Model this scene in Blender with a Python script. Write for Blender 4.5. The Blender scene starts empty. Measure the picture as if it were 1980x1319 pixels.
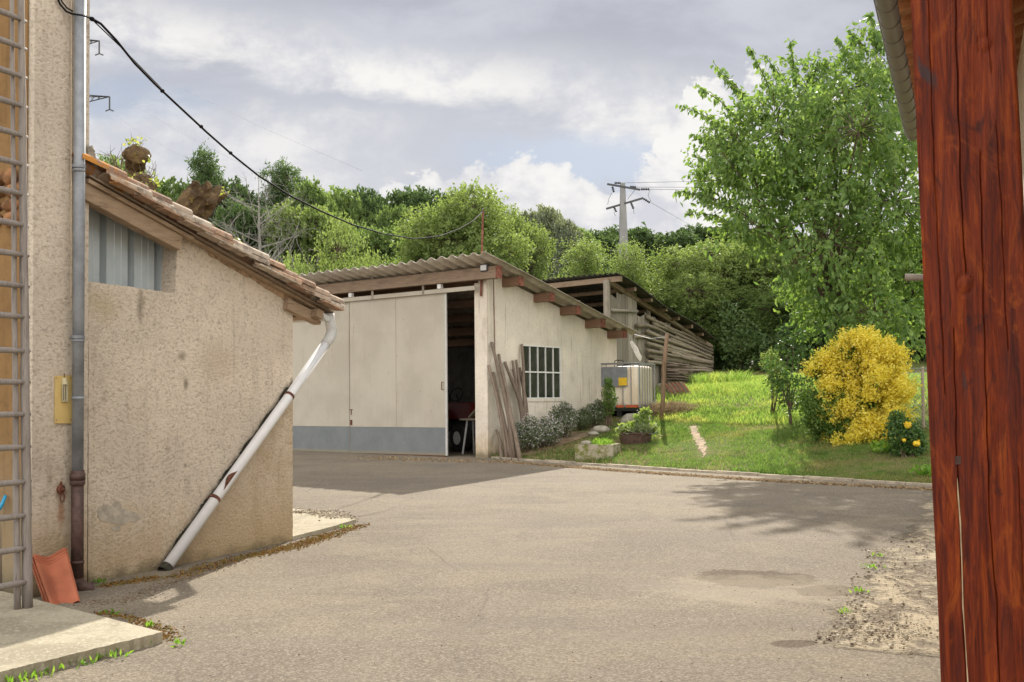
import bpy, bmesh, math, random
import numpy as np
from mathutils import Vector, Matrix

# ------------------------------------------------------------------ camera, world, sun
sc = bpy.context.scene
F = 2060.0
PITCH = math.radians(2.1)
ROLL = 0.0095
CY = 775 - F * math.tan(PITCH)      # the picture is a crop: its optical centre lies a little below the middle
CAM = np.array([0.0, 0.0, 1.5])
r0 = np.array([1.0, 0, 0]); u0 = np.array([0, -math.sin(PITCH), math.cos(PITCH)]); fw = np.array([0, math.cos(PITCH), math.sin(PITCH)])
RT = math.cos(ROLL) * r0 - math.sin(ROLL) * u0
UP = math.cos(ROLL) * u0 + math.sin(ROLL) * r0
cam_d = bpy.data.cameras.new("camera"); cam = bpy.data.objects.new("camera", cam_d)
sc.collection.objects.link(cam); sc.camera = cam
cam_d.sensor_width = 36; cam_d.lens = F / 1980 * 36; cam_d.shift_y = (CY - 659.5) / 1980; cam_d.clip_start = 0.05; cam_d.clip_end = 2000
cam.matrix_world = Matrix(((RT[0], UP[0], -fw[0], CAM[0]), (RT[1], UP[1], -fw[1], CAM[1]), (RT[2], UP[2], -fw[2], CAM[2]), (0, 0, 0, 1)))

SUN_EL = math.radians(33); SUN_AZ = math.atan2(0.16, 0.987)      # azimuth from +Y towards +X
S = np.array([math.sin(SUN_AZ) * math.cos(SUN_EL), math.cos(SUN_AZ) * math.cos(SUN_EL), math.sin(SUN_EL)])
sun_d = bpy.data.lights.new("sun", 'SUN'); sun_d.energy = 4.9; sun_d.angle = math.radians(0.6); sun_d.color = (1.0, 0.93, 0.82)
sun = bpy.data.objects.new("sun", sun_d); sc.collection.objects.link(sun)
sun.rotation_euler = Vector(S.tolist()).to_track_quat('Z', 'Y').to_euler()
sun.location = (5, 40, 30)
sc.view_settings.view_transform = 'Standard'; sc.view_settings.look = 'None'; sc.view_settings.gamma = 1.0
sc.view_settings.exposure = 0.70


class NT:
    """small node-tree helper"""
    def __init__(s, tree):
        s.t = tree; s.n = tree.nodes; s.l = tree.links
    def new(s, typ, **kw):
        nd = s.n.new(typ)
        for k, v in kw.items(): setattr(nd, k, v)
        return nd
    def put(s, sock, v):
        if v is None: return
        if hasattr(v, 'is_output') or isinstance(v, bpy.types.NodeSocket): s.l.new(v, sock)
        else:
            if isinstance(v, (tuple, list)) and len(v) == 3 and sock.type == 'RGBA': v = (*v, 1)
            sock.default_value = v
    def pos(s): return s.new('ShaderNodeNewGeometry').outputs['Position']
    def obj(s): return s.new('ShaderNodeTexCoord').outputs['Object']
    def rnd(s): return s.new('ShaderNodeNewGeometry').outputs['Random Per Island']
    def orand(s): return s.new('ShaderNodeObjectInfo').outputs['Random']
    def map(s, v, scale=(1, 1, 1), loc=(0, 0, 0), rot=(0, 0, 0)):
        m = s.new('ShaderNodeMapping'); s.put(m.inputs[0], v)
        m.inputs['Scale'].default_value = scale; m.inputs['Location'].default_value = loc; m.inputs['Rotation'].default_value = rot
        return m.outputs[0]
    def noise(s, v, scale=5, detail=4, rough=.55, dist=0, col=False):
        m = s.new('ShaderNodeTexNoise'); s.put(m.inputs['Vector'], v)
        m.inputs['Scale'].default_value = scale; m.inputs['Detail'].default_value = detail
        m.inputs['Roughness'].default_value = rough; m.inputs['Distortion'].default_value = dist
        return m.outputs[1 if col else 0]
    def voro(s, v, scale=5, feature='F1', out=0, rand=1):
        m = s.new('ShaderNodeTexVoronoi'); m.feature = feature; s.put(m.inputs['Vector'], v)
        m.inputs['Scale'].default_value = scale; m.inputs['Randomness'].default_value = rand
        return m.outputs[out]
    def ramp(s, f, stops, interp='LINEAR'):
        m = s.new('ShaderNodeValToRGB'); s.put(m.inputs[0], f); cr = m.color_ramp; cr.interpolation = interp
        while len(cr.elements) < len(stops): cr.elements.new(0.5)
        for e, (p, c) in zip(cr.elements, stops):
            e.position = p
            if not isinstance(c, (tuple, list)): c = (c, c, c)
            e.color = (*c, 1)
        return m.outputs[0]
    def mix(s, f, a, b, mode='MIX'):
        m = s.new('ShaderNodeMix'); m.data_type = 'RGBA'; m.blend_type = mode; m.clamp_factor = True
        s.put(m.inputs[0], f); s.put(m.inputs[6], a); s.put(m.inputs[7], b)
        return m.outputs[2]
    def m(s, op, a, b=None, c=None):
        m = s.new('ShaderNodeMath'); m.operation = op; s.put(m.inputs[0], a)
        if b is not None: s.put(m.inputs[1], b)
        if c is not None: s.put(m.inputs[2], c)
        return m.outputs[0]
    def ss(s, v, lo, hi, a=0, b=1):
        m = s.new('ShaderNodeMapRange'); m.interpolation_type = 'SMOOTHSTEP'; s.put(m.inputs[0], v)
        m.inputs[1].default_value = lo; m.inputs[2].default_value = hi; m.inputs[3].default_value = a; m.inputs[4].default_value = b
        return m.outputs[0]
    def sep(s, v):
        m = s.new('ShaderNodeSeparateXYZ'); s.put(m.inputs[0], v); return m.outputs
    def comb(s, x, y, z):
        m = s.new('ShaderNodeCombineXYZ'); s.put(m.inputs[0], x); s.put(m.inputs[1], y); s.put(m.inputs[2], z); return m.outputs[0]
    def bump(s, h, strength=.5, dist=.01, normal=None):
        m = s.new('ShaderNodeBump'); s.put(m.inputs['Height'], h); m.inputs['Strength'].default_value = strength
        m.inputs['Distance'].default_value = dist
        if normal is not None: s.put(m.inputs['Normal'], normal)
        return m.outputs[0]


# ---- world: Nishita sky seen through a thin, broken layer of cloud
world = bpy.data.worlds.new("World"); sc.world = world; world.use_nodes = True
w = NT(world.node_tree); world.node_tree.nodes.clear()
sky = w.new('ShaderNodeTexSky'); sky.sky_type = 'NISHITA'; sky.sun_disc = False
sky.sun_elevation = SUN_EL; sky.sun_rotation = SUN_AZ; sky.air_density = 1.0; sky.dust_density = 2.0
d = w.new('ShaderNodeTexCoord').outputs['Generated']
X, Y, Z = w.sep(d)
yc = w.m('MAXIMUM', Y, 0.12)
U = w.m('DIVIDE', X, yc); V = w.m('DIVIDE', Z, yc)
uv = w.comb(U, V, 0.0)
front = w.ss(Y, 0.15, 0.5)
n_big = w.noise(w.map(d, (3, 3, 9)), 1.6, 6, .55, .3)
n_uv = w.noise(w.map(uv, (1, 2.0, 1), (3.1, 0.7, 0)), 7, 8, .6, .25)
n_puff = w.noise(w.map(uv, (1, 1.25, 1), (1.7, 5.2, 0)), 13, 8, .62, .15)
n_fine = w.noise(w.map(uv, (1, 2.2, 1), (8.7, 2.2, 0)), 26, 5, .6)
# diagonal bright band
vb = w.m('SUBTRACT', 0.292, w.m('MULTIPLY', U, 0.165))
vd = w.m('SUBTRACT', w.m('ADD', V, w.m('MULTIPLY', w.m('SUBTRACT', n_uv, .5), .13)), vb)
band = w.m('MULTIPLY', w.ss(vd, -0.035, -0.004), w.ss(vd, 0.004, 0.055, 1, 0))
# low left veil
lowl = w.m('MULTIPLY', w.ss(w.m('ADD', V, w.m('MULTIPLY', w.m('SUBTRACT', n_uv, .5), .18)), 0.24, 0.285, 1, 0), w.ss(U, -0.22, -0.02, 1, 0))
# cumulus near the horizon
hgt = w.ramp(w.m('MULTIPLY_ADD', U, 1.0, 0.5), [(0.0, .20), (.28, .185), (.36, .205), (.47, .232), (.53, .228), (.60, .20), (.64, .235), (.67, .30), (.75, .30), (1, .25)])
cum = w.ss(w.m('SUBTRACT', w.m('ADD', hgt, w.m('MULTIPLY', w.m('SUBTRACT', n_puff, .5), .17)), V), -0.002, 0.010)
white = w.m('MAXIMUM', w.m('MULTIPLY', band, w.ss(n_uv, .30, .6, .45, 1)), w.m('MAXIMUM', w.m('MULTIPLY', lowl, .75), cum))
# blue gap
gx = w.m('DIVIDE', w.m('SUBTRACT', U, 0.085), .15); gy = w.m('DIVIDE', w.m('SUBTRACT', w.m('ADD', V, w.m('MULTIPLY', w.m('SUBTRACT', n_puff, .5), .08)), 0.225), .035)
gap = w.ss(w.m('ADD', w.m('MULTIPLY', gx, gx), w.m('MULTIPLY', gy, gy)), 0.1, 1.3, 1, 0)
gx2 = w.m('DIVIDE', w.m('ADD', U, 0.36), .10); gy2 = w.m('DIVIDE', w.m('SUBTRACT', w.m('ADD', V, w.m('MULTIPLY', w.m('SUBTRACT', n_puff, .5), .08)), 0.285), .025)
gap2 = w.m('MULTIPLY', w.ss(w.m('ADD', w.m('MULTIPLY', gx2, gx2), w.m('MULTIPLY', gy2, gy2)), 0.1, 1.3, 1, 0), .45)
gap = w.m('MAXIMUM', gap, gap2)
grey = w.mix(w.ss(V, .24, .37), (4.15, 4.3, 4.75), (3.4, 3.5, 3.95))
grey = w.mix(w.ss(n_uv, .3, .7), grey, (4.4, 4.55, 5.0))
blue = w.mix(.85, sky.outputs[0], (1.9, 2.75, 4.0))
base = w.mix(w.m('MULTIPLY', gap, .9), grey, blue)
wcol = w.mix(w.ss(n_puff, .36, .62), (4.9, 4.95, 5.3), (6.9, 6.75, 6.5))
frontc = w.mix(w.m('MULTIPLY', white, .95), base, wcol)
# the rest of the dome: broken cloud, brightened behind the viewer to fill shaded walls
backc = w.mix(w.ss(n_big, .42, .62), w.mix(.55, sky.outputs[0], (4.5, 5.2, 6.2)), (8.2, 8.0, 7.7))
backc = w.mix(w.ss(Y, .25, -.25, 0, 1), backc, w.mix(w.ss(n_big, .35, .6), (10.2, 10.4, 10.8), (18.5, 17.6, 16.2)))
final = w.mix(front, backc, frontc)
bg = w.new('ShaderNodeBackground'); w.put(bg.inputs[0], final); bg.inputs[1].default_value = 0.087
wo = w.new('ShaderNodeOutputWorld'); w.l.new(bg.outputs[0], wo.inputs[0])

# ------------------------------------------------------------------ geometry helpers
def V3(*a): return np.array(a, float)
def nrm(v): v = np.asarray(v, float); return v / max(1e-9, np.linalg.norm(v))
def ray(px, py): return fw + RT * (px - 990) / F + UP * (CY - py) / F
def P(px, py, y):
    d = ray(px, py); return CAM + d * (y / d[1])
SL = 0.013
def G(px, py, up=0.0):
    d = ray(px, py); t = (1.5 - up) / (SL * d[1] - d[2]); return CAM + d * t
def proj(p):
    q = np.asarray(p, float) - CAM; z = q @ fw
    return 990 + F * (q @ RT) / z, CY - F * (q @ UP) / z
def onp(px, py, p0, n):
    d = ray(px, py); t = ((p0 - CAM) @ n) / (d @ n); return CAM + d * t
ZUP = V3(0, 0, 1)

K0 = G(949, 887); K1 = G(1805, 941)
kd = nrm((K1 - K0)[:2]); kn = V3(-kd[1], kd[0]);
if kn[1] < 0: kn = -kn
def vpdir(px):
    d = ray(px, 775); return nrm(V3(d[0], d[1], 0))
C0 = G(945, 886)
WD = vpdir(2490); DD = vpdir(-1700)
NW = V3(WD[1], -WD[0], 0); ND = -nrm(V3(DD[1], -DD[0], 0))
if ND[1] > 0: ND = -ND
def along(p0, d, px):
    k = (px - 990) / F          # roughly X/Y
    lo, hi = -20.0, 60.0
    s = (k * p0[1] - p0[0]) / (d[0] - k * d[1]) if abs(d[0] - k * d[1]) > 1e-6 else 0
    for _ in range(6):
        q = p0 + d * s; e = proj(q)[0] - px; q2 = p0 + d * (s + .01); g = (proj(q2)[0] - px - e) / .01
        s -= e / g
    return s
SFAR = along(C0, WD, 1195)
SHED_LEFT = 11.0

def ktd(x, y): return (x - K0[0]) * kn[0] + (y - K0[1]) * kn[1]
def terr(x, y):
    x = np.asarray(x, float); y = np.asarray(y, float)
    t = ktd(x, y)
    b = np.where(t <= 0, 0, .02 + .145 * np.clip(t, 0, 9)) + .055 * np.clip(t - 9, 0, 13) + .10 * np.clip(t - 22, 0, 8) + .2 * np.clip(t - 30, 0, 34) + .1 * np.clip(t - 64, 0, 100)
    und = .05 * np.sin(x * .7 + 1.3) * np.sin(y * .6) * np.clip(t / 3, 0, 1)
    a = (x - C0[0]) * (-ND[0]) + (y - C0[1]) * (-ND[1])     # inside the shed
    c = (x - C0[0]) * (-NW[0]) + (y - C0[1]) * (-NW[1])
    ins = (a > 0.15) & (a < SFAR * 1.02) & (c > .15) & (c < SHED_LEFT)
    z = SL * y + b + und
    return np.where(ins, SL * C0[1] - .02, z)
def H(x, y): return float(terr(x, y))
def T(px, py, y0=3.0, y1=120.0):
    d = ray(px, py); d = d / d[1]; y = y0
    while y < y1:
        p = CAM + d * y
        if p[2] < H(p[0], p[1]):
            lo, hi = y - .1, y
            for _ in range(20):
                m = (lo + hi) / 2; q = CAM + d * m
                if q[2] < H(q[0], q[1]): hi = m
                else: lo = m
            return CAM + d * hi
        y += .1
    return CAM + d * y1
def TY(px, y):           # ground point under column px at depth y
    for _ in range(3):
        p = P(px, 760, y)
    return V3(p[0], p[1], H(p[0], p[1]))

rng = random.Random(7)
COL = sc.collection
class MB:
    def __init__(s): s.v = []; s.f = []
    def add(s, vs, fs):
        o = len(s.v); s.v += [tuple(map(float, v)) for v in vs]; s.f += [tuple(i + o for i in f) for f in fs]
    def hexa(s, b, t):     # bottom 4, top 4 (same order)
        s.add(list(b) + list(t), [(3, 2, 1, 0), (4, 5, 6, 7), (0, 1, 5, 4), (1, 2, 6, 5), (2, 3, 7, 6), (3, 0, 4, 7)])
    def box(s, c, ax, ay, az, sx, sy, sz):
        c = np.asarray(c, float); ax = nrm(ax) * sx / 2; ay = nrm(ay) * sy / 2; az = nrm(az) * sz / 2
        s.hexa([c - ax - ay - az, c + ax - ay - az, c + ax + ay - az, c - ax + ay - az], [c - ax - ay + az, c + ax - ay + az, c + ax + ay + az, c - ax + ay + az])
    def beam(s, a, b, wd, ht, up=ZUP):
        a = np.asarray(a, float); b = np.asarray(b, float); d = nrm(b - a); sd = nrm(np.cross(d, up)); u = np.cross(sd, d)
        s.box((a + b) / 2, d, sd, u, np.linalg.norm(b - a), wd, ht)
    def prism(s, poly, ext):
        poly = [np.asarray(p, float) for p in poly]; n = len(poly); ext = np.asarray(ext, float)
        s.add(poly + [p + ext for p in poly], [tuple(range(n)), tuple(range(2 * n - 1, n - 1, -1))] + [(i, i + n, (i + 1) % n + n, (i + 1) % n) for i in range(n)])
    def tube(s, pts, r, seg=8, cap=True):
        pts = [np.asarray(p, float) for p in pts]; n = len(pts)
        if not hasattr(r, '__len__'): r = [r] * n
        vs = []; prev = None
        for i, p in enumerate(pts):
            d = nrm(pts[min(i + 1, n - 1)] - pts[max(i - 1, 0)])
            if prev is None:
                a = np.cross(d, V3(0, 0, 1) if abs(d[2]) < .9 else V3(1, 0, 0))
            else: a = prev - d * (prev @ d)
            a = nrm(a); prev = a; b = np.cross(d, a)
            for k in range(seg):
                t = 2 * math.pi * k / seg; vs.append(p + (a * math.cos(t) + b * math.sin(t)) * r[i])
        fs = [(i * seg + k, i * seg + (k + 1) % seg, (i + 1) * seg + (k + 1) % seg, (i + 1) * seg + k) for i in range(n - 1) for k in range(seg)]
        if cap: fs += [tuple(range(seg - 1, -1, -1)), tuple((n - 1) * seg + k for k in range(seg))]
        s.add(vs, fs)
    def grid(s, fn, nu, nv):
        vs = [fn(i / nu, j / nv) for j in range(nv + 1) for i in range(nu + 1)]; W = nu + 1
        s.add(vs, [(j * W + i, j * W + i + 1, (j + 1) * W + i + 1, (j + 1) * W + i) for j in range(nv) for i in range(nu)])
    def shell(s, fn, nu, nv, off):      # grid with thickness along off
        off = np.asarray(off, float); W = nu + 1; top = [np.asarray(fn(i / nu, j / nv)) for j in range(nv + 1) for i in range(nu + 1)]
        N = len(top); fs = [(j * W + i, j * W + i + 1, (j + 1) * W + i + 1, (j + 1) * W + i) for j in range(nv) for i in range(nu)]
        fs += [tuple(reversed([k + N for k in f])) for f in fs]
        rim = [i for i in range(W)] + [j * W + nu for j in range(1, nv + 1)] + [nv * W + i for i in range(nu - 1, -1, -1)] + [j * W for j in range(nv - 1, 0, -1)]
        fs += [(rim[k], rim[k] + N, rim[(k + 1) % len(rim)] + N, rim[(k + 1) % len(rim)]) for k in range(len(rim))]
        s.add(top + [t + off for t in top], fs)
    def ell(s, c, rx, ry, rz, seg=12, rings=8, jit=0, ax=(1, 0, 0), ay=(0, 1, 0), az=(0, 0, 1), rg=rng):
        c = np.asarray(c, float); ax, ay, az = map(nrm, (ax, ay, az)); vs = [c + az * rz]
        for j in range(1, rings):
            ph = math.pi * j / rings
            for k in range(seg):
                t = 2 * math.pi * k / seg; q = 1 + jit * (rg.random() - .5) * 2
                vs.append(c + (ax * rx * math.cos(t) * math.sin(ph) + ay * ry * math.sin(t) * math.sin(ph) + az * rz * math.cos(ph)) * q)
        vs.append(c - az * rz); L = len(vs) - 1
        fs = [(0, 1 + k, 1 + (k + 1) % seg) for k in range(seg)]
        fs += [(1 + (j - 1) * seg + k, 1 + j * seg + k, 1 + j * seg + (k + 1) % seg, 1 + (j - 1) * seg + (k + 1) % seg) for j in range(1, rings - 1) for k in range(seg)]
        fs += [(L, 1 + (rings - 2) * seg + (k + 1) % seg, 1 + (rings - 2) * seg + k) for k in range(seg)]
        s.add(vs, fs)
    def build(s, name, mat, parent=None, smooth=False, bevel=0):
        me = bpy.data.meshes.new(name); o = bpy.data.objects.new(name, me)
        off = parent.get('_w', (0, 0, 0)) if parent is not None else (0, 0, 0)
        me.from_pydata([(x - off[0], y - off[1], z - off[2]) for x, y, z in s.v], [], s.f)
        bm = bmesh.new(); bm.from_mesh(me); bmesh.ops.recalc_face_normals(bm, faces=bm.faces)
        if bevel: bmesh.ops.bevel(bm, geom=bm.edges, offset=bevel, segments=2, affect='EDGES', profile=.6)
        bm.to_mesh(me); bm.free()
        if smooth:
            for p in me.polygons: p.use_smooth = True
        if mat: me.materials.append(mat)
        COL.objects.link(o)
        if parent is not None: o.parent = parent
        return o
WPOS = {}
def _w(o): return WPOS.get(o.name, (0, 0, 0))
_ob = MB.build
def build(s, name, mat, parent=None, smooth=False, bevel=0):
    o = None; off = (0, 0, 0)
    if parent is not None: off = WPOS.get(parent.name, (0, 0, 0))
    me = bpy.data.meshes.new(name); o = bpy.data.objects.new(name, me)
    me.from_pydata([(x - off[0], y - off[1], z - off[2]) for x, y, z in s.v], [], s.f)
    bm = bmesh.new(); bm.from_mesh(me); bmesh.ops.recalc_face_normals(bm, faces=bm.faces)
    if bevel: bmesh.ops.bevel(bm, geom=bm.edges[:], offset=bevel, segments=2, affect='EDGES', profile=.6)
    bm.to_mesh(me); bm.free()
    if smooth: me.polygons.foreach_set('use_smooth', [True] * len(me.polygons))
    if mat: me.materials.append(mat)
    COL.objects.link(o)
    if parent is not None: o.parent = parent; WPOS[o.name] = off
    return o
MB.build = build
def thing(name, label, cat, loc=(0, 0, 0), group=None):
    o = bpy.data.objects.new(name, None); COL.objects.link(o); o.location = tuple(map(float, loc)); o.empty_display_size = .2
    o['label'] = label; o['category'] = cat
    if group: o['group'] = group
    WPOS[o.name] = tuple(map(float, loc)); return o
def tag(o, label, cat, group=None, kind=None):
    if label: o['label'] = label
    if cat: o['category'] = cat
    if group: o['group'] = group
    if kind: o['kind'] = kind
    return o
def struct(o, kind='structure'): o['kind'] = kind; return o
def copy_tree(o, parent=None):
    c = o.copy(); COL.objects.link(c)
    if parent is not None: c.parent = parent
    for ch in [x for x in bpy.data.objects if x.parent == o]: copy_tree(ch, c)
    return c
def numesh(name, verts, faces_flat, nper, mat, parent=None, smooth=False):
    """fast mesh: all faces have nper corners"""
    me = bpy.data.meshes.new(name); off = np.array(WPOS.get(parent.name, (0, 0, 0))) if parent is not None else 0
    verts = np.asarray(verts, np.float32) - np.asarray(off, np.float32); nf = len(faces_flat) // nper
    me.vertices.add(len(verts)); me.vertices.foreach_set('co', verts.ravel())
    me.loops.add(nf * nper); me.loops.foreach_set('vertex_index', np.asarray(faces_flat, np.int32))
    me.polygons.add(nf); me.polygons.foreach_set('loop_start', np.arange(0, nf * nper, nper, dtype=np.int32))
    me.update(calc_edges=True); me.validate()
    if mat: me.materials.append(mat)
    o = bpy.data.objects.new(name, me); COL.objects.link(o)
    if parent is not None: o.parent = parent; WPOS[o.name] = WPOS.get(parent.name, (0, 0, 0))
    return o
def leaf_arrays(Pp, D, L, W, R, fold=.25, droop=.0):
    """kite leaves: base point, direction, length, width"""
    n = len(Pp); D = D / np.maximum(1e-6, np.linalg.norm(D, axis=1, keepdims=True))
    rv = R.normal(size=(n, 3)); Sd = np.cross(D, rv); Sd /= np.maximum(1e-6, np.linalg.norm(Sd, axis=1, keepdims=True)); N = np.cross(Sd, D)
    L = np.broadcast_to(L, (n,))[:, None]; W = np.broadcast_to(W, (n,))[:, None]
    a = Pp; m = Pp + D * L * .45; t = Pp + D * L + V3(0, 0, -1) * L * droop
    l = m + Sd * W * .5 + N * W * fold; r = m - Sd * W * .5 + N * W * fold
    vs = np.stack([a, r, t, l], 1).reshape(-1, 3)
    i = np.arange(n) * 4
    fs = np.stack([i, i + 1, i + 2, i, i + 2, i + 3], 1).ravel()
    return vs, fs
def leaves(name, Pp, D, L, W, mat, parent=None, seed=1, fold=.25, droop=0):
    R = np.random.default_rng(seed); vs, fs = leaf_arrays(Pp, D, L, W, R, fold, droop)
    return numesh(name, vs, fs, 3, mat, parent)
def blades(name, base, hgt, wid, mat, seed=1, lean=.35):
    R = np.random.default_rng(seed); n = len(base); a = R.uniform(0, 2 * np.pi, n); ln = R.normal(size=(n, 2)) * lean
    sd = np.stack([np.cos(a), np.sin(a), np.zeros(n)], 1) * wid[:, None] / 2
    up1 = np.stack([ln[:, 0] * .25, ln[:, 1] * .25, np.ones(n) * .6], 1) * hgt[:, None]
    up2 = np.stack([ln[:, 0], ln[:, 1], np.ones(n) * (1 - .2 * lean)], 1) * hgt[:, None]
    vs = np.stack([base - sd, base + sd, base + up1 + sd * .7, base + up1 - sd * .7, base + up2], 1).reshape(-1, 3); i = np.arange(n) * 5
    fs = np.stack([i, i + 1, i + 2, i, i + 2, i + 3, i + 3, i + 2, i + 4], 1).ravel()
    return numesh(name, vs, fs, 3, mat)

# ------------------------------------------------------------------ materials
def mk(name, build_fn, disp=None):
    m = bpy.data.materials.new(name); m.use_nodes = True; t = NT(m.node_tree); m.node_tree.nodes.clear()
    out = t.new('ShaderNodeOutputMaterial'); t.l.new(build_fn(t), out.inputs[0]); return m
def pbsdf(t, col, rough=.8, normal=None, spec=.3, metal=0, coat=0):
    b = t.new('ShaderNodeBsdfPrincipled'); t.put(b.inputs['Base Color'], col); t.put(b.inputs['Roughness'], rough)
    b.inputs['Specular IOR Level'].default_value = spec; t.put(b.inputs['Metallic'], metal); b.inputs['Coat Weight'].default_value = coat
    if normal is not None: t.put(b.inputs['Normal'], normal)
    return b.outputs[0]
def sr(r, g, b):      # sRGB 0-255 to linear
    f = lambda c: (c / 255 / 12.92) if c / 255 <= .04045 else ((c / 255 + .055) / 1.055) ** 2.4
    return (f(r), f(g), f(b))

def plain(name, col, rough=.7, var=.25, scale=20, bump=.0, metal=0, spec=.3, bscale=None, obj=False):
    def fn(t):
        p = t.obj() if obj else t.pos(); n = t.noise(p, scale, 5, .6)
        c = t.mix(t.ss(n, .3, .7), tuple(x * (1 - var) for x in col), tuple(min(1, x * (1 + var)) for x in col))
        nn = t.bump(t.noise(p, bscale or scale * 3, 5, .6), bump, .01) if bump else None
        return pbsdf(t, c, rough, nn, spec, metal)
    return mk(name, fn)

WALL_N = None
def stucco(name, col, dirt, grain=55, strength=.9, ochre=None, z0=0, zh=.9, streak=.0, dist=.02, fleck=.55, spots=(), ex=None, line=None):
    def fn(t):
        p = t.pos(); wv = t.noise(p, grain * .35, 3, .5, 0, True)
        pw = t.new('ShaderNodeVectorMath', operation='MULTIPLY_ADD'); t.put(pw.inputs[0], wv); pw.inputs[1].default_value = (.012,) * 3; t.put(pw.inputs[2], p)
        pw = pw.outputs[0]
        n1 = t.noise(t.map(pw, (1, 1, 1.35)), grain, 8, .72, .15); v1 = t.noise(p, grain * .22, 3, .5)
        big = t.noise(p, 1.3, 5, .6); mid = t.noise(p, 6, 5, .65)
        pit_shade = t.m('MULTIPLY', t.ss(n1, .52, .36), t.ss(mid, .3, .62, .5, 1))
        c = t.mix(t.ss(big, .35, .7), tuple(x * .90 for x in col), tuple(x * 1.07 for x in col))
        c = t.mix(t.m('MULTIPLY', pit_shade, fleck), c, dirt)  # pits darkened in the colour: dirt plus relief shade the bump hardly gives
        c = t.mix(t.m('MULTIPLY', t.ss(t.noise(t.map(p, (1, 1, .5)), 2.6, 7, .7), .54, .73), .4), c, tuple(x * .95 for x in dirt))
        z = t.sep(p)[2]
        if ochre:
            f = t.ss(t.m('ADD', z, t.m('MULTIPLY', t.m('SUBTRACT', mid, .5), .9)), z0 + zh, z0 - .1, 0, .75)
            c = t.mix(f, c, ochre)
            f2 = t.ss(t.m('ADD', z, t.m('MULTIPLY', t.m('SUBTRACT', mid, .5), .25)), z0 + .14, z0 + .0, 0, .75)
            c = t.mix(f2, c, (.16, .14, .09))
        if streak:
            s = t.noise(t.map(p, (5, 5, .35)), 2.2, 6, .6)
            c = t.mix(t.m('MULTIPLY', t.ss(s, .55, .75), streak), c, tuple(x * .75 for x in dirt))
        for (c0, ra_, rz_, col_, amt) in spots:
            rel = t.new('ShaderNodeVectorMath', operation='SUBTRACT'); t.put(rel.inputs[0], p); rel.inputs[1].default_value = tuple(map(float, c0)); rx_, ry_, rz2 = t.sep(rel.outputs[0])
            e_ = t.m('DIVIDE', t.m('ADD', t.m('MULTIPLY', rx_, float(ex[0])), t.m('MULTIPLY', ry_, float(ex[1]))), ra_); g_ = t.m('DIVIDE', rz2, rz_)
            dd_ = t.m('ADD', t.m('SQRT', t.m('ADD', t.m('MULTIPLY', e_, e_), t.m('MULTIPLY', g_, g_))), t.m('MULTIPLY', t.m('SUBTRACT', t.noise(t.map(p, (1, 1, .6)), 16, 6, .7), .5), 1.5))
            c = t.mix(t.ss(dd_, 1.1, .1, 0, amt), c, col_)
        if line is not None:
            l0, nx_ = line; rel = t.new('ShaderNodeVectorMath', operation='SUBTRACT'); t.put(rel.inputs[0], p); rel.inputs[1].default_value = tuple(map(float, l0)); dp_ = t.new('ShaderNodeVectorMath', operation='DOT_PRODUCT'); t.put(dp_.inputs[0], rel.outputs[0]); dp_.inputs[1].default_value = tuple(map(float, nx_))
            q_ = t.m('ADD', dp_.outputs[1], t.m('MULTIPLY', t.m('SUBTRACT', t.noise(p, 14, 6, .75), .5), .10))
            c = t.mix(t.m('MULTIPLY', t.ss(q_, -.01, .03), t.ss(q_, .12, .05)), c, (.16, .135, .10))
            c = t.mix(t.m('MULTIPLY', t.ss(q_, .03, -.12), t.ss(mid, .3, .6, .15, .5)), c, (.50, .36, .19))
        h = t.m('ADD', t.m('MULTIPLY', n1, 1.2), t.m('MULTIPLY', v1, .6))
        return pbsdf(t, c, .93, t.bump(h, strength, dist), .12)
    return mk(name, fn)

def wood(name, c1, c2, dark, scale=3, axis=2, rough=.75, bump=.5, spec=.2, coat=0, obj=False, stretch=14, along_dir=None):
    def fn(t):
        p = t.obj() if obj else t.pos()
        if along_dir is not None: p = t.map(p, rot=(0, 0, -math.atan2(along_dir[0], along_dir[1])) if False else (0, 0, math.atan2(along_dir[0], along_dir[1])))
        s = [stretch] * 3; s[axis] = 1
        q = t.map(p, tuple(s)); n = t.noise(q, scale, 6, .65, .6); n2 = t.noise(t.map(p, tuple(3 if i != axis else 1 for i in range(3))), scale * .5, 4)
        c = t.mix(t.ss(n, .3, .7), c1, c2); c = t.mix(t.ss(n, .58, .72, 0, .8), c, dark); c = t.mix(t.ss(n2, .45, .75, 0, .35), c, dark); c = t.mix(t.m('MULTIPLY', t.orand(), .55), c, dark) if name in ('log', 'wood_grey', 'stake') else c
        return pbsdf(t, c, rough, t.bump(n, bump, .01), spec, 0, coat)
    return mk(name, fn)

def leafmat(name, c1, c2, c3, trans=.45, rough=.5, gloss=.5, obj_var=0.0, trc=None, dry=None):
    def fn(t):
        r = t.rnd(); c = t.ramp(r, [(0, c1), (.5, c2), (1, c3)])
        if dry:
            p = t.pos(); c = t.mix(t.ss(t.noise(p, .9, 6, .7), .47, .66, 0, .8), c, dry); c = t.mix(t.ss(t.noise(p, 2.3, 4, .6), .5, .7, 0, .7), c, tuple(x * .45 for x in c1))
        if obj_var: c = t.mix(t.m('MULTIPLY', t.orand(), obj_var), c, tuple(x * .55 for x in c1))
        b = pbsdf(t, c, rough, None, gloss)
        tr = t.new('ShaderNodeBsdfTranslucent'); t.put(tr.inputs[0], t.mix(1.0, c, trc or (2.2, 2.1, 1.0), 'MULTIPLY'))
        mx = t.new('ShaderNodeMixShader'); mx.inputs[0].default_value = trans; t.l.new(b, mx.inputs[1]); t.l.new(tr.outputs[0], mx.inputs[2]); return mx.outputs[0]
    return mk(name, fn)

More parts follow.
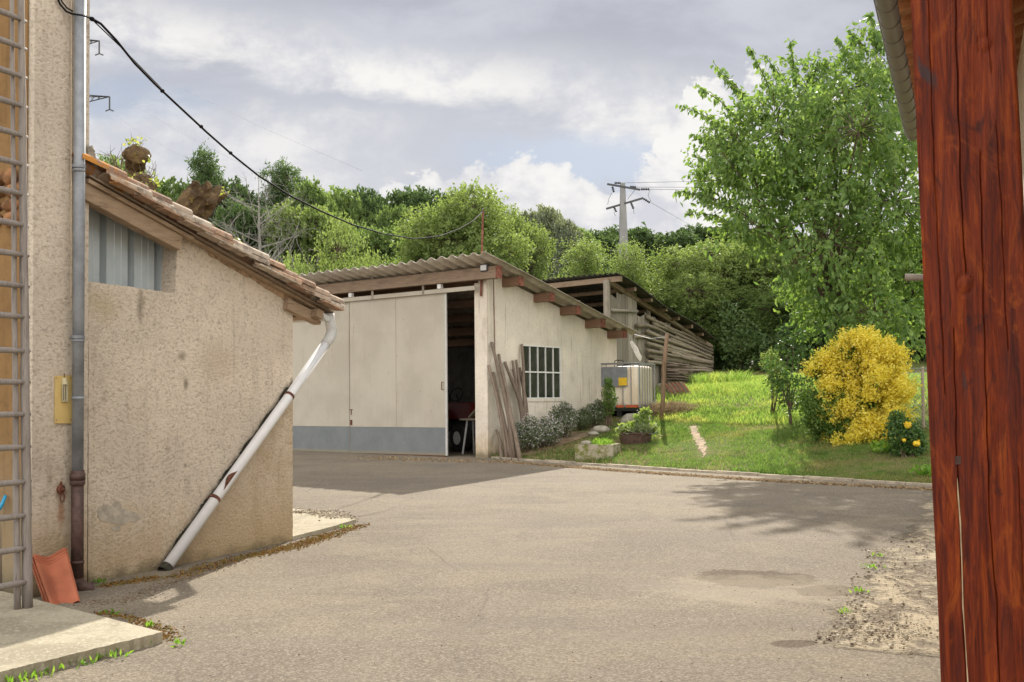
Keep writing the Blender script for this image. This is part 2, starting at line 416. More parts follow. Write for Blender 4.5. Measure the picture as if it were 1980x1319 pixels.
M = {}
M['stucco_near'] = stucco('stucco_near', (.80, .665, .515), (.30, .225, .155), 36, .85, (.52, .36, .18), .10, .75, .22, dist=.035, fleck=.55)
M['stucco_shed'] = stucco('stucco_shed', (.76, .695, .60), (.36, .30, .23), 24, .5, (.45, .33, .18), .35, .7, .5, dist=.03, fleck=.28)
M['plaster_patch'] = plain('plaster_patch', (.38, .335, .275), .95, .2, 14, .5)
M['ochre'] = stucco('ochre_plaster', (.26, .155, .068), (.10, .06, .03), 9, .35, (.30, .25, .17), .2, 1.4, .4, fleck=.3)
M['moss_dark'] = plain('moss_dark', (.045, .042, .03), .95, .5, 30, .4)
M['zinc'] = plain('zinc', (.25, .265, .29), .62, .22, 6, .05, .3, .3)
M['cast_iron'] = plain('cast_iron', (.085, .05, .042), .6, .3, 25, .15, .2, .4)
M['rust'] = plain('rust', (.13, .05, .03), .85, .5, 30, .3)
M['rust_red'] = plain('rust_red', (.19, .075, .052), .8, .45, 14, .2)
M['pvc'] = plain('pvc', (.66, .655, .66), .42, .04, 5, 0, 0, .4)
M['pvc_grey'] = plain('pvc_grey', (.50, .50, .49), .5, .08, 9, 0, 0, .4)
M['galv'] = plain('galv', (.30, .31, .32), .45, .14, 4, .05, .35, .5)
M['sheet_metal'] = mk('sheet_metal', lambda t: pbsdf(t, t.mix(t.ss(t.noise(t.map(t.pos(), (2, 2, 1.5)), 2, 6, .7), .3, .7), (.33, .37, .39), (.40, .44, .455)), .5, None, .4, .2))
M['wood_old'] = wood('wood_old', (.30, .235, .175), (.21, .155, .11), (.07, .05, .038), 4, 1)
M['wood_beam'] = wood('wood_beam', (.26, .18, .115), (.34, .25, .165), (.09, .06, .042), 5, 1, along_dir=(-.62, 1))
M['wood_lintel'] = wood('wood_lintel', (.30, .225, .165), (.23, .165, .12), (.075, .055, .042), 3.5, 1, along_dir=DD, stretch=10)
M['wood_verge'] = wood('wood_verge', (.38, .28, .19), (.27, .19, .125), (.09, .065, .045), 3.5, 1, along_dir=(.38, .92), stretch=10)
M['purlin_brown'] = wood('purlin_brown', (.20, .12, .085), (.26, .16, .10), (.07, .045, .035), 4, 1, along_dir=DD)
M['barn_beam'] = wood('barn_beam', (.20, .14, .095), (.27, .20, .14), (.07, .05, .04), 4, 1, along_dir=DD)
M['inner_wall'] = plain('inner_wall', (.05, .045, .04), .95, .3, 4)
M['wood_grey'] = wood('wood_grey', (.40, .36, .30), (.30, .26, .21), (.10, .082, .065), 5, 2)
M['wood_ladder'] = wood('wood_ladder', (.31, .275, .25), (.235, .205, .185), (.11, .09, .08), 6, 2)
M['log'] = wood('log', (.40, .34, .255), (.28, .23, .17), (.10, .08, .06), 3, 1, stretch=5)
M['stake'] = wood('stake', (.30, .235, .185), (.20, .155, .12), (.08, .06, .045), 5, 2, stretch=8)
M['soffit'] = wood('soffit', (.55, .25, .085), (.62, .33, .13), (.20, .075, .025), 4, 1, .6, .4)
M['soffit_dark'] = wood('soffit_dark', (.27, .10, .035), (.36, .15, .05), (.12, .045, .02), 4, 0, .6, .4)
M['terracotta'] = plain('terracotta', (.24, .12, .08), .8, .22, 7, .12, obj=True)
M['terracotta_near'] = plain('terracotta_near', (.36, .115, .06), .75, .18, 5, .25, bscale=60)
M['white_paint'] = plain('white_paint', (.72, .72, .70), .5, .06, 8)
M['black'] = plain('black', (.02, .02, .02), .6, .2, 8)
M['cable'] = plain('cable', (.012, .012, .014), .85, .1, 8, spec=.08)
M['concrete_pole'] = plain('concrete_pole', (.24, .235, .23), .85, .12, 1.0)
M['steel_dark'] = plain('steel_dark', (.07, .07, .075), .6, .1, 2)
M['brown_gutter'] = plain('brown_gutter', (.165, .15, .125), .42, .08, 3, 0, 0, .4)
M['soil'] = plain('soil', (.21, .15, .10), .97, .35, 5, .5, bscale=30)
M['stone'] = plain('stone', (.31, .285, .235), .92, .3, 8, .6, bscale=30)
M['moss_stone'] = mk('moss_stone', lambda t: pbsdf(t, t.mix(t.ss(t.noise(t.pos(), 7, 6, .65), .42, .6), (.36, .32, .25), (.16, .17, .05)), .95, t.bump(t.noise(t.pos(), 40, 5), .6, .02), .1))
M['red_paint'] = plain('red_paint', (.16, .014, .012), .4, .1, 5)
M['rubber'] = plain('rubber', (.03, .03, .03), .85, .2, 9)
M['orange_plastic'] = plain('orange_plastic', (.62, .24, .035), .5, .06, 8)
M['blue_plastic'] = plain('blue_plastic', (.03, .30, .52), .4, .05, 8)
M['yellow_board'] = plain('yellow_board', (.60, .44, .17), .6, .08, 6)
M['cream_plastic'] = plain('cream_plastic', (.52, .47, .30), .5, .06, 20)
M['tank'] = mk('tank', lambda t: pbsdf(t, t.mix(t.ss(t.noise(t.map(t.pos(), (2, 2, .6)), 2.5, 5, .6), .35, .65), (.72, .60, .45), (.82, .76, .64)), .45, None, .4))
M['grey_plate'] = plain('grey_plate', (.20, .215, .23), .6, .12, 9)
M['yellow_label'] = plain('yellow_label', (.72, .47, .03), .6, .1, 15)
M['rag'] = plain('rag', (.72, .70, .66), .9, .1, 20, .2)
M['fibre_cement'] = mk('fibre_cement', lambda t: pbsdf(t, t.mix(t.ss(t.noise(t.pos(), 3, 7, .7), .35, .7), (.50, .455, .385), (.33, .29, .235)), .92, t.bump(t.noise(t.pos(), 60, 4), .2, .01), .1))
M['dark_sheet'] = mk('dark_sheet', lambda t: pbsdf(t, t.mix(t.ss(t.noise(t.pos(), 2.5, 7, .7), .4, .7), (.055, .052, .05), (.12, .11, .09)), .8, None, .2))

def _tiles(t):
    p = t.pos(); r = t.rnd(); n = t.noise(p, 9, 6, .7); n2 = t.noise(p, 2.2, 5, .6); n3 = t.noise(p, 26, 5, .65)
    c = t.ramp(r, [(0, (.27, .17, .12)), (.35, (.42, .27, .18)), (.7, (.40, .33, .26)), (1, (.58, .50, .41))])
    c = t.mix(t.ss(n, .45, .68, 0, .75), c, (.115, .092, .072)); c = t.mix(t.ss(n3, .56, .7, 0, .6), c, (.44, .42, .36))
    x = t.sep(p)[0]; lich = t.m('MULTIPLY', t.ss(x, -2.95, -3.2), t.ss(n, .48, .56))
    c = t.mix(t.m('MULTIPLY', lich, .85), c, (.55, .235, .04))
    return pbsdf(t, c, .92, t.bump(n3, .5, .01), .15)
M['roof_tile'] = mk('old_roof_tile', _tiles)

def _asphalt(t):
    p = t.pos(); x, y, z = t.sep(p)
    g1 = t.noise(p, 130, 3, .7); g2 = t.voro(p, 90, 'F1', 1); gr = t.sep(g2)[0]
    g3 = t.noise(p, 45, 4, .7)
    big = t.noise(p, .55, 6, .6, .6); mid = t.noise(t.map(p, (1, .7, 1)), 1.7, 6, .62, .5)
    dusty = t.noise(t.map(p, (.5, 1.0, 1), rot=(0, 0, .5)), 1.1, 6, .65, .8)
    c = t.mix(t.ss(big, .35, .65), (0.194, 0.163, 0.125), (0.157, 0.131, 0.100))
    c = t.mix(t.ss(dusty, .44, .62, 0, .85), c, (0.219, 0.181, 0.130))
    c = t.mix(t.ss(mid, .52, .68, 0, .5), c, (0.141, 0.121, 0.098))
    c = t.mix(t.ss(gr, .62, .95, 0, .55), c, (0.318, 0.282, 0.225)); c = t.mix(t.ss(gr, .38, .08, 0, .55), c, (0.092, 0.077, 0.061))
    c = t.mix(t.ss(g1, .56, .72, 0, .4), c, (0.353, 0.310, 0.250)); c = t.mix(t.ss(g3, .46, .32, 0, .3), c, (0.099, 0.084, 0.067))
    # the long patch joint running out to the pad corner, and a few hair cracks
    cr = t.voro(t.map(t.mix(.12, p, t.noise(p, 2.2, 4, .6, 0, True)), (1, 1, 0)), .42, 'DISTANCE_TO_EDGE')
    crm = t.m('MULTIPLY', t.ss(cr, .004, .0015), t.ss(t.noise(p, .5, 3), .46, .54))
    c = t.mix(t.m('MULTIPLY', crm, .4), c, (.10, .085, .07))
    def side(pa, pb, soft, flip=1):
        a = G(*pa); b_ = G(*pb); d_ = nrm(V3(b_[0] - a[0], b_[1] - a[1], 0)); nx_, ny_ = -d_[1] * flip, d_[0] * flip
        e = t.m('ADD', t.m('MULTIPLY', x, nx_), t.m('MULTIPLY', y, ny_)); e = t.m('SUBTRACT', e, float(a[0] * nx_ + a[1] * ny_))
        return t.m('ADD', e, t.m('MULTIPLY', t.m('SUBTRACT', t.noise(p, 2.6, 6, .7), .5), soft))
    e1 = side((1748, 1030), (1612, 1228), 1.0, 1); e2 = side((1600, 1246), (1900, 1286), .45, 1)
    inside = t.m('MULTIPLY', t.ss(e1, -.06, .16), t.ss(e2, -.04, .08))
    nn1 = t.noise(t.map(p, (1.5, .8, 1), rot=(0, 0, .4)), 2.0, 7, .7, .6); nn2 = t.noise(p, 14, 6, .75); vv = t.sep(t.voro(p, 42, 'F1', 1))[0]
    dc = t.mix(t.ss(nn1, .44, .54), (.205, .165, .12), (.46, .385, .27)); dc = t.mix(t.ss(nn2, .52, .64, 0, .7), dc, (.15, .12, .085)); dc = t.mix(t.ss(vv, .75, .95, 0, .5), dc, (.55, .49, .38)); dc = t.mix(t.ss(e1, .95, 1.35, 0, .75), dc, (.50, .43, .31))
    c = t.mix(inside, c, dc)
    for (cx_, cy_, ra_, rb_2, rot_) in ((1463, 1120, .42, .17, -.25), (1604, 1143, .24, .09, .5), (1540, 1246, .14, .035, .25), (1452, 1140, .9, .3, 0)):
        g_ = G(cx_, cy_); ca2, sa2 = math.cos(rot_), math.sin(rot_); wob = t.m('MULTIPLY', t.m('SUBTRACT', t.noise(p, 4.5, 8, .75), .5), 1.7)
        dx_ = t.m('SUBTRACT', x, float(g_[0])); dy_ = t.m('SUBTRACT', y, float(g_[1]))
        uu_ = t.m('DIVIDE', t.m('ADD', t.m('MULTIPLY', dx_, ca2), t.m('MULTIPLY', dy_, sa2)), ra_); vv_ = t.m('DIVIDE', t.m('SUBTRACT', t.m('MULTIPLY', dy_, ca2), t.m('MULTIPLY', dx_, sa2)), rb_2 * 2.2)
        dd_ = t.m('ADD', t.m('SQRT', t.m('ADD', t.m('MULTIPLY', uu_, uu_), t.m('MULTIPLY', vv_, vv_))), wob)
        if ra_ > .8: c = t.mix(t.ss(dd_, 1.1, .5, 0, .3), c, (.42, .36, .27))
        else: c = t.mix(t.ss(dd_, 1.12, 1.0, 0, .95), c, t.mix(t.ss(g3, .4, .6), (.075, .058, .04), (.13, .10, .07)))
    # bleached band and oily tracks
    c = t.mix(t.m('MULTIPLY', t.ss(t.noise(t.map(p, (.35, 1.3, 1), rot=(0, 0, -.35)), 1.0, 5, .6, .8), .54, .66), .35), c, (.16, .14, .12))
    h = t.m('ADD', t.m('MULTIPLY', gr, .6), g1)
    nb = t.bump(t.m('MULTIPLY', inside, t.m('ADD', nn2, nn1)), .9, .05, t.bump(h, .55, .006))
    return pbsdf(t, c, .93, nb, .1)
M['asphalt'] = mk('asphalt', _asphalt)
def _dirt(t):
    p = t.pos(); n = t.noise(p, 3.5, 7, .68, .4); n2 = t.noise(p, 22, 5, .7); v = t.sep(t.voro(p, 34, 'F1', 1))[0]
    c = t.mix(t.ss(n, .4, .6), (.42, .345, .24), (.22, .175, .125)); c = t.mix(t.ss(n2, .5, .68, 0, .6), c, (.14, .11, .08)); c = t.mix(t.ss(v, .7, .95, 0, .6), c, (.58, .52, .42))
    return pbsdf(t, c, .96, t.bump(t.m('ADD', n2, t.m('MULTIPLY', n, 2)), .8, .03), .1)
M['dirt'] = mk('dirt', _dirt)
def _conc(t):
    p = t.pos(); n = t.noise(p, 2.2, 7, .68, .4); n2 = t.noise(p, 40, 5, .7); v = t.sep(t.voro(p, 70, 'F1', 1))[0]
    c = t.mix(t.ss(n, .4, .65), (0.385, 0.344, 0.254), (0.271, 0.238, 0.172)); c = t.mix(t.ss(n2, .52, .7, 0, .5), c, (0.164, 0.139, 0.098)); c = t.mix(t.ss(v, .75, .95, 0, .5), c, (0.492, 0.459, 0.377))
    return pbsdf(t, c, .93, t.bump(n2, .6, .012), .15)
M['path_earth'] = plain('path_earth', (.27, .20, .125), .97, .5, 11, .4, bscale=30)
M['concrete'] = mk('concrete', _conc)
M['sand_concrete'] = mk('sand_concrete', lambda t: pbsdf(t, t.mix(t.ss(t.noise(t.pos(), 4, 7, .7), .42, .62), (.50, .43, .30), (.33, .27, .185)), .95, t.bump(t.noise(t.pos(), 30, 6, .7), .6, .02), .1))
M['lawn_ground'] = mk('lawn_ground', lambda t: pbsdf(t, t.mix(t.ss(t.noise(t.pos(), 1.2, 6, .65), .4, .62), (.085, .12, .028), (.16, .135, .065)), 1.0, t.bump(t.noise(t.pos(), 12, 5), .6, .05), .05))
M['water'] = mk('puddle_water', lambda t: pbsdf(t, t.mix(t.ss(t.noise(t.pos(), 12, 5, .7), .4, .6), (.075, .060, .042), (.10, .08, .055)), t.ss(t.noise(t.pos(), 7, 4), .4, .6, .25, .8), t.bump(t.noise(t.pos(), 6, 3), .02, .01), .015))
M['damp'] = mk('damp_asphalt', lambda t: pbsdf(t, t.mix(t.ss(t.noise(t.pos(), 60, 4, .7), .4, .65), (.12, .10, .075), (.19, .16, .125)), .95, None, .02))

def _door(t):
    p = t.pos(); s = t.noise(t.map(p, (7, 7, .35)), 2.0, 7, .7, .2); b = t.noise(p, 1.1, 5, .6); f = t.noise(t.map(p, (3, 3, 1)), 6, 6, .7)
    c = t.mix(t.ss(b, .35, .65), (.46, .425, .355), (.40, .365, .30)); c = t.mix(t.ss(s, .55, .72, 0, .4), c, (.33, .25, .165)); c = t.mix(t.ss(f, .645, .72, 0, .8), c, (.20, .10, .055))
    return pbsdf(t, c, .6, t.bump(b, .1, .02), .3)
M['door_cream'] = mk('door_cream', _door)
def _dgrey(t):
    p = t.pos(); b = t.noise(p, 2.3, 6, .65); f = t.noise(p, 9, 6, .7)
    c = t.mix(t.ss(b, .35, .65), (.155, .172, .18), (.185, .20, .205)); c = t.mix(t.ss(f, .66, .74, 0, .8), c, (.48, .44, .36)); c = t.mix(t.ss(t.sep(p)[2], .42, .34, 0, .5), c, (.30, .24, .13))
    return pbsdf(t, c, .6, None, .3)
M['door_grey'] = mk('door_grey', _dgrey)

def _post(t):
    p = t.pos(); q = t.map(p, (20, 20, 1.2)); n = t.noise(q, 2.6, 9, .72, .9); n2 = t.noise(t.map(p, (5, 5, 1.7)), 2.2, 7, .66, 2.6); n3 = t.noise(t.map(p, (34, 34, 1.8)), 3, 6, .7, .4)
    c = t.ramp(n, [(.28, (.020, .003, .0015)), (.42, (.075, .009, .002)), (.55, (.16, .022, .003)), (.70, (.30, .062, .006))])
    c = t.mix(t.ss(n2, .52, .70, 0, .75), c, (.27, .055, .006)); c = t.mix(t.ss(n2, .44, .3, 0, .8), c, (.030, .006, .005))
    c = t.mix(t.ss(n3, .56, .68, 0, .55), c, (.018, .006, .005))
    n4 = t.noise(t.map(p, (9, 9, 2.2), (3, 1, 0)), 1.6, 4, .5, .5); c = t.mix(t.ss(n4, .64, .70, 0, .75), c, (.030, .032, .036))
    # knots
    rr = t.noise(p, 3, 2)
    return pbsdf(t, c, t.ss(n3, .3, .7, .5, .7), t.bump(t.m('ADD', n, n3), .5, .004), .22, 0, 0)
M['post_stain'] = mk('post_stain', _post)
M['crack_pale'] = plain('crack_pale', (.42, .32, .20), .8, .3, 20)

M['glass'] = None
def _glass(t):
    gl = t.new('ShaderNodeBsdfGlossy'); gl.inputs['Roughness'].default_value = .18
    tr = t.new('ShaderNodeBsdfTransparent'); tr.inputs[0].default_value = (.55, .6, .58, 1)
    df = t.new('ShaderNodeBsdfDiffuse'); t.put(df.inputs[0], t.mix(t.ss(t.noise(t.pos(), 4, 6, .7), .35, .7), (.04, .045, .04), (.10, .10, .085)))
    fr = t.new('ShaderNodeFresnel'); fr.inputs[0].default_value = 1.22
    a = t.new('ShaderNodeMixShader'); a.inputs[0].default_value = .55; t.l.new(tr.outputs[0], a.inputs[1]); t.l.new(df.outputs[0], a.inputs[2])
    b = t.new('ShaderNodeMixShader'); t.l.new(fr.outputs[0], b.inputs[0]); t.l.new(a.outputs[0], b.inputs[1]); t.l.new(gl.outputs[0], b.inputs[2]); return b.outputs[0]
M['glass'] = mk('dusty_glass', _glass)

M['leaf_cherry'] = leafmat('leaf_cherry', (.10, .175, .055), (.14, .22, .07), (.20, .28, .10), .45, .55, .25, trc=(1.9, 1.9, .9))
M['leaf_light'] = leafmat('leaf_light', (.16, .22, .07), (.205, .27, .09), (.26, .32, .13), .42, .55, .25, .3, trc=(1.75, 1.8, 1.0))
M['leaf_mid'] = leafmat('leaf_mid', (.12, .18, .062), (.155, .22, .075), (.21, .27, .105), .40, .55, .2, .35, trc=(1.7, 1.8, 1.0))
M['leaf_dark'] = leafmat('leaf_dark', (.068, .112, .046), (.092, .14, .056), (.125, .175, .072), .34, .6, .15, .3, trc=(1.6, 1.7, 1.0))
M['leaf_silver'] = leafmat('leaf_silver', (.12, .15, .09), (.16, .19, .13), (.24, .27, .21), .3, .5, .3)
M['leaf_shiny'] = leafmat('leaf_shiny', (.04, .09, .025), (.065, .13, .035), (.10, .18, .05), .3, .5, .3)
M['leaf_yellow'] = leafmat('leaf_yellow', (.55, .45, .06), (.68, .60, .11), (.78, .72, .24), .48, .6, .2, trc=(1.5, 1.5, .7))
M['leaf_green_bush'] = leafmat('leaf_green_bush', (.075, .14, .035), (.11, .19, .045), (.16, .24, .06), .35, .45, .35)
M['leaf_hebe'] = leafmat('leaf_hebe', (.07, .11, .05), (.12, .16, .08), (.19, .21, .14), .3, .5, .3)
M['flower_pale'] = leafmat('flower_pale', (.50, .46, .48), (.60, .56, .57), (.68, .64, .63), .3, .7, .2, trc=(1, 1, 1))
M['petal_yellow'] = leafmat('petal_yellow', (.75, .50, .03), (.82, .62, .06), (.85, .68, .12), .3, .6, .2, trc=(1, 1, .8))
M['grass_lawn'] = leafmat('grass_lawn', (.080, .155, .035), (.115, .20, .045), (.18, .24, .08), .45, .6, .15, trc=(1.8, 1.8, 1.1), dry=(.27, .23, .11))
M['grass_meadow'] = leafmat('grass_meadow', (0.115, 0.205, 0.048), (0.165, 0.265, 0.062), (0.27, 0.33, 0.13), .55, .6, .15, trc=(1.95, 1.95, 1.1), dry=(0.360, 0.384, 0.120))
M['weed'] = leafmat('weed', (.09, .20, .03), (.14, .27, .04), (.2, .3, .06), .45, .5, .3)
M['moss_flakes'] = leafmat('moss_flakes', (.20, .085, .03), (.26, .15, .05), (.17, .17, .04), .1, .9, .1, trc=(1, 1, 1))
M['dry_grass'] = leafmat('dry_grass', (.40, .31, .19), (.34, .25, .15), (.26, .18, .11), .25, .8, .1, trc=(1, 1, 1))
M['twig'] = plain('twig', (.16, .115, .08), .9, .3, 10)
M['bark'] = plain('bark', (.115, .085, .06), .95, .4, 9, .6, bscale=25)
M['bark_grey'] = plain('bark_grey', (.27, .255, .23), .95, .25, 6, .3)
def _plane(t):
    p = t.pos(); n = t.noise(t.map(p, (1, 1, .6)), 6, 6, .65, .5); v = t.noise(p, 14, 4)
    c = t.mix(t.ss(n, .4, .6), (.075, .052, .032), (.15, .105, .06)); c = t.mix(t.ss(v, .56, .7, 0, .8), c, (.20, .16, .05)); c = t.mix(t.ss(n, .45, .3, 0, .8), c, (.055, .035, .02))
    return pbsdf(t, c, .95, t.bump(n, .9, .06), .1)
M['bark_plane'] = mk('bark_plane', _plane)

# ------------------------------------------------------------------ terrain (one sheet out to the horizon)
xs = np.unique(np.concatenate([np.linspace(-400, -40, 19), np.linspace(-40, -12, 29), np.linspace(-12, 22, 103), np.linspace(22, 60, 39), np.linspace(60, 400, 18)]))
ys = np.unique(np.concatenate([np.linspace(-60, 0, 7), np.linspace(0, 12, 13), np.linspace(12, 42, 103), np.linspace(42, 120, 53), np.linspace(120, 600, 17)]))
XX, YY = np.meshgrid(xs, ys); ZZ = terr(XX, YY)
tt = ktd(XX, YY); ZZ = np.where(tt < .02, ZZ - .06, ZZ)
ZZ = np.where(tt < -.5, ZZ - .05, ZZ)
nx = len(xs); ids = (np.arange(len(ys) - 1)[:, None] * nx + np.arange(nx - 1)[None, :]).ravel()
fsg = np.stack([ids, ids + 1, ids + nx + 1, ids + nx], 1).ravel()
go = numesh('ground', np.stack([XX.ravel(), YY.ravel(), ZZ.ravel()], 1), fsg, 4, M['lawn_ground']); struct(go)
go.data.polygons.foreach_set('use_smooth', [True] * len(go.data.polygons))

# yard of asphalt, a real sheet bounded by the kerb
def gz(x, y, up=0): return V3(x, y, SL * y + up)
def sheet(name, pts, mat, th=.03, kind='structure'):
    b = MB(); b.prism([V3(*p) for p in pts], (0, 0, -th)); return struct(b.build(name, mat), kind)
kfar = C0 + DD * 16
def kpt(s, off=0): q = K0[:2] + kd * s + kn * off; return q
def kcurve(s):      # gently bowed kerb line
    L = np.linalg.norm((K1 - K0)[:2]); return -.14 * math.sin(math.pi * min(max(s / L, 0), 1))
KL = float(np.linalg.norm((K1 - K0)[:2]))
pts = []
for i in range(17):
    s = KL * i / 16; q = kpt(s, kcurve(s)); pts.append(gz(q[0], q[1], .004))
q = kpt(KL + 25); pts.append(gz(q[0], q[1], .004))
pts += [gz(30, -12, .004), gz(-30, -12, .004), gz(-30, kfar[1], .004)]
cc = C0 + DD * 12 - ND * .2; pts.append(gz(cc[0], cc[1], .004)); cc = C0 - ND * .1 + DD * .02; pts.append(gz(cc[0], cc[1], .004))
sheet('yard_asphalt', pts, M['asphalt'], .04)

# kerb of thin concrete edging stones
kb = MB(); n = 26; KLL = KL + 12
for i in range(n):
    s0 = KLL * i / n + .008; s1 = KLL * (i + 1) / n - .008
    a = kpt(s0, kcurve(s0) + .0); b_ = kpt(s1, kcurve(s1) + .0); a2 = kpt(s0, kcurve(s0) + .075); b2 = kpt(s1, kcurve(s1) + .075); hh = .052 + rng.uniform(-.014, .010)
    kb.hexa([gz(*a, -.05), gz(*b_, -.05), gz(*b2, -.05), gz(*a2, -.05)], [gz(*a, hh), gz(*b_, hh), gz(*b2, hh), gz(*a2, hh)])
M['kerbstone'] = plain('kerbstone', (.36, .31, .24), .95, .3, 5, .5, bscale=40)
struct(kb.build('kerb', M['kerbstone'], bevel=.006))

def blob(cpts, jit=.02, sub=4, seed=0, up=.008):
    """irregular closed outline through pixel points on the yard"""
    R = random.Random(seed); P_ = [G(*c) for c in cpts]; out = []; n = len(P_)
    for i in range(n):
        p0, p1, p2, p3 = P_[i - 1], P_[i], P_[(i + 1) % n], P_[(i + 2) % n]
        for k in range(sub):
            t = k / sub; q = .5 * ((2 * p1) + (-p0 + p2) * t + (2 * p0 - 5 * p1 + 4 * p2 - p3) * t * t + (-p0 + 3 * p1 - 3 * p2 + p3) * t ** 3)
            out.append(gz(q[0] + R.uniform(-jit, jit), q[1] + R.uniform(-jit, jit) * 1.5, up))
    return out
# dirt strip and broken apron at the right building
dirt_px = [(1700, 1040), (1762, 1024), (1840, 1030), (1900, 1060), (1900, 1290), (1800, 1276), (1690, 1262), (1600, 1240), (1640, 1200), (1655, 1150), (1690, 1090)]

puds = [[(1424, 1114), (1440, 1109), (1462, 1111), (1490, 1119), (1508, 1128), (1495, 1132), (1470, 1128), (1440, 1123)]]
cp_ = [(560, 1018), (610, 1011), (655, 1003), (700, 999), (735, 992), (762, 983), (780, 972), (800, 962)]
jl = MB(); gl_ = [G(*c) for c in cp_]; jl.add([gz(g[0], g[1] - .012 - .008 * (k % 2), .0085) for k, g in enumerate(gl_)] + [gz(g[0], g[1] + .012, .0085) for g in gl_], [(k, k + 1, k + 9, k + 8) for k in range(7)]); struct(jl.build('tarmac_joint', M['damp']))

# entrance slab in the left corner
q1 = G(315, 1222, .07); q2 = G(60, 1157, .07); q3 = G(0, 1299, .07)
e1 = q2 - q1; e2 = q3 - q1
slab = MB(); N_ = 40
out = []
def edge(a, b, n, j):
    for k in range(n):
        t = k / n; q = a + (b - a) * t; out.append(q + V3(rng.uniform(-j, j), rng.uniform(-j, j), 0))
far1 = q1 + e1 * 1.9; far2 = far1 + e2 * 2.0; near2 = q1 + e2 * 2.0
edge(q1, far1, 40, .006); edge(far1, far2, 4, 0); edge(far2, near2, 4, 0); edge(near2, q1, 50, .008)
out = [V3(p[0], p[1], SL * p[1] + .07) for p in out]
slab.prism(out, (0, 0, -.14)); so = slab.build('entrance_slab', M['concrete']); struct(so)
# pad at the far corner of the lean-to
pad_px = [(500, 1050), (566, 1046), (645, 1026), (688, 1012), (640, 1000), (566, 990), (500, 985)]
pp = [G(*c) for c in pad_px]; pad = MB(); pad.prism([V3(p[0] + rng.uniform(-.02, .02), p[1], SL * p[1] + .045) for p in pp], (0, 0, -.1)); struct(pad.build('corner_pad', M['concrete']))

# ------------------------------------------------------------------ left farmhouse and lean-to
A1 = G(170, 1131); A2 = G(566, 1046); EL = nrm(V3(A2[0] - A1[0], A2[1] - A1[1], 0)); NL = V3(EL[1], -EL[0], 0)
def LW(px, py, off=0.0): return onp(px, py, A1 + NL * off, NL)
def jag(poly, step, j, R=random.Random(3), ax=(EL, ZUP)):
    out = []; n = len(poly)
    for i in range(n):
        a, b = poly[i], poly[(i + 1) % n]; k = max(1, int(np.linalg.norm(b - a) / step))
        for m_ in range(k):
            q = a + (b - a) * m_ / k
            if m_: q = q + ax[0] * R.uniform(-j, j) + ax[1] * R.uniform(-j, j)
            out.append(q)
    return out
def down(p, z): return V3(p[0], p[1], z)
fh = thing('farmhouse', 'tall roughcast farmhouse corner with grey downpipe and ochre plastered recess', 'house', (A1[0] - 1, A1[1], .1))
FA = LW(60, 1100, .05); FB = LW(168, 1130, .05); b = MB()
fa0 = down(FA, -.05); fb0 = down(FB, -.05)
foot = [fa0, fb0, fb0 - NL * 5, fa0 - NL * 5]
M['stucco_house'] = stucco('stucco_house', (.80, .695, .57), (.28, .215, .15), 30, .85, (.54, .38, .20), .10, .9, .2, dist=.04, fleck=.55, ex=EL,
    spots=[(LW(117, 952, .05), .07, .07, (.25, .12, .06), .7), (LW(118, 995, .05), .05, .16, (.36, .16, .07), .7), (LW(95, 1060, .05), .3, .15, (.42, .33, .20), .6), (LW(138, 900, .05), .05, .5, (.45, .34, .22), .5)])
b.prism(foot, (0, 0, 6.6)); b.build('wall', M['stucco_house'], fh)
# ochre return face of the recess, with a rough stone and brick band
b = MB(); o0 = fa0 - EL * .004 - NL * .06
b.prism([o0, o0 - NL * 4.9, o0 - NL * 4.9 + ZUP * 6.4, o0 + ZUP * 6.4], -EL * .012); b.build('recess_plaster', M['ochre'], fh)
b = MB(); R = random.Random(5)
for row in range(4):
    for k in range(9):
        zc = P(20, 425 - row * 27, FA[1] + .1)[2]; c = o0 - EL * .02 - NL * (.12 + k * .2 + R.uniform(-.03, .03)); c = down(c, zc)
        b.ell(c, .10 * R.uniform(.8, 1.1), .05, .06 * R.uniform(.7, 1.1), 10, 6, .15, ax=NL, ay=EL)
b.build('stone_band', plain('band_stone', (.24, .12, .055), .95, .5, 9, .4), fh, True)
# roof of the farmhouse, above the picture
b = MB(); rc = (fa0 + fb0) / 2 - NL * 2.5 + ZUP * 6.7
b.prism([fa0 + NL * .5 - EL * .4 + ZUP * 6.3, fb0 + NL * .5 + EL * .35 + ZUP * 6.3, fb0 - NL * 2.5 + EL * .35 + ZUP * 7.6, fa0 - NL * 2.5 - EL * .4 + ZUP * 7.6], (0, 0, .12))
b.prism([fa0 - NL * 5.4 - EL * .4 + ZUP * 6.3, fb0 - NL * 5.4 + EL * .35 + ZUP * 6.3, fb0 - NL * 2.5 + EL * .35 + ZUP * 7.6, fa0 - NL * 2.5 - EL * .4 + ZUP * 7.6], (0, 0, .12))
b.build('roof', M['roof_tile'], fh)
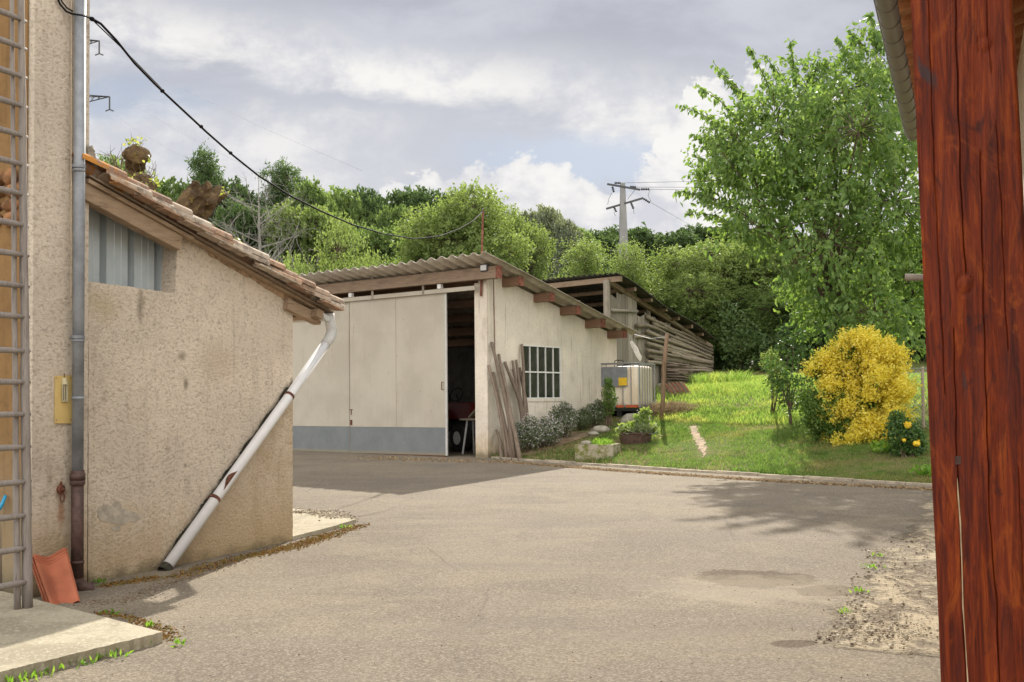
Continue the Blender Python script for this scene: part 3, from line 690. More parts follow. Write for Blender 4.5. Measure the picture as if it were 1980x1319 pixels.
# grey downpipe with cast iron foot
off = .13
top = LW(156, -60, off); jn = LW(150, 915, off); bot = LW(149.5, 1118, off)
b = MB(); px0, px1 = top, jn
b.tube([top, jn], .042, 20)
for yy in (330, 659, 770):
    c = LW(154 - (yy / 1100) * 5, yy, off); b.tube([c + ZUP * .012, c, c - ZUP * .012], [.044, .049, .044], 20)
dp = b.build('downpipe', M['zinc'], fh, True)
for yy in (322, 652):
    c = LW(154 - (yy / 1100) * 5, yy, off); b = MB(); b.tube([c + ZUP * .012, c - ZUP * .012], .050, 20); b.tube([c, c - NL * off], .008, 6); b.build('bracket', M['zinc'], dp)
b = MB(); b.tube([jn + ZUP * .02, jn - ZUP * .0, jn - ZUP * .0, jn - ZUP * .05, jn - ZUP * .05], [.05, .05, .056, .056, .05], 20)
b.tube([jn - ZUP * .05, jn - ZUP * .06, jn - ZUP * .085, jn - ZUP * .09], [.050, .055, .055, .048], 20)
b.tube([jn - ZUP * .05, bot], .045, 20); c = bot + ZUP * .12; b.tube([c + ZUP * .01, c - ZUP * .01], .050, 20)
el = [bot]; out_d = nrm(NL * .5 + EL * .75 - ZUP * .15)
for k in range(1, 6):
    a = k / 5 * math.pi / 2; el.append(bot - ZUP * .07 * math.sin(a) + out_d * .07 * (1 - math.cos(a)))
b.tube(el + [el[-1] + out_d * .03], .045, 18, False)
b.tube([el[-1] + out_d * .03, el[-1] + out_d * .045], .052, 18, False); b.tube([el[-1] + out_d * .045, el[-1] + out_d * .02], .036, 18, False)
b.build('cast_iron_foot', M['cast_iron'], dp, True)
# thin conduit beside the pipe and the electric cable entry
b = MB(); pts_ = [LW(138, 1 + k * 60, .065) + EL * rng.uniform(-.002, .002) for k in range(0, 11)]; b.tube(pts_, .007, 6); b.build('conduit', M['stucco_near'], fh)
b = MB(); b.tube([LW(108, -12, .07), LW(116, 8, .075), LW(128, 22, .08), LW(140, 27, .12), LW(160, 30, .22), LW(173, 34, .16)], .008, 6)
b.tube([LW(114, -8, .07), LW(120, 4, .075), LW(130, 16, .08), LW(141, 22, .1)], .006, 6); b.build('cable_entry', M['cable'], fh)

# rusty tether ring
c = LW(117, 946, .055); tr = thing('tether_ring', 'rusty iron tether ring fixed low on the roughcast wall beside the downpipe', 'ring', c)
b = MB(); b.tube([c - NL * .01, c + NL * .012], .034, 14); b.tube([c + NL * .01, c + NL * .035], .014, 10); b.tube([c + ZUP * .03, c + ZUP * .055 + NL * .01], .01, 8); b.build('boss', M['rust'], tr, True)
b = MB(); cc_ = c - ZUP * .062 + NL * .02; b.tube([cc_ + EL * .019 * math.cos(a) + ZUP * .033 * math.sin(a) for a in np.linspace(0, 2 * math.pi, 19)], .0048, 8, False); b.build('ring', M['rust'], tr, True)
# rust streak below it is a real stain
M['rust_stain'] = mk('rust_stain', lambda t: pbsdf(t, t.mix(t.ss(t.noise(t.pos(), 20, 5), .35, .65), (.33, .17, .07), (.42, .27, .13)), .95, t.bump(t.noise(t.pos(), 50, 5), .5, .01), .1))

# thermometer on its board
tb = [LW(105, 727, .052), LW(141, 726, .052), LW(140, 819, .052), LW(105, 819, .052)]
c = sum(tb) / 4; th = thing('thermometer', 'small cream thermometer screwed to an upright yellow board on the house wall', 'thermometer', c)
b = MB(); b.prism(tb, NL * .014); b.build('board', M['yellow_board'], th, bevel=.002)
b = MB()
q = lambda x, y, o=.07: LW(x, y, o)
b.prism([q(119, 737), q(130, 737), q(130, 777), q(119, 777)], NL * .012); b.tube([q(124.5, 744, .075), q(124.5, 731, .072)], [.024, .016], 14); tbody = b.build('body', M['cream_plastic'], th, bevel=.002)
b = MB(); b.tube([q(123, 745, .085), q(123, 775, .085)], .0018, 6); b.tube([q(126.5, 745, .085), q(126.5, 775, .085)], .0018, 6)
for k in range(12): yy = 746 + k * 2.4; b.tube([q(119.6, yy, .0825), q(121.6, yy, .0825)], .0006, 4); b.tube([q(127.6, yy, .0825), q(129.6, yy, .0825)], .0006, 4)
b.build('scale', M['steel_dark'], tbody)
b = MB(); b.tube([q(124.5, 731, .07), q(124.5, 722, .07)], .003, 6); b.build('hook', M['rust'], th)
for (x_, y_) in ((109, 812), (137, 812), (109, 731), (137, 731)): b = MB(); b.tube([q(x_, y_, .064), q(x_, y_, .069)], .004, 8); b.build('screw', M['rust'], th)

# ---- ladder
ft = G(53, 1175, .07); tp = P(40.5, -60, ft[1] + .02)
lad = thing('ladder', 'long weathered grey wooden ladder leaning upright by the ochre recess', 'ladder', ft)
def lpt(y):
    lo, hi = 0., 1.
    for _ in range(40):
        m_ = (lo + hi) / 2
        if proj(ft + (tp - ft) * m_)[1] > y: lo = m_
        else: hi = m_
    return ft + (tp - ft) * lo
def rail(o, r1, r2, name='rail'):
    b = MB(); pts_ = []; rr = []
    R = random.Random(int(o[0] * 1000) + 5)
    for k in range(26):
        t = k / 25; p = ft + (tp - ft) * t + o; pts_.append(p + EL * R.uniform(-.003, .003)); rr.append(r1 + (r2 - r1) * t + R.uniform(-.001, .001))
    b.tube(pts_, rr, 12); return b.build(name, M['wood_ladder'], lad, True)
rail(V3(0, 0, 0), .033, .021); rail(-EL * .060 - NL * .02, .022, .013); rail(-EL * .62, .033, .021)
for yy in (-22, 38, 92, 148, 205, 262, 318, 375, 435, 493, 553, 612, 678, 738, 800, 863, 930, 995, 1058, 1123):
    p = lpt(yy + 1) - EL * .01; b = MB(); R = random.Random(yy)
    jj = R.uniform(-.012, .012)
    b.tube([p - EL * .68 + NL * .02 + ZUP * jj, p - EL * .4 + NL * .022, p - EL * .09 + NL * .018, p + EL * .045], [.019, .022, .020, .012], 10); b.build('rung', M['wood_ladder'], lad, True)

# ---- three terracotta tiles stacked against the wall
BL = G(96, 1173, .0); BR = G(154, 1166, .0); TL_ = LW(63, 1077, .12); TR_ = LW(128, 1063, .10)
nt = nrm(np.cross(BR - BL, TL_ - BL));
if nt[1] > 0: nt = -nt
tw = ['front', 'middle', 'rear']
for k in range(3):
    offv = -nt * .028 * k + (BL - BR) * .05 * k + ZUP * .006 * k
    t_ = thing('roof_tile', ['red clay roof tile at the front of the leaning stack beside the downpipe', 'middle clay tile of the leaning stack beside the downpipe', 'hindmost clay tile of the leaning stack, touching the wall'][k], 'roof tile', BL + offv, 'clay tiles leaning in a stack')
    def tf(u, v, offv=offv):
        p = BL * (1 - u) * (1 - v) + BR * u * (1 - v) + TL_ * (1 - u) * v + TR_ * u * v + offv
        w_ = .034 * math.cos(u * 2 * math.pi * 1.0 + .2) * (1 if .08 < u < .95 else .6)
        rib = .008 * max(0, math.sin((v - .84) / .16 * math.pi * 6)) if v > .84 else 0
        lip = .010 if u < .07 else 0
        return p + nt * (w_ + rib + lip)
    b = MB(); b.shell(tf, 30, 90, -nt * .013); b.build('clay_body', M['terracotta_near'], t_)

# ---- tools standing in the recess
def tool(name, label, cat, pts_, r, mat, grp=None):
    p = [np.asarray(x) for x in pts_]; t_ = thing(name, label, cat, p[0], grp); b = MB(); b.tube(p, r, 10); b.build('handle', mat, t_, True); return t_
dz = FA[1] + .12
h1 = tool('rake', 'long tool with a rusty metal head and brown handle behind the ladder', 'rake', [P(2, 1150, dz), P(7, 900, dz + .02), P(10, 640, dz + .04)], [.016, .014, .013], M['stake'], 'long tools in the recess')
b = MB(); c = P(10, 622, dz + .04); b.tube([P(10, 645, dz + .04), c], [.018, .012], 10); b.tube([P(-6, 606, dz + .03), P(6, 603, dz + .04), P(21, 602, dz + .05)], [.010, .014, .008], 8)
for x_ in (-4, 2, 8, 14, 20): b.tube([P(x_, 603, dz + .03), P(x_ + 1, 611, dz - .02)], .004, 6)
b.build('metal_head', M['rust'], h1)
tool('broom_handle', 'thin reddish brown stick leaning low behind the ladder', 'stick', [P(4, 1120, dz), P(10, 960, dz + .01), P(14, 872, dz + .02)], .010, M['cast_iron'], 'long tools in the recess')
t_ = tool('blue_handle', 'bright blue plastic tool handle poking out behind the ladder', 'tool', [P(-12, 1000, dz - .1), P(3, 978, dz - .08), P(11, 958, dz - .06)], [.012, .0135, .012], M['blue_plastic'])
ll = [P(16, 689, dz), P(35, 689, dz), P(35, 784, dz), P(15, 783, dz)]
sl_ = thing('spirit_level', 'orange spirit level hanging upright behind the ladder rungs', 'level', sum(ll) / 4)
b = MB(); b.prism(ll, (0, -.02, 0)); b.build('body', M['orange_plastic'], sl_, bevel=.002)
b = MB(); ring_c = P(27, 702, dz - .025)
b.tube([ring_c + V3(.017 * math.cos(a), 0, .026 * math.sin(a)) for a in np.linspace(.5, 5.6, 14)], .0035, 6); b.tube([ring_c + V3(.0, 0, -.004), ring_c + V3(.014, 0, -.004)], .003, 6); b.build('emblem', M['steel_dark'], sl_)
b = MB(); b.tube([P(25, 728, dz - .022), P(25, 768, dz - .022)], .006, 8); b.build('vial', M['rust'], sl_)
b = MB(); b.tube([P(26, 689, dz), P(26, 680, dz)], .003, 6); b.build('hanger', M['steel_dark'], sl_)

# ---- lean-to
lt = thing('lean_to', 'low roughcast lean-to with sloping clay tile roof and diagonal white downpipe', 'shed', A1)
zb = -.06
wp = [down(LW(171, 1130), zb), down(LW(566, 1045), zb), LW(566, 586), LW(491, 535), LW(443, 509), LW(404, 486), LW(402, 470), LW(345, 446), LW(338, 567), LW(300, 562), LW(255, 555), LW(215, 550), LW(171, 545)]
_pt, _pb = LW(628, 667), LW(322, 1097); _ld = nrm(_pb - _pt); _ln = nrm(np.cross(_ld, NL)); _ln = _ln if _ln[2] > 0 else -_ln
_D = (.24, .20, .145)
M['stucco_lean'] = stucco('stucco_lean', (.80, .69, .56), (.28, .215, .15), 30, .85, (.52, .37, .19), .10, .75, .25, dist=.04, fleck=.55, ex=EL, line=(_pb, _ln),
    spots=[(LW(272, 592), .07, .20, _D, .7), (LW(200, 590), .22, .16, (.52, .42, .25), .6), (LW(360, 742), .045, .07, _D, .8), (LW(352, 688), .06, .05, _D, .6), (LW(358, 900), .03, .03, _D, .7), (LW(230, 1000), .30, .14, (.66, .53, .36), .8), (LW(420, 700), .35, .25, (.60, .49, .36), .6), (LW(300, 1110), .5, .06, (.20, .21, .10), .7), (LW(500, 1062), .45, .07, (.24, .22, .10), .7), (LW(520, 640), .3, .3, (.78, .67, .55), .7)])
b = MB(); b.prism(jag(wp, .05, .004), -NL * .30); b.build('wall', M['stucco_lean'], lt)
# far gable return and rear
fc = down(LW(566, 1045), zb); zt = LW(566, 580)[2]; b = MB()
p0 = fc - NL * .30 ; b.prism([p0, p0 - EL * .25, p0 - EL * .25 - NL * 3.6, p0 - NL * 3.6], (0, 0, zt - zb - .05)); b.build('end_wall', M['stucco_near'], lt)
# grey repair patch
pc = [(188, 985), (200, 975), (215, 978), (222, 968), (232, 972), (236, 984), (250, 985), (256, 990), (268, 993), (271, 1003), (262, 1010), (250, 1008), (240, 1014), (228, 1016), (210, 1010), (196, 1007), (188, 1000)]
b = MB(); b.prism(jag([LW(x, y) for x, y in pc], .02, .003), NL * .003); b.build('cement_patch', M['plaster_patch'], lt)
b = MB(); b.prism(jag([LW(x, y) for x, y in [(216, 1019), (232, 1017), (233, 1024), (224, 1027), (216, 1025)]], .02, .003), NL * .003); b.build('cement_patch', M['plaster_patch'], lt)
# profiled metal sheet in the opening
b = MB(); sp = A1 - NL * .16
def SP(px, py): return onp(px, py, sp, NL)
L0 = SP(160, 560); L1 = SP(336, 575); Ls = np.linalg.norm((L1 - L0)[:2])
prof = [];
xs_ = 0
while xs_ < Ls + .1:
    for dx, h_ in ((0, 0), (.075, 0), (.082, -.006), (.09, 0), (.15, 0), (.157, -.006), (.165, 0), (.225, 0), (.245, .06), (.285, .06), (.30, 0)):
        prof.append((xs_ + dx, h_))
    xs_ += .30
zlo = SP(250, 590)[2] - .1
vsx = []
for (u, h_) in prof:
    p = V3(L0[0], L0[1], 0) + EL * (u - .06) - NL * h_
    vsx.append((p, h_))
o_ = len(vsx); topz = lambda p: SP(172, 352)[2] - max(0, (p - L0) @ EL - .1) * .262
b.add([V3(p[0], p[1], zlo) for p, _ in vsx] + [V3(p[0], p[1], topz(p)) for p, _ in vsx], [(i, i + 1, i + 1 + o_, i + o_) for i in range(o_ - 1)])
b.build('metal_sheet', M['sheet_metal'], lt)
# roof frame
OUT = .10
R1 = LW(172, 334, OUT); R2 = LW(643, 601, OUT)
rd = nrm(R2 - R1); rn = nrm(np.cross(rd, -NL));
if rn[2] < 0: rn = -rn
RL = np.linalg.norm(R2 - R1)
def rp(s, back, up=0): return R1 + rd * s - NL * back + rn * up
b = MB(); bl = along(V3(*LW(172, 350)), EL, 400)
# heavy verge purlin, board and rafters
sA = RL * (352 - 172) / (643 - 172) * .86; sB = RL * .80
b = MB(); b.beam(rp(-.02, .06, -.145), rp(sA, .06, -.145), .10, .13, rn); b.build('verge_rafter', M['wood_verge'], lt, bevel=.008)
b = MB(); b.beam(rp(sB, .09, -.15), rp(RL * .97, .09, -.13), .09, .11, rn); b.build('rafter_tail', M['wood_verge'], lt, bevel=.008)
R = random.Random(14)
M['mortar'] = plain('mortar_bed', (.34, .235, .15), .97, .4, 16, .6)
b = MB(); b.prism(jag([LW(400, 451, .05), LW(480, 503, .05), LW(566, 556, .05), LW(566, 589, .012), LW(536, 570, .012), LW(491, 541, .012), LW(443, 516, .012), LW(404, 493, .012)], .04, .010, R), -NL * .05); b.build('mortar_bed', M['mortar'], lt)
b = MB(); b.prism(jag([LW(340, 421, .05), LW(402, 453, .05), LW(402, 472, .012), LW(345, 450, .012)], .04, .008, R), -NL * .05); b.build('mortar_bed', M['mortar'], lt)
b = MB(); b.beam(rp(0, .02, -.065), rp(sA * 1.1, .02, -.065), .07, .03, rn); b.beam(rp(sA * 1.1, .05, -.05), rp(RL * .97, .05, -.05), .05, .022, rn); b.build('verge_board', M['wood_verge'], lt)
b = MB()
for k in range(1, 7): b.beam(rp(0, .04 + k * .55, -.14), rp(RL * .985, .04 + k * .55, -.14), .09, .11, rn)
b.build('rafters', M['wood_beam'], lt)
b = MB(); b.beam(rp(RL * .93, -.03, -.115), rp(RL * .93, 3.7, -.115), .10, .08, rn); b.beam(rp(RL * .5, .35, -.2), rp(RL * .5, 3.7, -.2), .12, .08, rn); b.build('purlins', M['wood_beam'], lt)
b = MB(); b.prism([rp(0, -.02, -.02), rp(RL, -.02, -.02), rp(RL, 3.9, -.02), rp(0, 3.9, -.02)], -rn * .012); b.build('roof_deck', M['wood_old'], lt)
# canal tiles
b = MB(); R = random.Random(11); step = .255; nC = int(RL / step) + 1
def canal(p, d, side, up, L, r, convex=True, seg=7, th=.014):
    def fn(u, v):
        a = math.pi * (u); rr = r * (1 - .12 * v) if convex else r * (.88 + .12 * v)
        hh = math.sin(a) * rr * .75
        return p + d * L * (v) + side * math.cos(a) * rr + up * (hh if convex else -hh + .05)
    b.shell(fn, seg, 2, up * th)
for row in range(19):
    back = row * .205 - .02
    for c in range(nC):
        s = RL - c * step - .36; j1 = R.uniform(-.012, .012); j2 = R.uniform(-.02, .02); tl = R.uniform(-.006, .012)
        if s < -.15: continue
        canal(rp(s + .40 + j2, back + j1, .062 + tl), -rd - rn * .075, -NL, rn, .44, .088)
        canal(rp(s + .42 + j1, back + .10 + j2 * .3, .0), -rd + rn * .02, -NL, rn, .42, .085, False)
    # extra under-row along the verge
for c in range(nC):
    s = RL - c * step - .34; j = R.uniform(-.012, .012)
    if s < -.1: continue
    canal(rp(s + .40, -.035 + j, .018 + R.uniform(-.004, .008)), -rd - rn * .085, -NL, rn, .43, .085)
    if R.random() < .7: b.beam(rp(s + .02, -.09 + j, -.01), rp(s + .36, -.085 + j, .008), .10, .014, rn)
b.build('clay_tiles', M['roof_tile'], lt)
# flashing curl against the house
b = MB(); R = random.Random(2)
for k in range(7): c = LW(173 + k * 1.5, 292 + k * 7, .06) ; b.ell(c, .035, .035, .04, 8, 6, .3, rg=R)
b.build('mortar_flashing', M['stone'], lt)
# gutter at the eave and the diagonal pipe
b = MB(); ge = rp(RL - .13, -.03, -.09)
def gut(u, v): a = math.pi * u; return ge - NL * (v * 4.0) + rd * (math.cos(a) * .062) - rn * 0 - ZUP * math.sin(a) * .062
b.shell(gut, 12, 8, ZUP * .004); b.prism([ge + rd * .062 * math.cos(a) - ZUP * .062 * math.sin(a) for a in np.linspace(0, math.pi, 13)], NL * .006)
gt = b.build('gutter', M['pvc_grey'], lt)
PO = .085
pts_ = [LW(637, 606, PO), LW(637.5, 622, PO), LW(641, 634, PO), LW(641, 644, PO), LW(637, 655, PO), LW(628, 667, PO)]
b = MB(); b.tube(pts_, [.050, .052, .056, .056, .054, .053], 18); b.build('elbow', M['pvc_grey'], lt, True)
pb_ = LW(322, 1097, PO); b = MB(); b.tube([pts_[-1] + (pts_[-1] - pb_) * .0, LW(560, 765, PO), pb_], .0475, 22); wpipe = b.build('downpipe', M['pvc'], lt, True)
pd_ = nrm(pb_ - pts_[-1])
for (x_, y_) in ((559, 766), (415, 965)):
    c = LW(x_, y_, PO); b = MB(); b.tube([c - pd_ * .014, c + pd_ * .014], .052, 20); b.tube([c, c - NL * PO], .009, 6); b.build('bracket', M['rust'], wpipe)
b = MB(); c = LW(436, 926, PO)
def rustp(u, v): a = (u - .5) * 2.4 * math.sin(math.pi * max(.04, v)) ; sd = nrm(np.cross(pd_, NL)); return c + pd_ * (v - .5) * .24 + (NL * math.cos(a - .5) + sd * math.sin(a - .5)) * .0495
b.grid(rustp, 10, 10); b.build('rust_scab', M['rust'], wpipe)
b = MB(); b.tube([pb_ - pd_ * .02, pb_ + pd_ * .045], [.05, .056], 18, False); b.build('pipe_collar', M['moss_dark'], wpipe)
# black growth along the upper side of the pipe
b = MB(); R = random.Random(8); sdv = nrm(np.cross(pd_, NL)); sdv = sdv if sdv[2] > 0 else -sdv
for k in range(900):
    t = R.random() ** .9; c = LW(562, 757, 0) + (LW(325, 1088, 0) - LW(562, 757, 0)) * t + sdv * (.045 + R.uniform(-.01, .02) + .012 * math.sin(t * 37)) + NL * .004
    b.ell(c, R.uniform(.006, .018), R.uniform(.004, .010), .006, 6, 4, .3, ax=pd_, ay=sdv, az=NL, rg=R)
b.build('mould_line', M['moss_dark'], lt)

# ------------------------------------------------------------------ the shed with sliding doors
sh = thing('workshop', 'cream plastered workshop with corrugated roof, sliding doors and small barred window', 'shed', C0)
zf = SL * C0[1]
def WW(px, py, off=0.): return onp(px, py, C0 + NW * off, NW)
def DW(px, py, off=0.): return onp(px, py, C0 + ND * off, ND)
h0 = C0 + NW * .58 + ND * .80
RC = onp(937, 491, h0, ND); RC = P(937, 491, h0[1])
# corner of roof
s1 = along(RC, WD, 1224); RE = RC + WD * s1; RE = P(1224, 641, RE[1]); rw = nrm(RE - RC); RLn = np.linalg.norm(RE - RC)
rup = nrm(np.cross(DD, rw)); rup = rup if rup[2] > 0 else -rup
def roofz(p):     # roof plane height over a point
    return RC[2] - ((p[0] - RC[0]) * rup[0] + (p[1] - RC[1]) * rup[1]) / rup[2]
def RPt(s, l, up=0): return RC + rw * s + DD * l + rup * up
# walls
CF = C0 + WD * SFAR
def wz(p, dz): return V3(p[0], p[1], roofz(p) - dz)
WT = .24
w0, w1 = along(C0, WD, 1011), along(C0, WD, 1086)
zwb = WW(1050, 771)[2]; zwt = WW(1048, 669)[2]
b = MB()
def panel(sa, sb, z0a, z0b, z1a=None, z1b=None):
    a = C0 + WD * sa; c_ = C0 + WD * sb
    z1a = roofz(a) - .07 if z1a is None else z1a; z1b = roofz(c_) - .07 if z1b is None else z1b
    b.prism([V3(a[0], a[1], z0a), V3(c_[0], c_[1], z0b), V3(c_[0], c_[1], z1b), V3(a[0], a[1], z1a)], -NW * WT)
panel(0, w0, -.1, -.1); panel(w1, SFAR, -.1, -.1); panel(w0, w1, -.1, -.1, zwb, zwb); panel(w0, w1, zwt, zwt)
b.build('wall', M['stucco_shed'], sh)
# pier beside the door (front end of the wall)
dP = along(C0, DD, 921)
b = MB(); a = C0 - NW * 0; p_ = [C0 + ND * .02 + V3(0, 0, -zf - .1) , C0 + ND * .02 + DD * dP + V3(0, 0, -zf - .1), C0 - ND * .35 + DD * dP + V3(0, 0, -zf - .1), C0 - ND * .35 + DD * WT * .9 + V3(0, 0, -zf - .1), C0 - ND * .002 + DD * .01 + V3(0, 0, -zf - .1)]
zpt = roofz(C0) - .20
b.prism(p_[:4], (0, 0, zpt)); b.build('door_pier', M['stucco_shed'], sh)
# rear, left walls, floor
b = MB(); q0 = CF - NW * WT; ql = CF + DD * SHED_LEFT
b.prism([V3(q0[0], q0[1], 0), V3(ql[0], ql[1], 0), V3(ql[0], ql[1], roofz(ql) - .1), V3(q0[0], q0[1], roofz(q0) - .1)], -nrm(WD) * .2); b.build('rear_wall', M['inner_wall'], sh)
b = MB(); l0 = C0 + DD * SHED_LEFT; l1 = CF + DD * SHED_LEFT
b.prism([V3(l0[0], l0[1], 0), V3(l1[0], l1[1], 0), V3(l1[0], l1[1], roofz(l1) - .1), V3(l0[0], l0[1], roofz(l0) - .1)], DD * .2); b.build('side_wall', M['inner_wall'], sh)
b = MB(); f_ = [C0 - ND * .0 + DD * .2, C0 + DD * SHED_LEFT, l1, CF - NW * .2]; b.prism([V3(p[0], p[1], zf + .02) for p in f_], (0, 0, -.1)); b.build('floor_slab', M['damp'], sh)
# window
wn = MB(); fr = .026
def WP(s, z, off=0): return C0 + WD * s + NW * off + V3(0, 0, z - C0[2])
def bar(s0_, s1_, za, zb_, o=.012, dpt=.05):
    wn.prism([WP(s0_, za, o), WP(s1_, za, o), WP(s1_, zb_, o), WP(s0_, zb_, o)], -NW * dpt)
bar(w0, w1, zwt - fr, zwt); bar(w0, w1, zwb, zwb + fr); bar(w0, w0 + fr, zwb + fr, zwt - fr); bar(w1 - fr, w1, zwb + fr, zwt - fr)
ww = w1 - w0; zm = WW(1050, 720)[2]; bar(w0 + fr, w1 - fr, zm - .016, zm + .016, .010)
for k in range(1, 5): s_ = w0 + ww * k / 5; bar(s_ - .010, s_ + .010, zwb + fr, zm - .016, .009); bar(s_ - .010, s_ + .010, zm + .016, zwt - fr, .009)
wo_ = wn.build('window', M['white_paint'], sh)
b = MB(); b.prism([WP(w0 + .01, zwb + .01, -.02), WP(w1 - .01, zwb + .01, -.02), WP(w1 - .01, zwt - .01, -.02), WP(w0 + .01, zwt - .01, -.02)], -NW * .006); b.build('pane', M['glass'], wo_)
b = MB(); b.prism([WP(w0 - .03, zwb - .06, .02), WP(w1 + .03, zwb - .06, .02), WP(w1 + .03, zwb - .002, .02), WP(w0 - .03, zwb - .002, .02)], -NW * .1); b.build('sill', M['stucco_shed'], wo_)
# corrugated roof sheets
pitch = .29; nW_ = int((SHED_LEFT + 1.2) / pitch)
def corr(u, v):
    l = u * nW_ * pitch - .05; s = -.02 + v * (RLn + .25) ; a_ = .034 * math.cos(2 * math.pi * l / pitch)
    return RPt(s, l, a_ + .012 * math.sin(l * 1.7 + s))
b = MB(); b.shell(corr, nW_ * 10, 8, rup * .012)
b.build('corrugated_roof', M['fibre_cement'], sh, True)
# purlins carried out over the window wall
ends = [(969, 527, .17, .25), (1012, 548, .15, .19), (1072, 574, .15, .19), (1122, 600, .15, .19), (1170, 624, .16, .20), (1212, 641, .16, .19)]
for i, (ex, ey, pw_, ph_) in enumerate(ends):
    # find s so that the purlin end (overhang .38 beyond the wall) projects at column ex
    base0 = C0 + NW * .48; s_ = along(base0, WD, ex); e_ = base0 + WD * s_; z_ = roofz(e_) - .04 - ph_ / 2
    if i == 0: z_ = P(ex, ey - 1, e_[1])[2]
    a = V3(e_[0], e_[1], z_); c_ = a + DD * (SHED_LEFT + .3)
    b = MB(); b.beam(a, c_, pw_, ph_); po = b.build('purlin', M['purlin_brown'] if i else M['wood_lintel'], sh, bevel=.01)
    b = MB(); b.beam(a - DD * .004, a + DD * .03, pw_ + .008, ph_ + .008); b.build('painted_end', M['rust_red'], po)
# door beam and track
bz = lambda px, py, o: DW(px, py, o)
zr = DW(870, 561, .2)[2]
b = MB(); a = DW(919, 557, .17); a = down(a, zr); c_ = a + DD * (SHED_LEFT - 1.5); b.beam(a, c_, .07, .09); tk = b.build('door_track', M['door_cream'], sh)
for x_ in (632, 720, 818):
    p = DW(x_, 560, .21); b = MB(); b.beam(V3(p[0], p[1], zr - .03), V3(p[0], p[1], zr + .50), .03, .05, up=V3(1, 0, 0)); b.build('track_hanger', M['wood_grey'], tk)
for x_ in (679, 851):
    p = DW(x_, 565, .19); b = MB(); b.box(V3(p[0], p[1], zr + .10), DD, ND, ZUP, .10, .08, .10); b.build('roller_plate', M['white_paint'], tk)
# sliding leaves
zd0 = zf + .035; zd1 = zr - .045; zband = DW(860, 827, .14)[2]
def leaf(pxa, pxb, off, name):
    a = along(C0 + ND * off, DD, pxa); c_ = along(C0 + ND * off, DD, pxb) if pxb > 400 else pxb * 0 + a + 3.0
    A = C0 + ND * off + DD * a; B = C0 + ND * off + DD * c_
    root = MB(); root.prism([down(A, zband), down(B, zband), down(B, zd1), down(A, zd1)], -ND * .05); ro = root.build(name, M['door_cream'], sh, bevel=.004)
    b = MB(); b.prism([down(A, zd0), down(B, zd0), down(B, zband - .002), down(A, zband - .002)], -ND * .053); b.build('grey_band', M['door_grey'], ro)
    b = MB(); m_ = (A + B) / 2
    if pxa > 800: b.beam(down(m_ + ND * .001, zband), down(m_ + ND * .001, zd1 - .02), .007, .003, up=ND); b.build('seam_strip', M['wood_grey'], ro)
    return ro, A, B
lf1, A_, B_ = leaf(864, 676.5, .14, 'sliding_door'); lf2, A2_, B2_ = leaf(677.5, 0, .11, 'sliding_door')
b = MB(); hp = A_ + DD * .09 + ND * .0; z1_ = DW(861, 739, .14)[2]; z2_ = DW(861, 753, .14)[2]
b.tube([down(hp, z1_), down(hp + ND * .05, z1_), down(hp + ND * .05, z2_), down(hp, z2_)], .010, 8); b.build('handle', M['rust'], lf1)
b = MB(); b.beam(down(B_ + ND * .004 - DD * .004, zd0), down(B_ + ND * .004 - DD * .004, zd1), .014, .01, up=ND); b.build('joint_strip', M['wood_grey'], lf1)
b = MB(); b.beam(down(A_ + ND * .004, zd0), down(A_ + ND * .004, zd1), .05, .014, up=ND); b.build('edge_trim', M['pvc_grey'], lf1)
b = MB(); c_ = down(B_ - DD * .06 + ND * .01, DW(680, 792, .14)[2]); b.box(c_, DD, ND, ZUP, .10, .012, .012); b.box(c_ - ZUP * .06, DD, ND, ZUP, .012, .012, .12); b.build('door_latch', M['rust'], lf1); b = MB(); b.box(c_ - ZUP * .30, DD, ND, ZUP, .05, .014, .12); b.build('keyhole_plate', M['rust'], lf1)
b = MB(); b.beam(down(A_ + ND * .03, zf + .02), down(B2_ + ND * .03, zf + .02), .05, .02); b.build('floor_rail', M['rust'], sh)
# floodlight
fc_ = P(937, 518, C0[1] - .32); b = MB(); b.box(fc_, DD, ND, ZUP, .19, .07, .15); fl = b.build('floodlight', M['steel_dark'], sh, bevel=.008)
b = MB(); b.box(fc_ + ND * .04, DD, ND, ZUP, .15, .01, .11); b.build('lamp_glass', plain('lamp_glass', (.62, .64, .66), .25, .05), fl)
b = MB(); b.box(fc_ - ND * .12 - ZUP * .0, DD, ND, ZUP, .05, .2, .05); b.build('lamp_bracket', M['steel_dark'], fl)
b = MB(); a = DW(931, 536, .05); c_ = DW(930, 573, .05); b.beam(a, down(c_, c_[2]), .05, .02, up=ND); b.build('iron_strap', M['rust_red'], sh)
b = MB(); R = random.Random(4); pl = [DW(927, 572, .024), DW(933, 572, .024), DW(934, 590, .024), DW(932, 602, .024), DW(930, 606, .024), DW(928, 596, .024)]
# mast with cable
mt = P(934, 407, C0[1] + .25); mb_ = P(931, 500, C0[1] + .25); ms = thing('roof_mast', 'thin rusty iron rod standing on the workshop roof holding the cable', 'mast', mb_)
b = MB(); b.tube([mb_ - ZUP * .2, mt], .022, 8); b.build('rod', M['rust_red'], ms); b = MB(); b.tube([mt - V3(.05, 0, .02), mt + V3(.05, 0, -.02)], .012, 6); b.build('cross_pin', M['steel_dark'], ms)
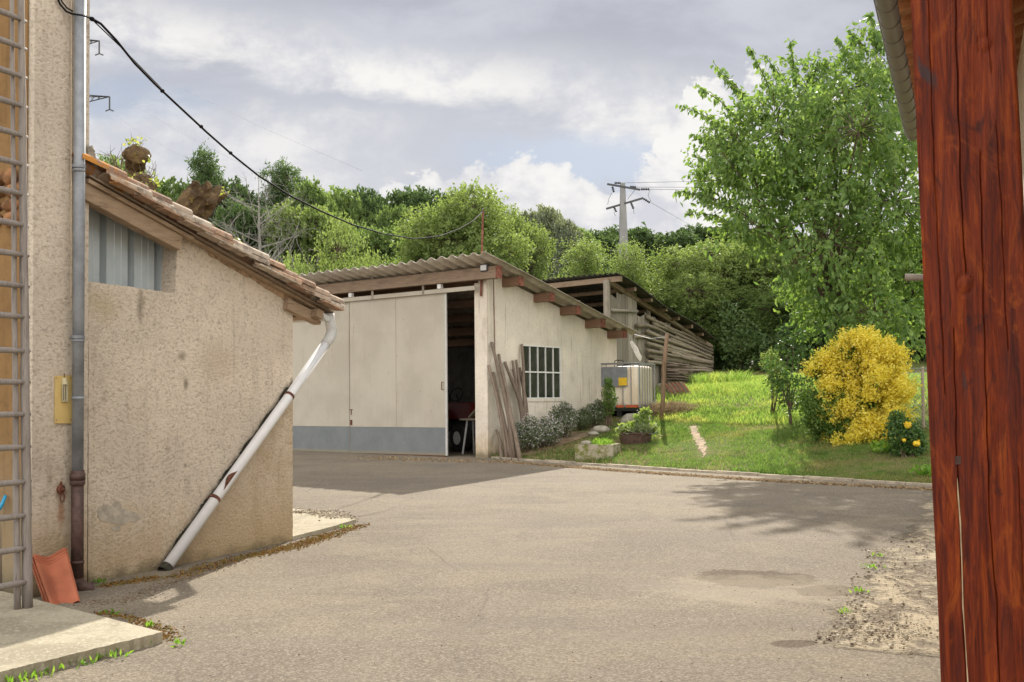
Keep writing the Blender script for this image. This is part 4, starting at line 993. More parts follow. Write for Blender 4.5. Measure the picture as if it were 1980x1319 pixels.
# chain
ct = WW(954, 540, .08); cb = WW(957, 688, .08); ch = thing('chain', 'long thin rusty chain hanging down the workshop wall beside the stakes', 'chain', cb)
b = MB(); nl_ = 62
for k in range(nl_):
    c = ct + (cb - ct) * k / nl_; ax = WD if k % 2 else NW; hl = np.linalg.norm(ct - cb) / nl_ * .62
    b.tube([c + ax * .014 * math.cos(a) + ZUP * hl * math.sin(a) for a in np.linspace(0, 2 * math.pi, 9)], .0055, 5, False)
b.build('links', M['rust'], ch)

# things seen inside the workshop
tz = zf + .02; tc = C0 + DD * 2.5 - ND * 2.3
tr_ = thing('small_tractor', 'red small tractor parked in the dark workshop behind the open door', 'tractor', down(tc, tz))
b = MB(); ax, ay = nrm(-DD * .95 + ND * .3), None; ay = np.cross(ZUP, ax)
b.box(down(tc, tz + .95), ax, ay, ZUP, 1.2, .55, .42); b.box(down(tc - ax * .75, tz + .8), ax, ay, ZUP, .5, .8, .12); b.build('hood', M['red_paint'], tr_, bevel=.04)
for sgn in (-1, 1):
    for (o1, r_) in ((.5, .32), (-.85, .52)):
        c = down(tc + ax * o1 + ay * sgn * .5, tz + r_); b = MB(); b.tube([c - ay * .12, c - ay * .10, c + ay * .10, c + ay * .12], [r_ * .9, r_, r_, r_ * .9], 20); wh = b.build('wheel', M['rubber'], tr_)
        b = MB(); b.tube([c - ay * .125, c + ay * .125], r_ * .5, 14); b.build('rim', M['white_paint'], wh)
b = MB(); b.box(down(tc, tz + .58), ax, ay, ZUP, 1.9, .3, .3); b.build('chassis', M['steel_dark'], tr_, bevel=.02)
b = MB(); b.box(down(tc - ax * .95, tz + 1.0), ax, ay, ZUP, .4, .4, .08); b.box(down(tc - ax * 1.12, tz + 1.2), ax, ay, ZUP, .07, .4, .36); b.build('seat', M['black'], tr_, bevel=.02)
b = MB(); c = down(tc - ax * .5, tz + 1.35); b.tube([c + (ay * math.cos(a) + (ax * .4 + ZUP * .9) * math.sin(a)) * .18 for a in np.linspace(0, 2 * math.pi, 17)], .014, 6, False); b.tube([c, down(tc - ax * .3, tz + 1.0)], .018, 6); b.build('steering_wheel', M['black'], tr_)
# grey workbench stool in the doorway
bc = C0 + DD * .95 - ND * .9; st = thing('work_trestle', 'grey work trestle with slanted board standing inside the doorway', 'trestle', down(bc, tz))
b = MB(); b.box(down(bc, tz + .78), DD, ND, ZUP, .9, .4, .04); b.build('top', M['wood_grey'], st)
for sx in (-1, 1):
    for sy in (-1, 1): b = MB(); b.beam(down(bc + DD * sx * .36 + ND * sy * .2, tz), down(bc + DD * sx * .30 + ND * sy * .1, tz + .76), .04, .04, up=V3(1, 0, 0)); b.build('leg', M['galv'], st)
b = MB(); b.beam(down(bc + DD * .3, tz + .82), down(bc - DD * .22, tz + 1.25), .14, .03); b.build('slanted_board', M['wood_grey'], st)

# ------------------------------------------------------------------ stakes leaning on the wall
stk = [((130, 185), (335, 1180), 'crooked tallest stake at the left of the bundle by the door corner'), ((118, 380), (262, 1172), 'straight stake nearest the workshop corner, shorter than its neighbour'),
       ((155, 440), (295, 1180), 'thin dark stake second from the workshop corner'), ((195, 290), (380, 1185), 'long stake with its foot furthest out from the wall'),
       ((222, 450), (345, 1120), 'medium knotty stake in the middle of the near bundle'), ((168, 930), (228, 1170), 'very short stake low at the workshop corner'),
       ((205, 360), (318, 1182), 'pale straight stake inside the near bundle'), ((250, 350), (490, 870), 'strongly slanting stake crossing under the window'),
       ((325, 340), (405, 835), 'stout upright stake left of the window'), ((350, 335), (420, 860), 'stout upright stake second from the window'),
       ((388, 200), (432, 800), 'tall thin stake touching the window frame'), ((300, 410), (470, 860), 'slanting stake partly hidden by the crossing one'),
       ((370, 400), (455, 850), 'short bent stake close under the window corner')]
for i, (a, c, lab) in enumerate(stk):
    tpx, tpy = 920 + a[0] / 4.4, 620 + a[1] / 4.4; bx, by = 920 + c[0] / 4.4, 620 + c[1] / 4.4
    tpp = WW(tpx, tpy, .06); foot_ = T(bx, max(by, 0), 15) if i < 7 else None
    if foot_ is None:
        sfo = along(C0 + NW * .38, WD, bx); q = C0 + NW * .38 + WD * sfo; foot_ = V3(q[0], q[1], H(q[0], q[1]))
    s_ = thing('wooden_stake', lab, 'stake', foot_, 'wooden stakes leaning on the workshop wall'); R = random.Random(i)
    pts_ = []; rr = []
    for k in range(9):
        t = k / 8; pts_.append(foot_ - ZUP * .04 * (1 - t) + (tpp - foot_) * t + WD * R.uniform(-.02, .02) + WD * .04 * math.sin(t * 3 + i) + NW * (.03 * math.sin(t * math.pi))); rr.append((.05 - .018 * t) * R.uniform(.85, 1.1) * (.85 if i % 3 == 2 else 1))
    b = MB(); b.tube(pts_, rr, 8); b.build('shaft', M['stake'], s_, True)
# small offcuts: peg at the foot of kerb is not needed

# ------------------------------------------------------------------ plastic tank in its cage
tkY = 26.0
pA = P(1158, 790, tkY + .35); pB = P(1237, 790, tkY - .12); ax = nrm(down(pB - pA, 0)); ay = V3(-ax[1], ax[0], 0); ay = ay if ay[1] > 0 else -ay
wA = np.linalg.norm((pB - pA)[:2]); zt0 = P(1215, 788, tkY)[2]; zt1 = P(1215, 703, tkY)[2]; org = down(pA, zt0); dA = 1.12
it = thing('water_tank', 'cream plastic water tank in a metal cage with grey and yellow plates', 'tank', down(org, zt0))
def IP(u, v, z): return org + ax * u + ay * v + ZUP * z
TH = zt1 - zt0
b = MB(); b.box(IP(wA / 2, dA / 2, TH / 2 - .02), ax, ay, ZUP, wA - .06, dA - .06, TH - .08)
tank = b.build('tank_body', M['tank'], it, bevel=.07); tank.data.polygons.foreach_set('use_smooth', [True] * len(tank.data.polygons))
b = MB(); b.tube([IP(wA / 2, dA / 2, TH - .07), IP(wA / 2, dA / 2, TH + .01)], .10, 16); b.build('lid', M['black'], it)
cage = MB()
nu_ = 6; nv_ = 7; cr_ = .012
for k in range(nu_): u = .0 + wA * k / (nu_ - 1); cage.tube([IP(u, -.01, -.02), IP(u, -.01, TH)], cr_, 6); cage.tube([IP(u, dA + .01, -.02), IP(u, dA + .01, TH)], cr_, 6)
for k in range(nv_): v = dA * k / (nv_ - 1); cage.tube([IP(wA + .01, v, -.02), IP(wA + .01, v, TH)], cr_, 6); cage.tube([IP(-.01, v, -.02), IP(-.01, v, TH)], cr_, 6)
for z_ in (TH, .02):
    rr_ = .020 if z_ == TH else .011
    cage.tube([IP(-.02, -.02, z_), IP(wA + .02, -.02, z_), IP(wA + .02, dA + .02, z_), IP(-.02, dA + .02, z_), IP(-.02, -.02, z_)], rr_, 6)
cage.tube([IP(-.06, -.03, TH + .01), IP(wA + .03, -.03, TH + .01)], .018, 6)
cage.build('cage', M['galv'], it)
b = MB(); b.prism([IP(.04, -.03, TH * .48), IP(wA * .72, -.03, TH * .48), IP(wA * .72, -.03, TH * .93), IP(.04, -.03, TH * .93)], -ay * .006); b.build('grey_plate', M['grey_plate'], it)
b = MB(); b.prism([IP(wA * .51, -.042, TH * .50), IP(wA * .715, -.042, TH * .50), IP(wA * .715, -.042, TH * .68), IP(wA * .51, -.042, TH * .68)], -ay * .004); b.build('yellow_label', M['yellow_label'], it)
M['guard'] = plain('guard_red', (.50, .10, .04), .6, .2)
for (ua, ub) in ((.45, .62), (.68, .98)): b = MB(); b.box(IP(wA * (ua + ub) / 2, -.035, .03), ax, ay, ZUP, wA * (ub - ua), .02, .06); b.build('red_guard', M['guard'], it)
b = MB(); b.box(IP(wA / 2, dA / 2, -.06), ax, ay, ZUP, wA + .06, dA + .06, .06)
for u in (.08, wA / 2, wA - .08):
    g_ = IP(u, dA / 2, 0); hz = zt0 - .09 - (min(H(*IP(u, 0, 0)[:2]), H(*IP(u, dA, 0)[:2])) - .1); b.box(IP(u, dA / 2, -.09 - hz / 2), ax, ay, ZUP, .12, dA, hz)
b.build('pallet', M['black'], it)
b = MB(); b.tube([IP(.40, .1, TH), IP(.40, .08, TH + .07), IP(.46, .05, TH + .09), IP(.62, .05, TH + .08), IP(.66, .08, TH)], .011, 6); b.build('hose', M['black'], it)
# leaning pole right of the tank and stay wire
pf = T(1277, 809, 15); pf = P(1277, 809, 25.2); pf = V3(pf[0], pf[1], H(pf[0], pf[1]) - .1); ptop = P(1290, 645, 25.2); pm = thing('rough_pole', 'rough brown pole standing upright at the right of the plastic tank', 'pole', pf)
b = MB(); b.tube([pf, pf + (ptop - pf) * .3 + V3(.02, 0, 0), pf + (ptop - pf) * .62 + V3(-.015, 0, 0), ptop], [.058, .052, .056, .045], 10); b.build('shaft', wood('pole_wood', (.27, .18, .12), (.20, .13, .085), (.09, .06, .04), 4, 2), pm, True)
b = MB(); b.tube([P(1288, 652, 25.2), P(1258, 655, 26.5), P(1222, 646, 27.5)], .008, 5); b.build('stay_wire', M['galv'], pm)
# white cloth and grey board behind the tank
c0_ = P(1222, 660, 27.2); rg_ = thing('white_rag', 'torn white cloth strip hanging above the plastic tank', 'cloth', c0_)
b = MB(); R = random.Random(3)
cl = [(1219, 661, 5), (1222, 668, 8), (1227, 676, 10), (1230, 684, 9), (1235, 692, 9), (1238, 699, 3)]
b.grid(lambda u, v: P(cl[min(5, int(round(v * 5)))][0] + (u - .3) * cl[min(5, int(round(v * 5)))][2], cl[min(5, int(round(v * 5)))][1] - u * 3, 27.2 + .05 * math.sin(u * 5 + v * 9)), 4, 5); b.build('cloth', M['rag'], rg_, True)
b = MB(); b.tube([P(1228, 648, 27.3), P(1227, 660, 27.25), P(1238, 680, 27.3), P(1243, 700, 27.4)], [.012, .02, .022, .015], 6); b.build('cord', M['wood_grey'], rg_)

# ------------------------------------------------------------------ log barn
BC = P(1176, 600, 30.2); BC = V3(BC[0], BC[1], H(BC[0], BC[1])); BD = vpdir(1930); NB = V3(BD[1], -BD[0], 0)
BLn = along(BC, BD, 1377); BE = BC + BD * BLn
bn = thing('log_barn', 'open barn of grey planks and rough logs under a dark corrugated roof', 'barn', BC)
def BW(px, py, off=0): return onp(px, py, BC + NB * off, NB)
ra = P(1192, 531, BC[1] - .3); rb_s = along(V3(ra[0], ra[1], 0), BD, 1381); rb = V3(ra[0], ra[1], 0) + BD * rb_s; rb = P(1381, 655, rb[1])
rdv = nrm(rb - ra); RBL = np.linalg.norm(rb - ra)
def bline(s):   # underside height of roof over wall distance s
    p = BC + BD * s; f = ((p - ra)[:2] @ BD[:2]) / ((rb - ra)[:2] @ BD[:2]); return ra[2] + (rb[2] - ra[2]) * f
bup = nrm(np.cross(DD, rdv)); bup = bup if bup[2] > 0 else -bup
b = MB()
def broof(u, v):
    s = v * (RBL + .1) - .05; l = -.12 + u * 9.0
    return ra + rdv * s + DD * l + bup * (.022 * math.cos(2 * math.pi * l / .18) + .05 * math.sin(s * .9 + .5) + .04 * math.sin(l * .8) - .012 * l)
b.shell(broof, 50 * 8, 14, bup * .008); b.build('corrugated_roof', M['dark_sheet'], bn, True)
# frame
def post(px, z1=None, w_=.16, off=0, name='post'):
    s_ = along(BC, BD, px); p = BC + BD * s_ + NB * off; z0_ = H(p[0], p[1]) - .3; z1_ = z1 if z1 is not None else bline(s_) - .12
    b = MB(); b.tube([V3(p[0], p[1], z0_), V3(p[0], p[1], z1_)], [w_ / 2 * 1.1, w_ / 2], 8); return b.build(name, M['wood_grey'], bn)
post(1176, None, .20); post(1231, None, .16, -.1); post(1262, None, .14, -.1); post(1300, None, .14, -.1); post(1340, None, .14, -.1); post(1374, None, .14, -.05)
b = MB(); b.beam(BC - BD * .1 + ZUP * (bline(0) - .13 - BC[2]), V3(BE[0], BE[1], bline(BLn) - .13), .12, .14); b.build('wall_plate', M['barn_beam'], bn)
b = MB(); b.beam(ra + rdv * .12 - ZUP * .10 - DD * .1, ra + rdv * .12 + DD * 8.5 - ZUP * .22, .14, .15); b.build('front_beam', M['rust_red'] if False else M['barn_beam'], bn)
for k in range(1, 7):
    s_ = RBL * k / 7; b = MB(); a = ra + rdv * s_ - ZUP * .09 + DD * rng.uniform(-.1, .1); b.tube([a, a + DD * 4 - ZUP * .05, a + DD * 8.5 - ZUP * .12], [.07, .06, .07], 8); b.build('purlin', M['barn_beam'], bn)
b = MB(); a = BC + DD * 3.2; b.tube([V3(a[0], a[1], H(a[0], a[1]) - .4), V3(a[0], a[1], bline(0) - .2)], .09, 8); a = BC + DD * 6.4; b.tube([V3(a[0], a[1], H(a[0], a[1]) - .4), V3(a[0], a[1], bline(0) - .2)], .09, 8); b.build('post', M['wood_grey'], bn)
b = MB(); zc_ = P(1150, 592, 32)[2]
a = BC + DD * .3 - NB * .6; b.beam(down(a, zc_), down(a + DD * 7, zc_), .06, .08)
for k in range(30): q = a + DD * (k * .22); b.beam(down(q, zc_ - .45), down(q, zc_ + .05), .05, .03, up=V3(1, 0, 0))
b.build('inner_rack', M['wood_old'], bn)
b = MB(); a = CF + WD * .0; q0 = BC - NB * 4.5 + BD * 0; b.prism([V3(q0[0], q0[1], 0.5), V3(*(q0 + BD * BLn)[:2], 0.5), V3(*(q0 + BD * BLn)[:2], bline(BLn) - .2), V3(q0[0], q0[1], bline(0) - .2)], -NB * .05); b.build('back_boards', M['wood_old'], bn)
b = MB(); q0 = BE; q1_ = BE + DD * 5; b.prism([V3(q0[0], q0[1], 1.0), V3(q1_[0], q1_[1], 1.0), V3(q1_[0], q1_[1], bline(BLn) - .15), V3(q0[0], q0[1], bline(BLn) - .15)], BD * .04); b.build('end_boards', M['wood_old'], bn)
# planks
def plank(px0_, px1_, ytop, off=.03, ybot=None):
    s0_ = along(BC, BD, px0_) ; s1_ = along(BC, BD, px1_); zt_ = BW((px0_ + px1_) / 2, ytop, off)[2]
    p0_, p1_ = BC + BD * s0_ + NB * off, BC + BD * s1_ + NB * off; zb_ = H(*p0_[:2]) - .2; zb_ = zb_ if ybot is None else BW(px0_, ybot, off)[2]
    b = MB(); dz_ = rng.uniform(-.04, .04); b.prism([down(p0_, zb_), down(p1_, zb_), down(p1_, zt_ + dz_), down(p0_, zt_ - dz_)], -NB * .025); return b
for (x0_, x1_, yt) in ((1183, 1192.5, 574), (1194, 1202.5, 568), (1203, 1209, 569), (1210, 1214.5, 567), (1215, 1223, 569), (1223.6, 1232, 566), (1233, 1240, 612), (1240.6, 1247.5, 610), (1248, 1250.5, 606)):
    plank(x0_, x1_, yt).build('plank', M['wood_grey'], bn)
for k in range(30):
    x0_ = 1251 + k * 4.25; x1_ = x0_ + 2.9 + rng.uniform(-.5, .6); f_ = (x0_ - 1251) / 127
    plank(x0_, min(x1_, 1377), 604 + f_ * 62 + rng.uniform(0, 14), -.02).build('slat', M['wood_grey'], bn)
b = MB(); b.tube([BW(1183, 600, .08), BW(1232, 602, .08)], .05, 8); b.build('rail', M['wood_grey'], bn, True)
# horizontal logs, each its own piece
R = random.Random(21)
rows = [(613, 672, 1250), (628, 684, 1232), (641, 690, 1250), (651, 697, 1228), (664, 700, 1252), (676, 704, 1252), (688, 710, 1252), (699, 714, 1252), (709, 718, 1300), (620, 678, 1262), (657, 694, 1290), (671, 702, 1300), (683, 707, 1285)]
for i, (ya, yb, xa) in enumerate(rows):
    pts_ = []; rr = []
    for k in range(9):
        f = k / 8; px_ = xa + (1378 - xa) * f; yy = ya + (yb - ya) * ((px_ - 1250) / 128 if px_ > 1250 else 0) + R.uniform(-1.2, 1.2)
        pts_.append(BW(px_, yy, .09 + .05 * (i % 3))); rr.append((.062 - .02 * f) * R.uniform(.85, 1.2))
    b = MB(); b.tube(pts_, rr, 8); b.build('log', M['log'], bn, True)
for i in range(16):
    xa = R.uniform(1252, 1320); f = (xa - 1250) / 128; j = R.choice(rows[:8]); ya = j[0] + (j[1] - j[0]) * f + R.uniform(-5, 5); ln = R.uniform(20, 50); pts_ = [BW(xa, ya, .13), BW(xa + ln * .5, ya + (j[1] - j[0]) / 128 * ln * .5 + R.uniform(-2, 2), .15), BW(min(1377, xa + ln), ya + (j[1] - j[0]) / 128 * ln + R.uniform(-2, 2), .12)]
    b = MB(); b.tube(pts_, [R.uniform(.025, .04)] * 3, 7); b.build('log', M['log'], bn, True)
b = MB(); b.tube([BW(1278, 600, .05), BW(1310, 628, .06), BW(1345, 650, .05), BW(1378, 676, .06)], [.05, .05, .045, .04], 8); b.build('brace', M['log'], bn, True)
# stack of cut branches and a row of leaning tiles in front of the barn
bs = BW(1310, 745, .7); bs = T(1310, 748, 22); stt = thing('branch_stack', 'low dark stack of cut branches against the log barn wall', 'wood stack', bs)
R = random.Random(31)
for k in range(60):
    yy = 702 + (k % 15) * 2.9 ; x0_ = 1286 + R.uniform(-4, 6); x1_ = x0_ + R.uniform(34, 50); a = P(x0_, yy + R.uniform(-1, 1), bs[1] + .6 + R.uniform(-.2, .2)); c = P(min(x1_, 1340), yy + R.uniform(-1, 3) + (x1_ - x0_) * .06, bs[1] + .7 + R.uniform(-.2, .2))
    b = MB(); b.tube([a, (a + c) / 2 + V3(0, 0, R.uniform(-.03, .03)), c], R.uniform(.02, .035), 6); b.build('branch', M['stake'], stt, True)
for k in range(11):
    x0_ = 1292 + k * 3.6; a = T(x0_ + 8, 767 - k * 0.3, 22); a = a; dy = a[1]
    lab = ['first', 'second', 'third', 'fourth', 'fifth', 'sixth', 'seventh', 'eighth', 'ninth', 'tenth', 'eleventh'][k]
    t_ = thing('curved_tile', lab + ' weathered tile from the left in the leaning row below the branches', 'roof tile', a, 'old tiles leaning in a row')
    tpv = V3(a[0] - .24, dy + .12, a[2] + .34 + .03 * (k % 2)); b = MB()
    def cf(u, v, a=a, tpv=tpv): q = a + (tpv - a) * v; an = math.pi * u; return q + V3(.05 * math.cos(an), -.02, 0) * 1.0 + V3(.0, -.07 * math.sin(an), .0)
    b.shell(cf, 6, 2, V3(.012, .004, .0)); b.build('clay_body', M['terracotta'] if k % 3 else M['stake'], t_)
b = MB(); q = T(1292, 762, 22); b.box(q + ZUP * .12, V3(1, .2, 0), V3(-.2, 1, 0), ZUP, .5, .3, .34)
ms_ = b.build('mossy_block', M['moss_stone'], None, bevel=.03); tag(ms_, 'small mossy block left of the leaning row of tiles', 'stone')

# ------------------------------------------------------------------ right building, post
g0 = P(1699, -60, 5.6); g1 = P(1765, 257, 9.3); gd = nrm(down(g1 - g0, 0)); gn = V3(gd[1], -gd[0], 0)
zg = (g0[2] + g1[2]) / 2; g0 = down(g0, g1[2]); gA = g1 - gd * 8.5; gA = down(gA, g1[2]); gL = 8.5
rb_ = thing('right_house', 'edge of a roof with brown gutter and orange boarded eaves above the post', 'house', down(g1, .1))
b = MB()
def gg(u, v): a = math.pi * u; return gA + gd * gL * v - gn * .060 * math.cos(a) - ZUP * .072 * math.sin(a)
b.shell(gg, 14, 30, -ZUP * .004); b.tube([gA - gn * .062, gA + gd * gL - gn * .062], .008, 8); gu = b.build('gutter', M['brown_gutter'], rb_, True)
for k in range(28):
    s = gL - .12 - k * .30; b = MB(); b.tube([gA + gd * s - gn * .0655 * math.cos(a) - ZUP * .0775 * math.sin(a) for a in np.linspace(.05, math.pi - .05, 12)], .0035, 5); b.build('gutter_strap', M['brown_gutter'], gu)
b = MB(); b.prism([g1 - gn * .060 * math.cos(a) - ZUP * .072 * math.sin(a) for a in np.linspace(0, math.pi, 13)], gd * .006); b.build('end_cap', M['zinc'], gu)
sl = math.tan(math.radians(17))
def rr2(s, o, up=0): return gA + gd * s + gn * o + ZUP * (o * sl + up + .03)
b = MB(); b.prism([rr2(0, .02, .12), rr2(gL + .05, .02, .12), rr2(gL + .05, 4.5, .12), rr2(0, 4.5, .12)], (0, 0, .02)); b.build('soffit_boards', M['soffit'], rb_)
b = MB()
for k in range(29): s = gL - .03 - k * .29; b.beam(rr2(s, .03, .07), rr2(s, 1.2, .07), .085, .10)
b.build('rafters', M['soffit_dark'], rb_)
b = MB(); k_ = 0
for k in range(12): b.beam(rr2(0, .10 + k * .22, .113), rr2(gL, .10 + k * .22, .113), .035, .012)
b.build('battens', M['soffit'], rb_)
b = MB()
for r_ in range(24):
    for c in range(18):
        s = gL - .1 - r_ * .34; o = -.03 + c * .25
        def f2(u, v, s=s, o=o): return rr2(s + u * .33, o + v * .30, .17 + .025 * math.sin(u * 2 * math.pi) - .02 * v)
        b.shell(f2, 6, 1, (0, 0, .014))
b.build('clay_tiles', M['roof_tile'], rb_)
b = MB(); wq = gA + gn * .80; zq = -.1
b.prism([down(wq, zq), down(wq + gd * (gL - .1), zq), down(wq + gd * (gL - .1) + gn * 4, zq), down(wq + gn * 4, zq)], (0, 0, g1[2] + .30)); b.build('wall', M['stucco_near'], rb_)

# stained post in the foreground, with real drying cracks
PY = 2.06
TLp = P(1763, -60, PY); BLp = P(1836, 1580, PY); TRp = P(1963, -60, PY - .07); BRp = P(2045, 1580, PY - .07)
zt_ = TLp[2]; post_t = thing('timber_post', 'thick red brown stained timber post standing close in the foreground', 'post', down(BLp, 0))
def interp(z, a, b_): f = (z - b_[2]) / (a[2] - b_[2]); return b_ + (a - b_) * f
def crackx(y, pts_):
    for (y0_, x0_), (y1_, x1_) in zip(pts_[:-1], pts_[1:]):
        if y0_ <= y <= y1_: return x0_ + (x1_ - x0_) * (y - y0_) / (y1_ - y0_)
    return None
cracks = [([(-60, 1847), (100, 1850), (250, 1855), (400, 1859), (530, 1868)], .008), ([(-60, 1792), (150, 1800), (400, 1811), (600, 1820), (760, 1828)], .0035), ([(250, 1925), (400, 1936), (540, 1943), (680, 1950)], .0035),
          ([(300, 1896), (536, 1901), (763, 1907), (1000, 1914), (1160, 1929), (1400, 1936)], .006), ([(640, 1844), (780, 1849), (890, 1851), (1000, 1857), (1172, 1862), (1400, 1873)], .005), ([(-60, 1905), (60, 1910), (160, 1918)], .003), ([(900, 1968), (1200, 1985)], .003)]
nu2, nv2 = 250, 260
sideL = V3(.012, .0, 0)
def pf_(u, v):
    py = -60 + (1580 + 60) * (1 - v); z = P(1800, py, PY)[2]
    if v <= 0: z = BLp[2]
    L_ = interp(z, TLp, BLp); R_ = interp(z, TRp, BRp); p = L_ + (R_ - L_) * u; d_ = 0
    ch_ = .014; wdt = np.linalg.norm(R_ - L_); uu = u * wdt
    if uu < ch_: d_ += (ch_ - uu) ** 2 / ch_ * .9
    if wdt - uu < ch_: d_ += (ch_ - (wdt - uu)) ** 2 / ch_ * .9
    px_ = proj(p)[0]
    for cp, dep in cracks:
        cx = crackx(py, cp)
        if cx is not None:
            cx += .8 * math.sin(py * .05) ; q = abs(px_ - cx)
            if q < 1.7: d_ += dep * 1.3 * (1 - (q / 1.7) ** 2)
    d_ += .0012 * math.sin(px_ * .09 + py * .004) + .001 * math.sin(py * .011 + px_ * .02)
    for (kx, ky, kr) in ((1866, 552, 15), (1905, 100, 12)):
        q = math.hypot(px_ - kx, (py - ky) * .9)
        if q < kr: d_ -= .003 * math.cos(q / kr * math.pi / 2)
        elif q < kr + 4: d_ += .003
    return V3(p[0], p[1] + d_, p[2])
b = MB(); b.grid(pf_, nu2, nv2)
bk = V3(0.088, .185, 0)
W1 = nu2 + 1; front_ids = [(0, 0), (nu2, 0), (nu2, nv2), (0, nv2)]
fb = [pf_(0, j / nv2) for j in range(0, nv2 + 1, 4)]; fr2 = [pf_(1, j / nv2) for j in range(0, nv2 + 1, 4)]
n_ = len(fb)
b.add(fb + [p + bk for p in fb], [(i, i + 1, i + 1 + n_, i + n_) for i in range(n_ - 1)]); b.add(fr2 + [p + bk for p in fr2], [(i, i + 1, i + 1 + n_, i + n_) for i in range(n_ - 1)])
b.add([fb[0] + bk, fr2[0] + bk, fr2[-1] + bk, fb[-1] + bk], [(0, 1, 2, 3)]); b.add([fb[-1], fr2[-1], fr2[-1] + bk, fb[-1] + bk], [(0, 1, 2, 3)])
b.build('timber', M['post_stain'], post_t, True)
b = MB(); gB = down(BLp + (BRp - BLp) / 2 + V3(0.03, .1, 0), 0); b.box(gB + ZUP * .2, (1, 0, 0), (0, 1, 0), ZUP, .3, .3, .52); b.build('plinth', M['concrete'], post_t)
b = MB(); b.tube([pf_(((crackx(y, cracks[4][0]) - 1825) / 200) if False else 0, 0) for y in ()] or [P(1851, 925, PY - .0005 - .07 * (1851 - 1800) / 220), P(1853, 960, PY - .0005 - .07 * (1853 - 1800) / 220), P(1857, 1010, PY - .0005 - .07 * (1857 - 1800) / 220), P(1860, 1090, PY - .0005 - .07 * (1860 - 1800) / 220), P(1862, 1172, PY - .0005 - .07 * (1862 - 1800) / 220), P(1866, 1230, PY - .0005 - .07 * (1866 - 1800) / 220), P(1872, 1330, PY - .0005 - .07 * (1872 - 1800) / 220)], [.0004, .0014, .0016, .0010, .0014, .0007, .0014], 6); b.build('pale_splinter', M['crack_pale'], post_t)
b = MB(); c = P(1852, 890, PY - .016); b.box(c, (1, 0, 0), (0, 1, 0), ZUP, .009, .006, .016); b.build('old_nail_hole', M['cast_iron'], post_t)
b = MB(); b.tube([P(1750, 536, PY + .12), P(1800, 537, PY + .10)], .0068, 12); b.build('peg', M['wood_grey'], post_t)

# ------------------------------------------------------------------ poles, wires
def hang(name, label, pts_, r, mat, cat='cable', grp=None, seg=6):
    t_ = MB(); t_.tube(pts_, r, seg); o = t_.build(name, mat, None, True); return tag(o, label, cat, grp)
ca = LW(173, 34, .16); cbp = mt - ZUP * .02; cdv = nrm(down(cbp - ca, 0)); cn = V3(cdv[1], -cdv[0], 0)
cpx = [(173, 34), (195, 46), (225, 78), (260, 122), (300, 163), (345, 205), (400, 256), (450, 300), (500, 340), (560, 378), (620, 408), (680, 434), (740, 452), (800, 462), (850, 457), (890, 442), (915, 427), (934, 409)]
hang('overhead_cable', 'thick black cable sagging from the house corner to the workshop mast', [onp(x, y, ca, cn) for x, y in cpx], .0105, M['cable'])
b = MB()
for x, y in ((178, 37), (314, 176), (389, 245), (446, 296)): c = onp(x, y, ca, cn); b.ell(c, .02, .02, .018, 8, 6)
o = b.build('cable_clip', M['cable'], bpy.data.objects['overhead_cable'])
hang('support_wire', 'thin straight support wire strung just above the thick black cable', [onp(x, y, ca, cn) for x, y in ((173, 33), (240, 97), (312, 171))], .005, M['cable'])
# concrete pole
ey = 70.0; ep = P(1205, 470, ey); eb = V3(ep[0], ep[1], H(ep[0], ep[1])); et = P(1204, 354, ey)
epo = thing('electric_pole', 'tapering concrete electricity pole with two crossarms above the trees', 'pole', eb)
b = MB(); wt, wb = .15, .50
b.hexa([eb + V3(x * wb, y * wb, -.5) for x, y in ((-1, -1), (1, -1), (1, 1), (-1, 1))], [et + V3(x * wt, y * wt, 0) for x, y in ((-1, -1), (1, -1), (1, 1), (-1, 1))]); b.build('shaft', M['concrete_pole'], epo, bevel=.03)
def arm(a, c, y=ey, w_=.10): b = MB(); b.beam(a, c, w_, .12); return b.build('crossarm', M['steel_dark'], epo)
arm(P(1174, 356, ey), P(1238, 367, ey - .3)); arm(P(1172, 404, ey), P(1244, 383, ey - .3))
def insul(a, c, name='insulator'):
    b = MB(); a = np.asarray(a); c = np.asarray(c); n = 9; pts_ = []; rr = []
    for k in range(n): pts_.append(a + (c - a) * k / (n - 1)); rr.append(.03 if k % 2 == 0 else .10)
    b.tube(pts_, rr, 8); b.build(name, M['steel_dark'], epo)
insul(P(1184, 361, ey), P(1187, 372, ey)); insul(P(1239, 366, ey - .3), P(1256, 366, ey - .5)); insul(P(1244, 384, ey - .3), P(1257, 392, ey - .4)); insul(P(1187, 400, ey), P(1192, 410, ey)); insul(P(1220, 392, ey - .2), P(1225, 404, ey)); insul(P(1188, 354, ey), P(1200, 354, ey)); insul(P(1218, 361, ey), P(1230, 362, ey))
b = MB()
for pl in ([(1183, 373), (1177, 385), (1175, 396)], [(1257, 367), (1253, 378), (1259, 390)], [(1228, 367), (1220, 377), (1213, 386)], [(1187, 410), (1190, 418)], [(1225, 404), (1226, 414)]): b.tube([P(x, y, ey) for x, y in pl], .014, 5)
b.build('jumper_wire', M['steel_dark'], epo)
for i, (a, c, lab) in enumerate([((1200, 354), (1700, 325), 'topmost thin wire running right from the concrete pole'), ((1230, 362), (1750, 345), 'middle thin wire running right from the concrete pole'), ((1257, 366), (1800, 358), 'lowest of the thin wires running right from the concrete pole'), ((1259, 392), (1420, 470), 'thin wire dropping from the lower crossarm behind the trees')]):
    pa = P(*a, ey); pc_ = P(*c, ey + (30 if i < 3 else 60)); pm_ = (pa + pc_) / 2 - ZUP * .4
    hang('power_wire', lab, [pa, pa * .6 + pc_ * .4 - ZUP * .35, pm_, pc_], .012, M['steel_dark'], 'wire', 'wires on the concrete pole', 4)
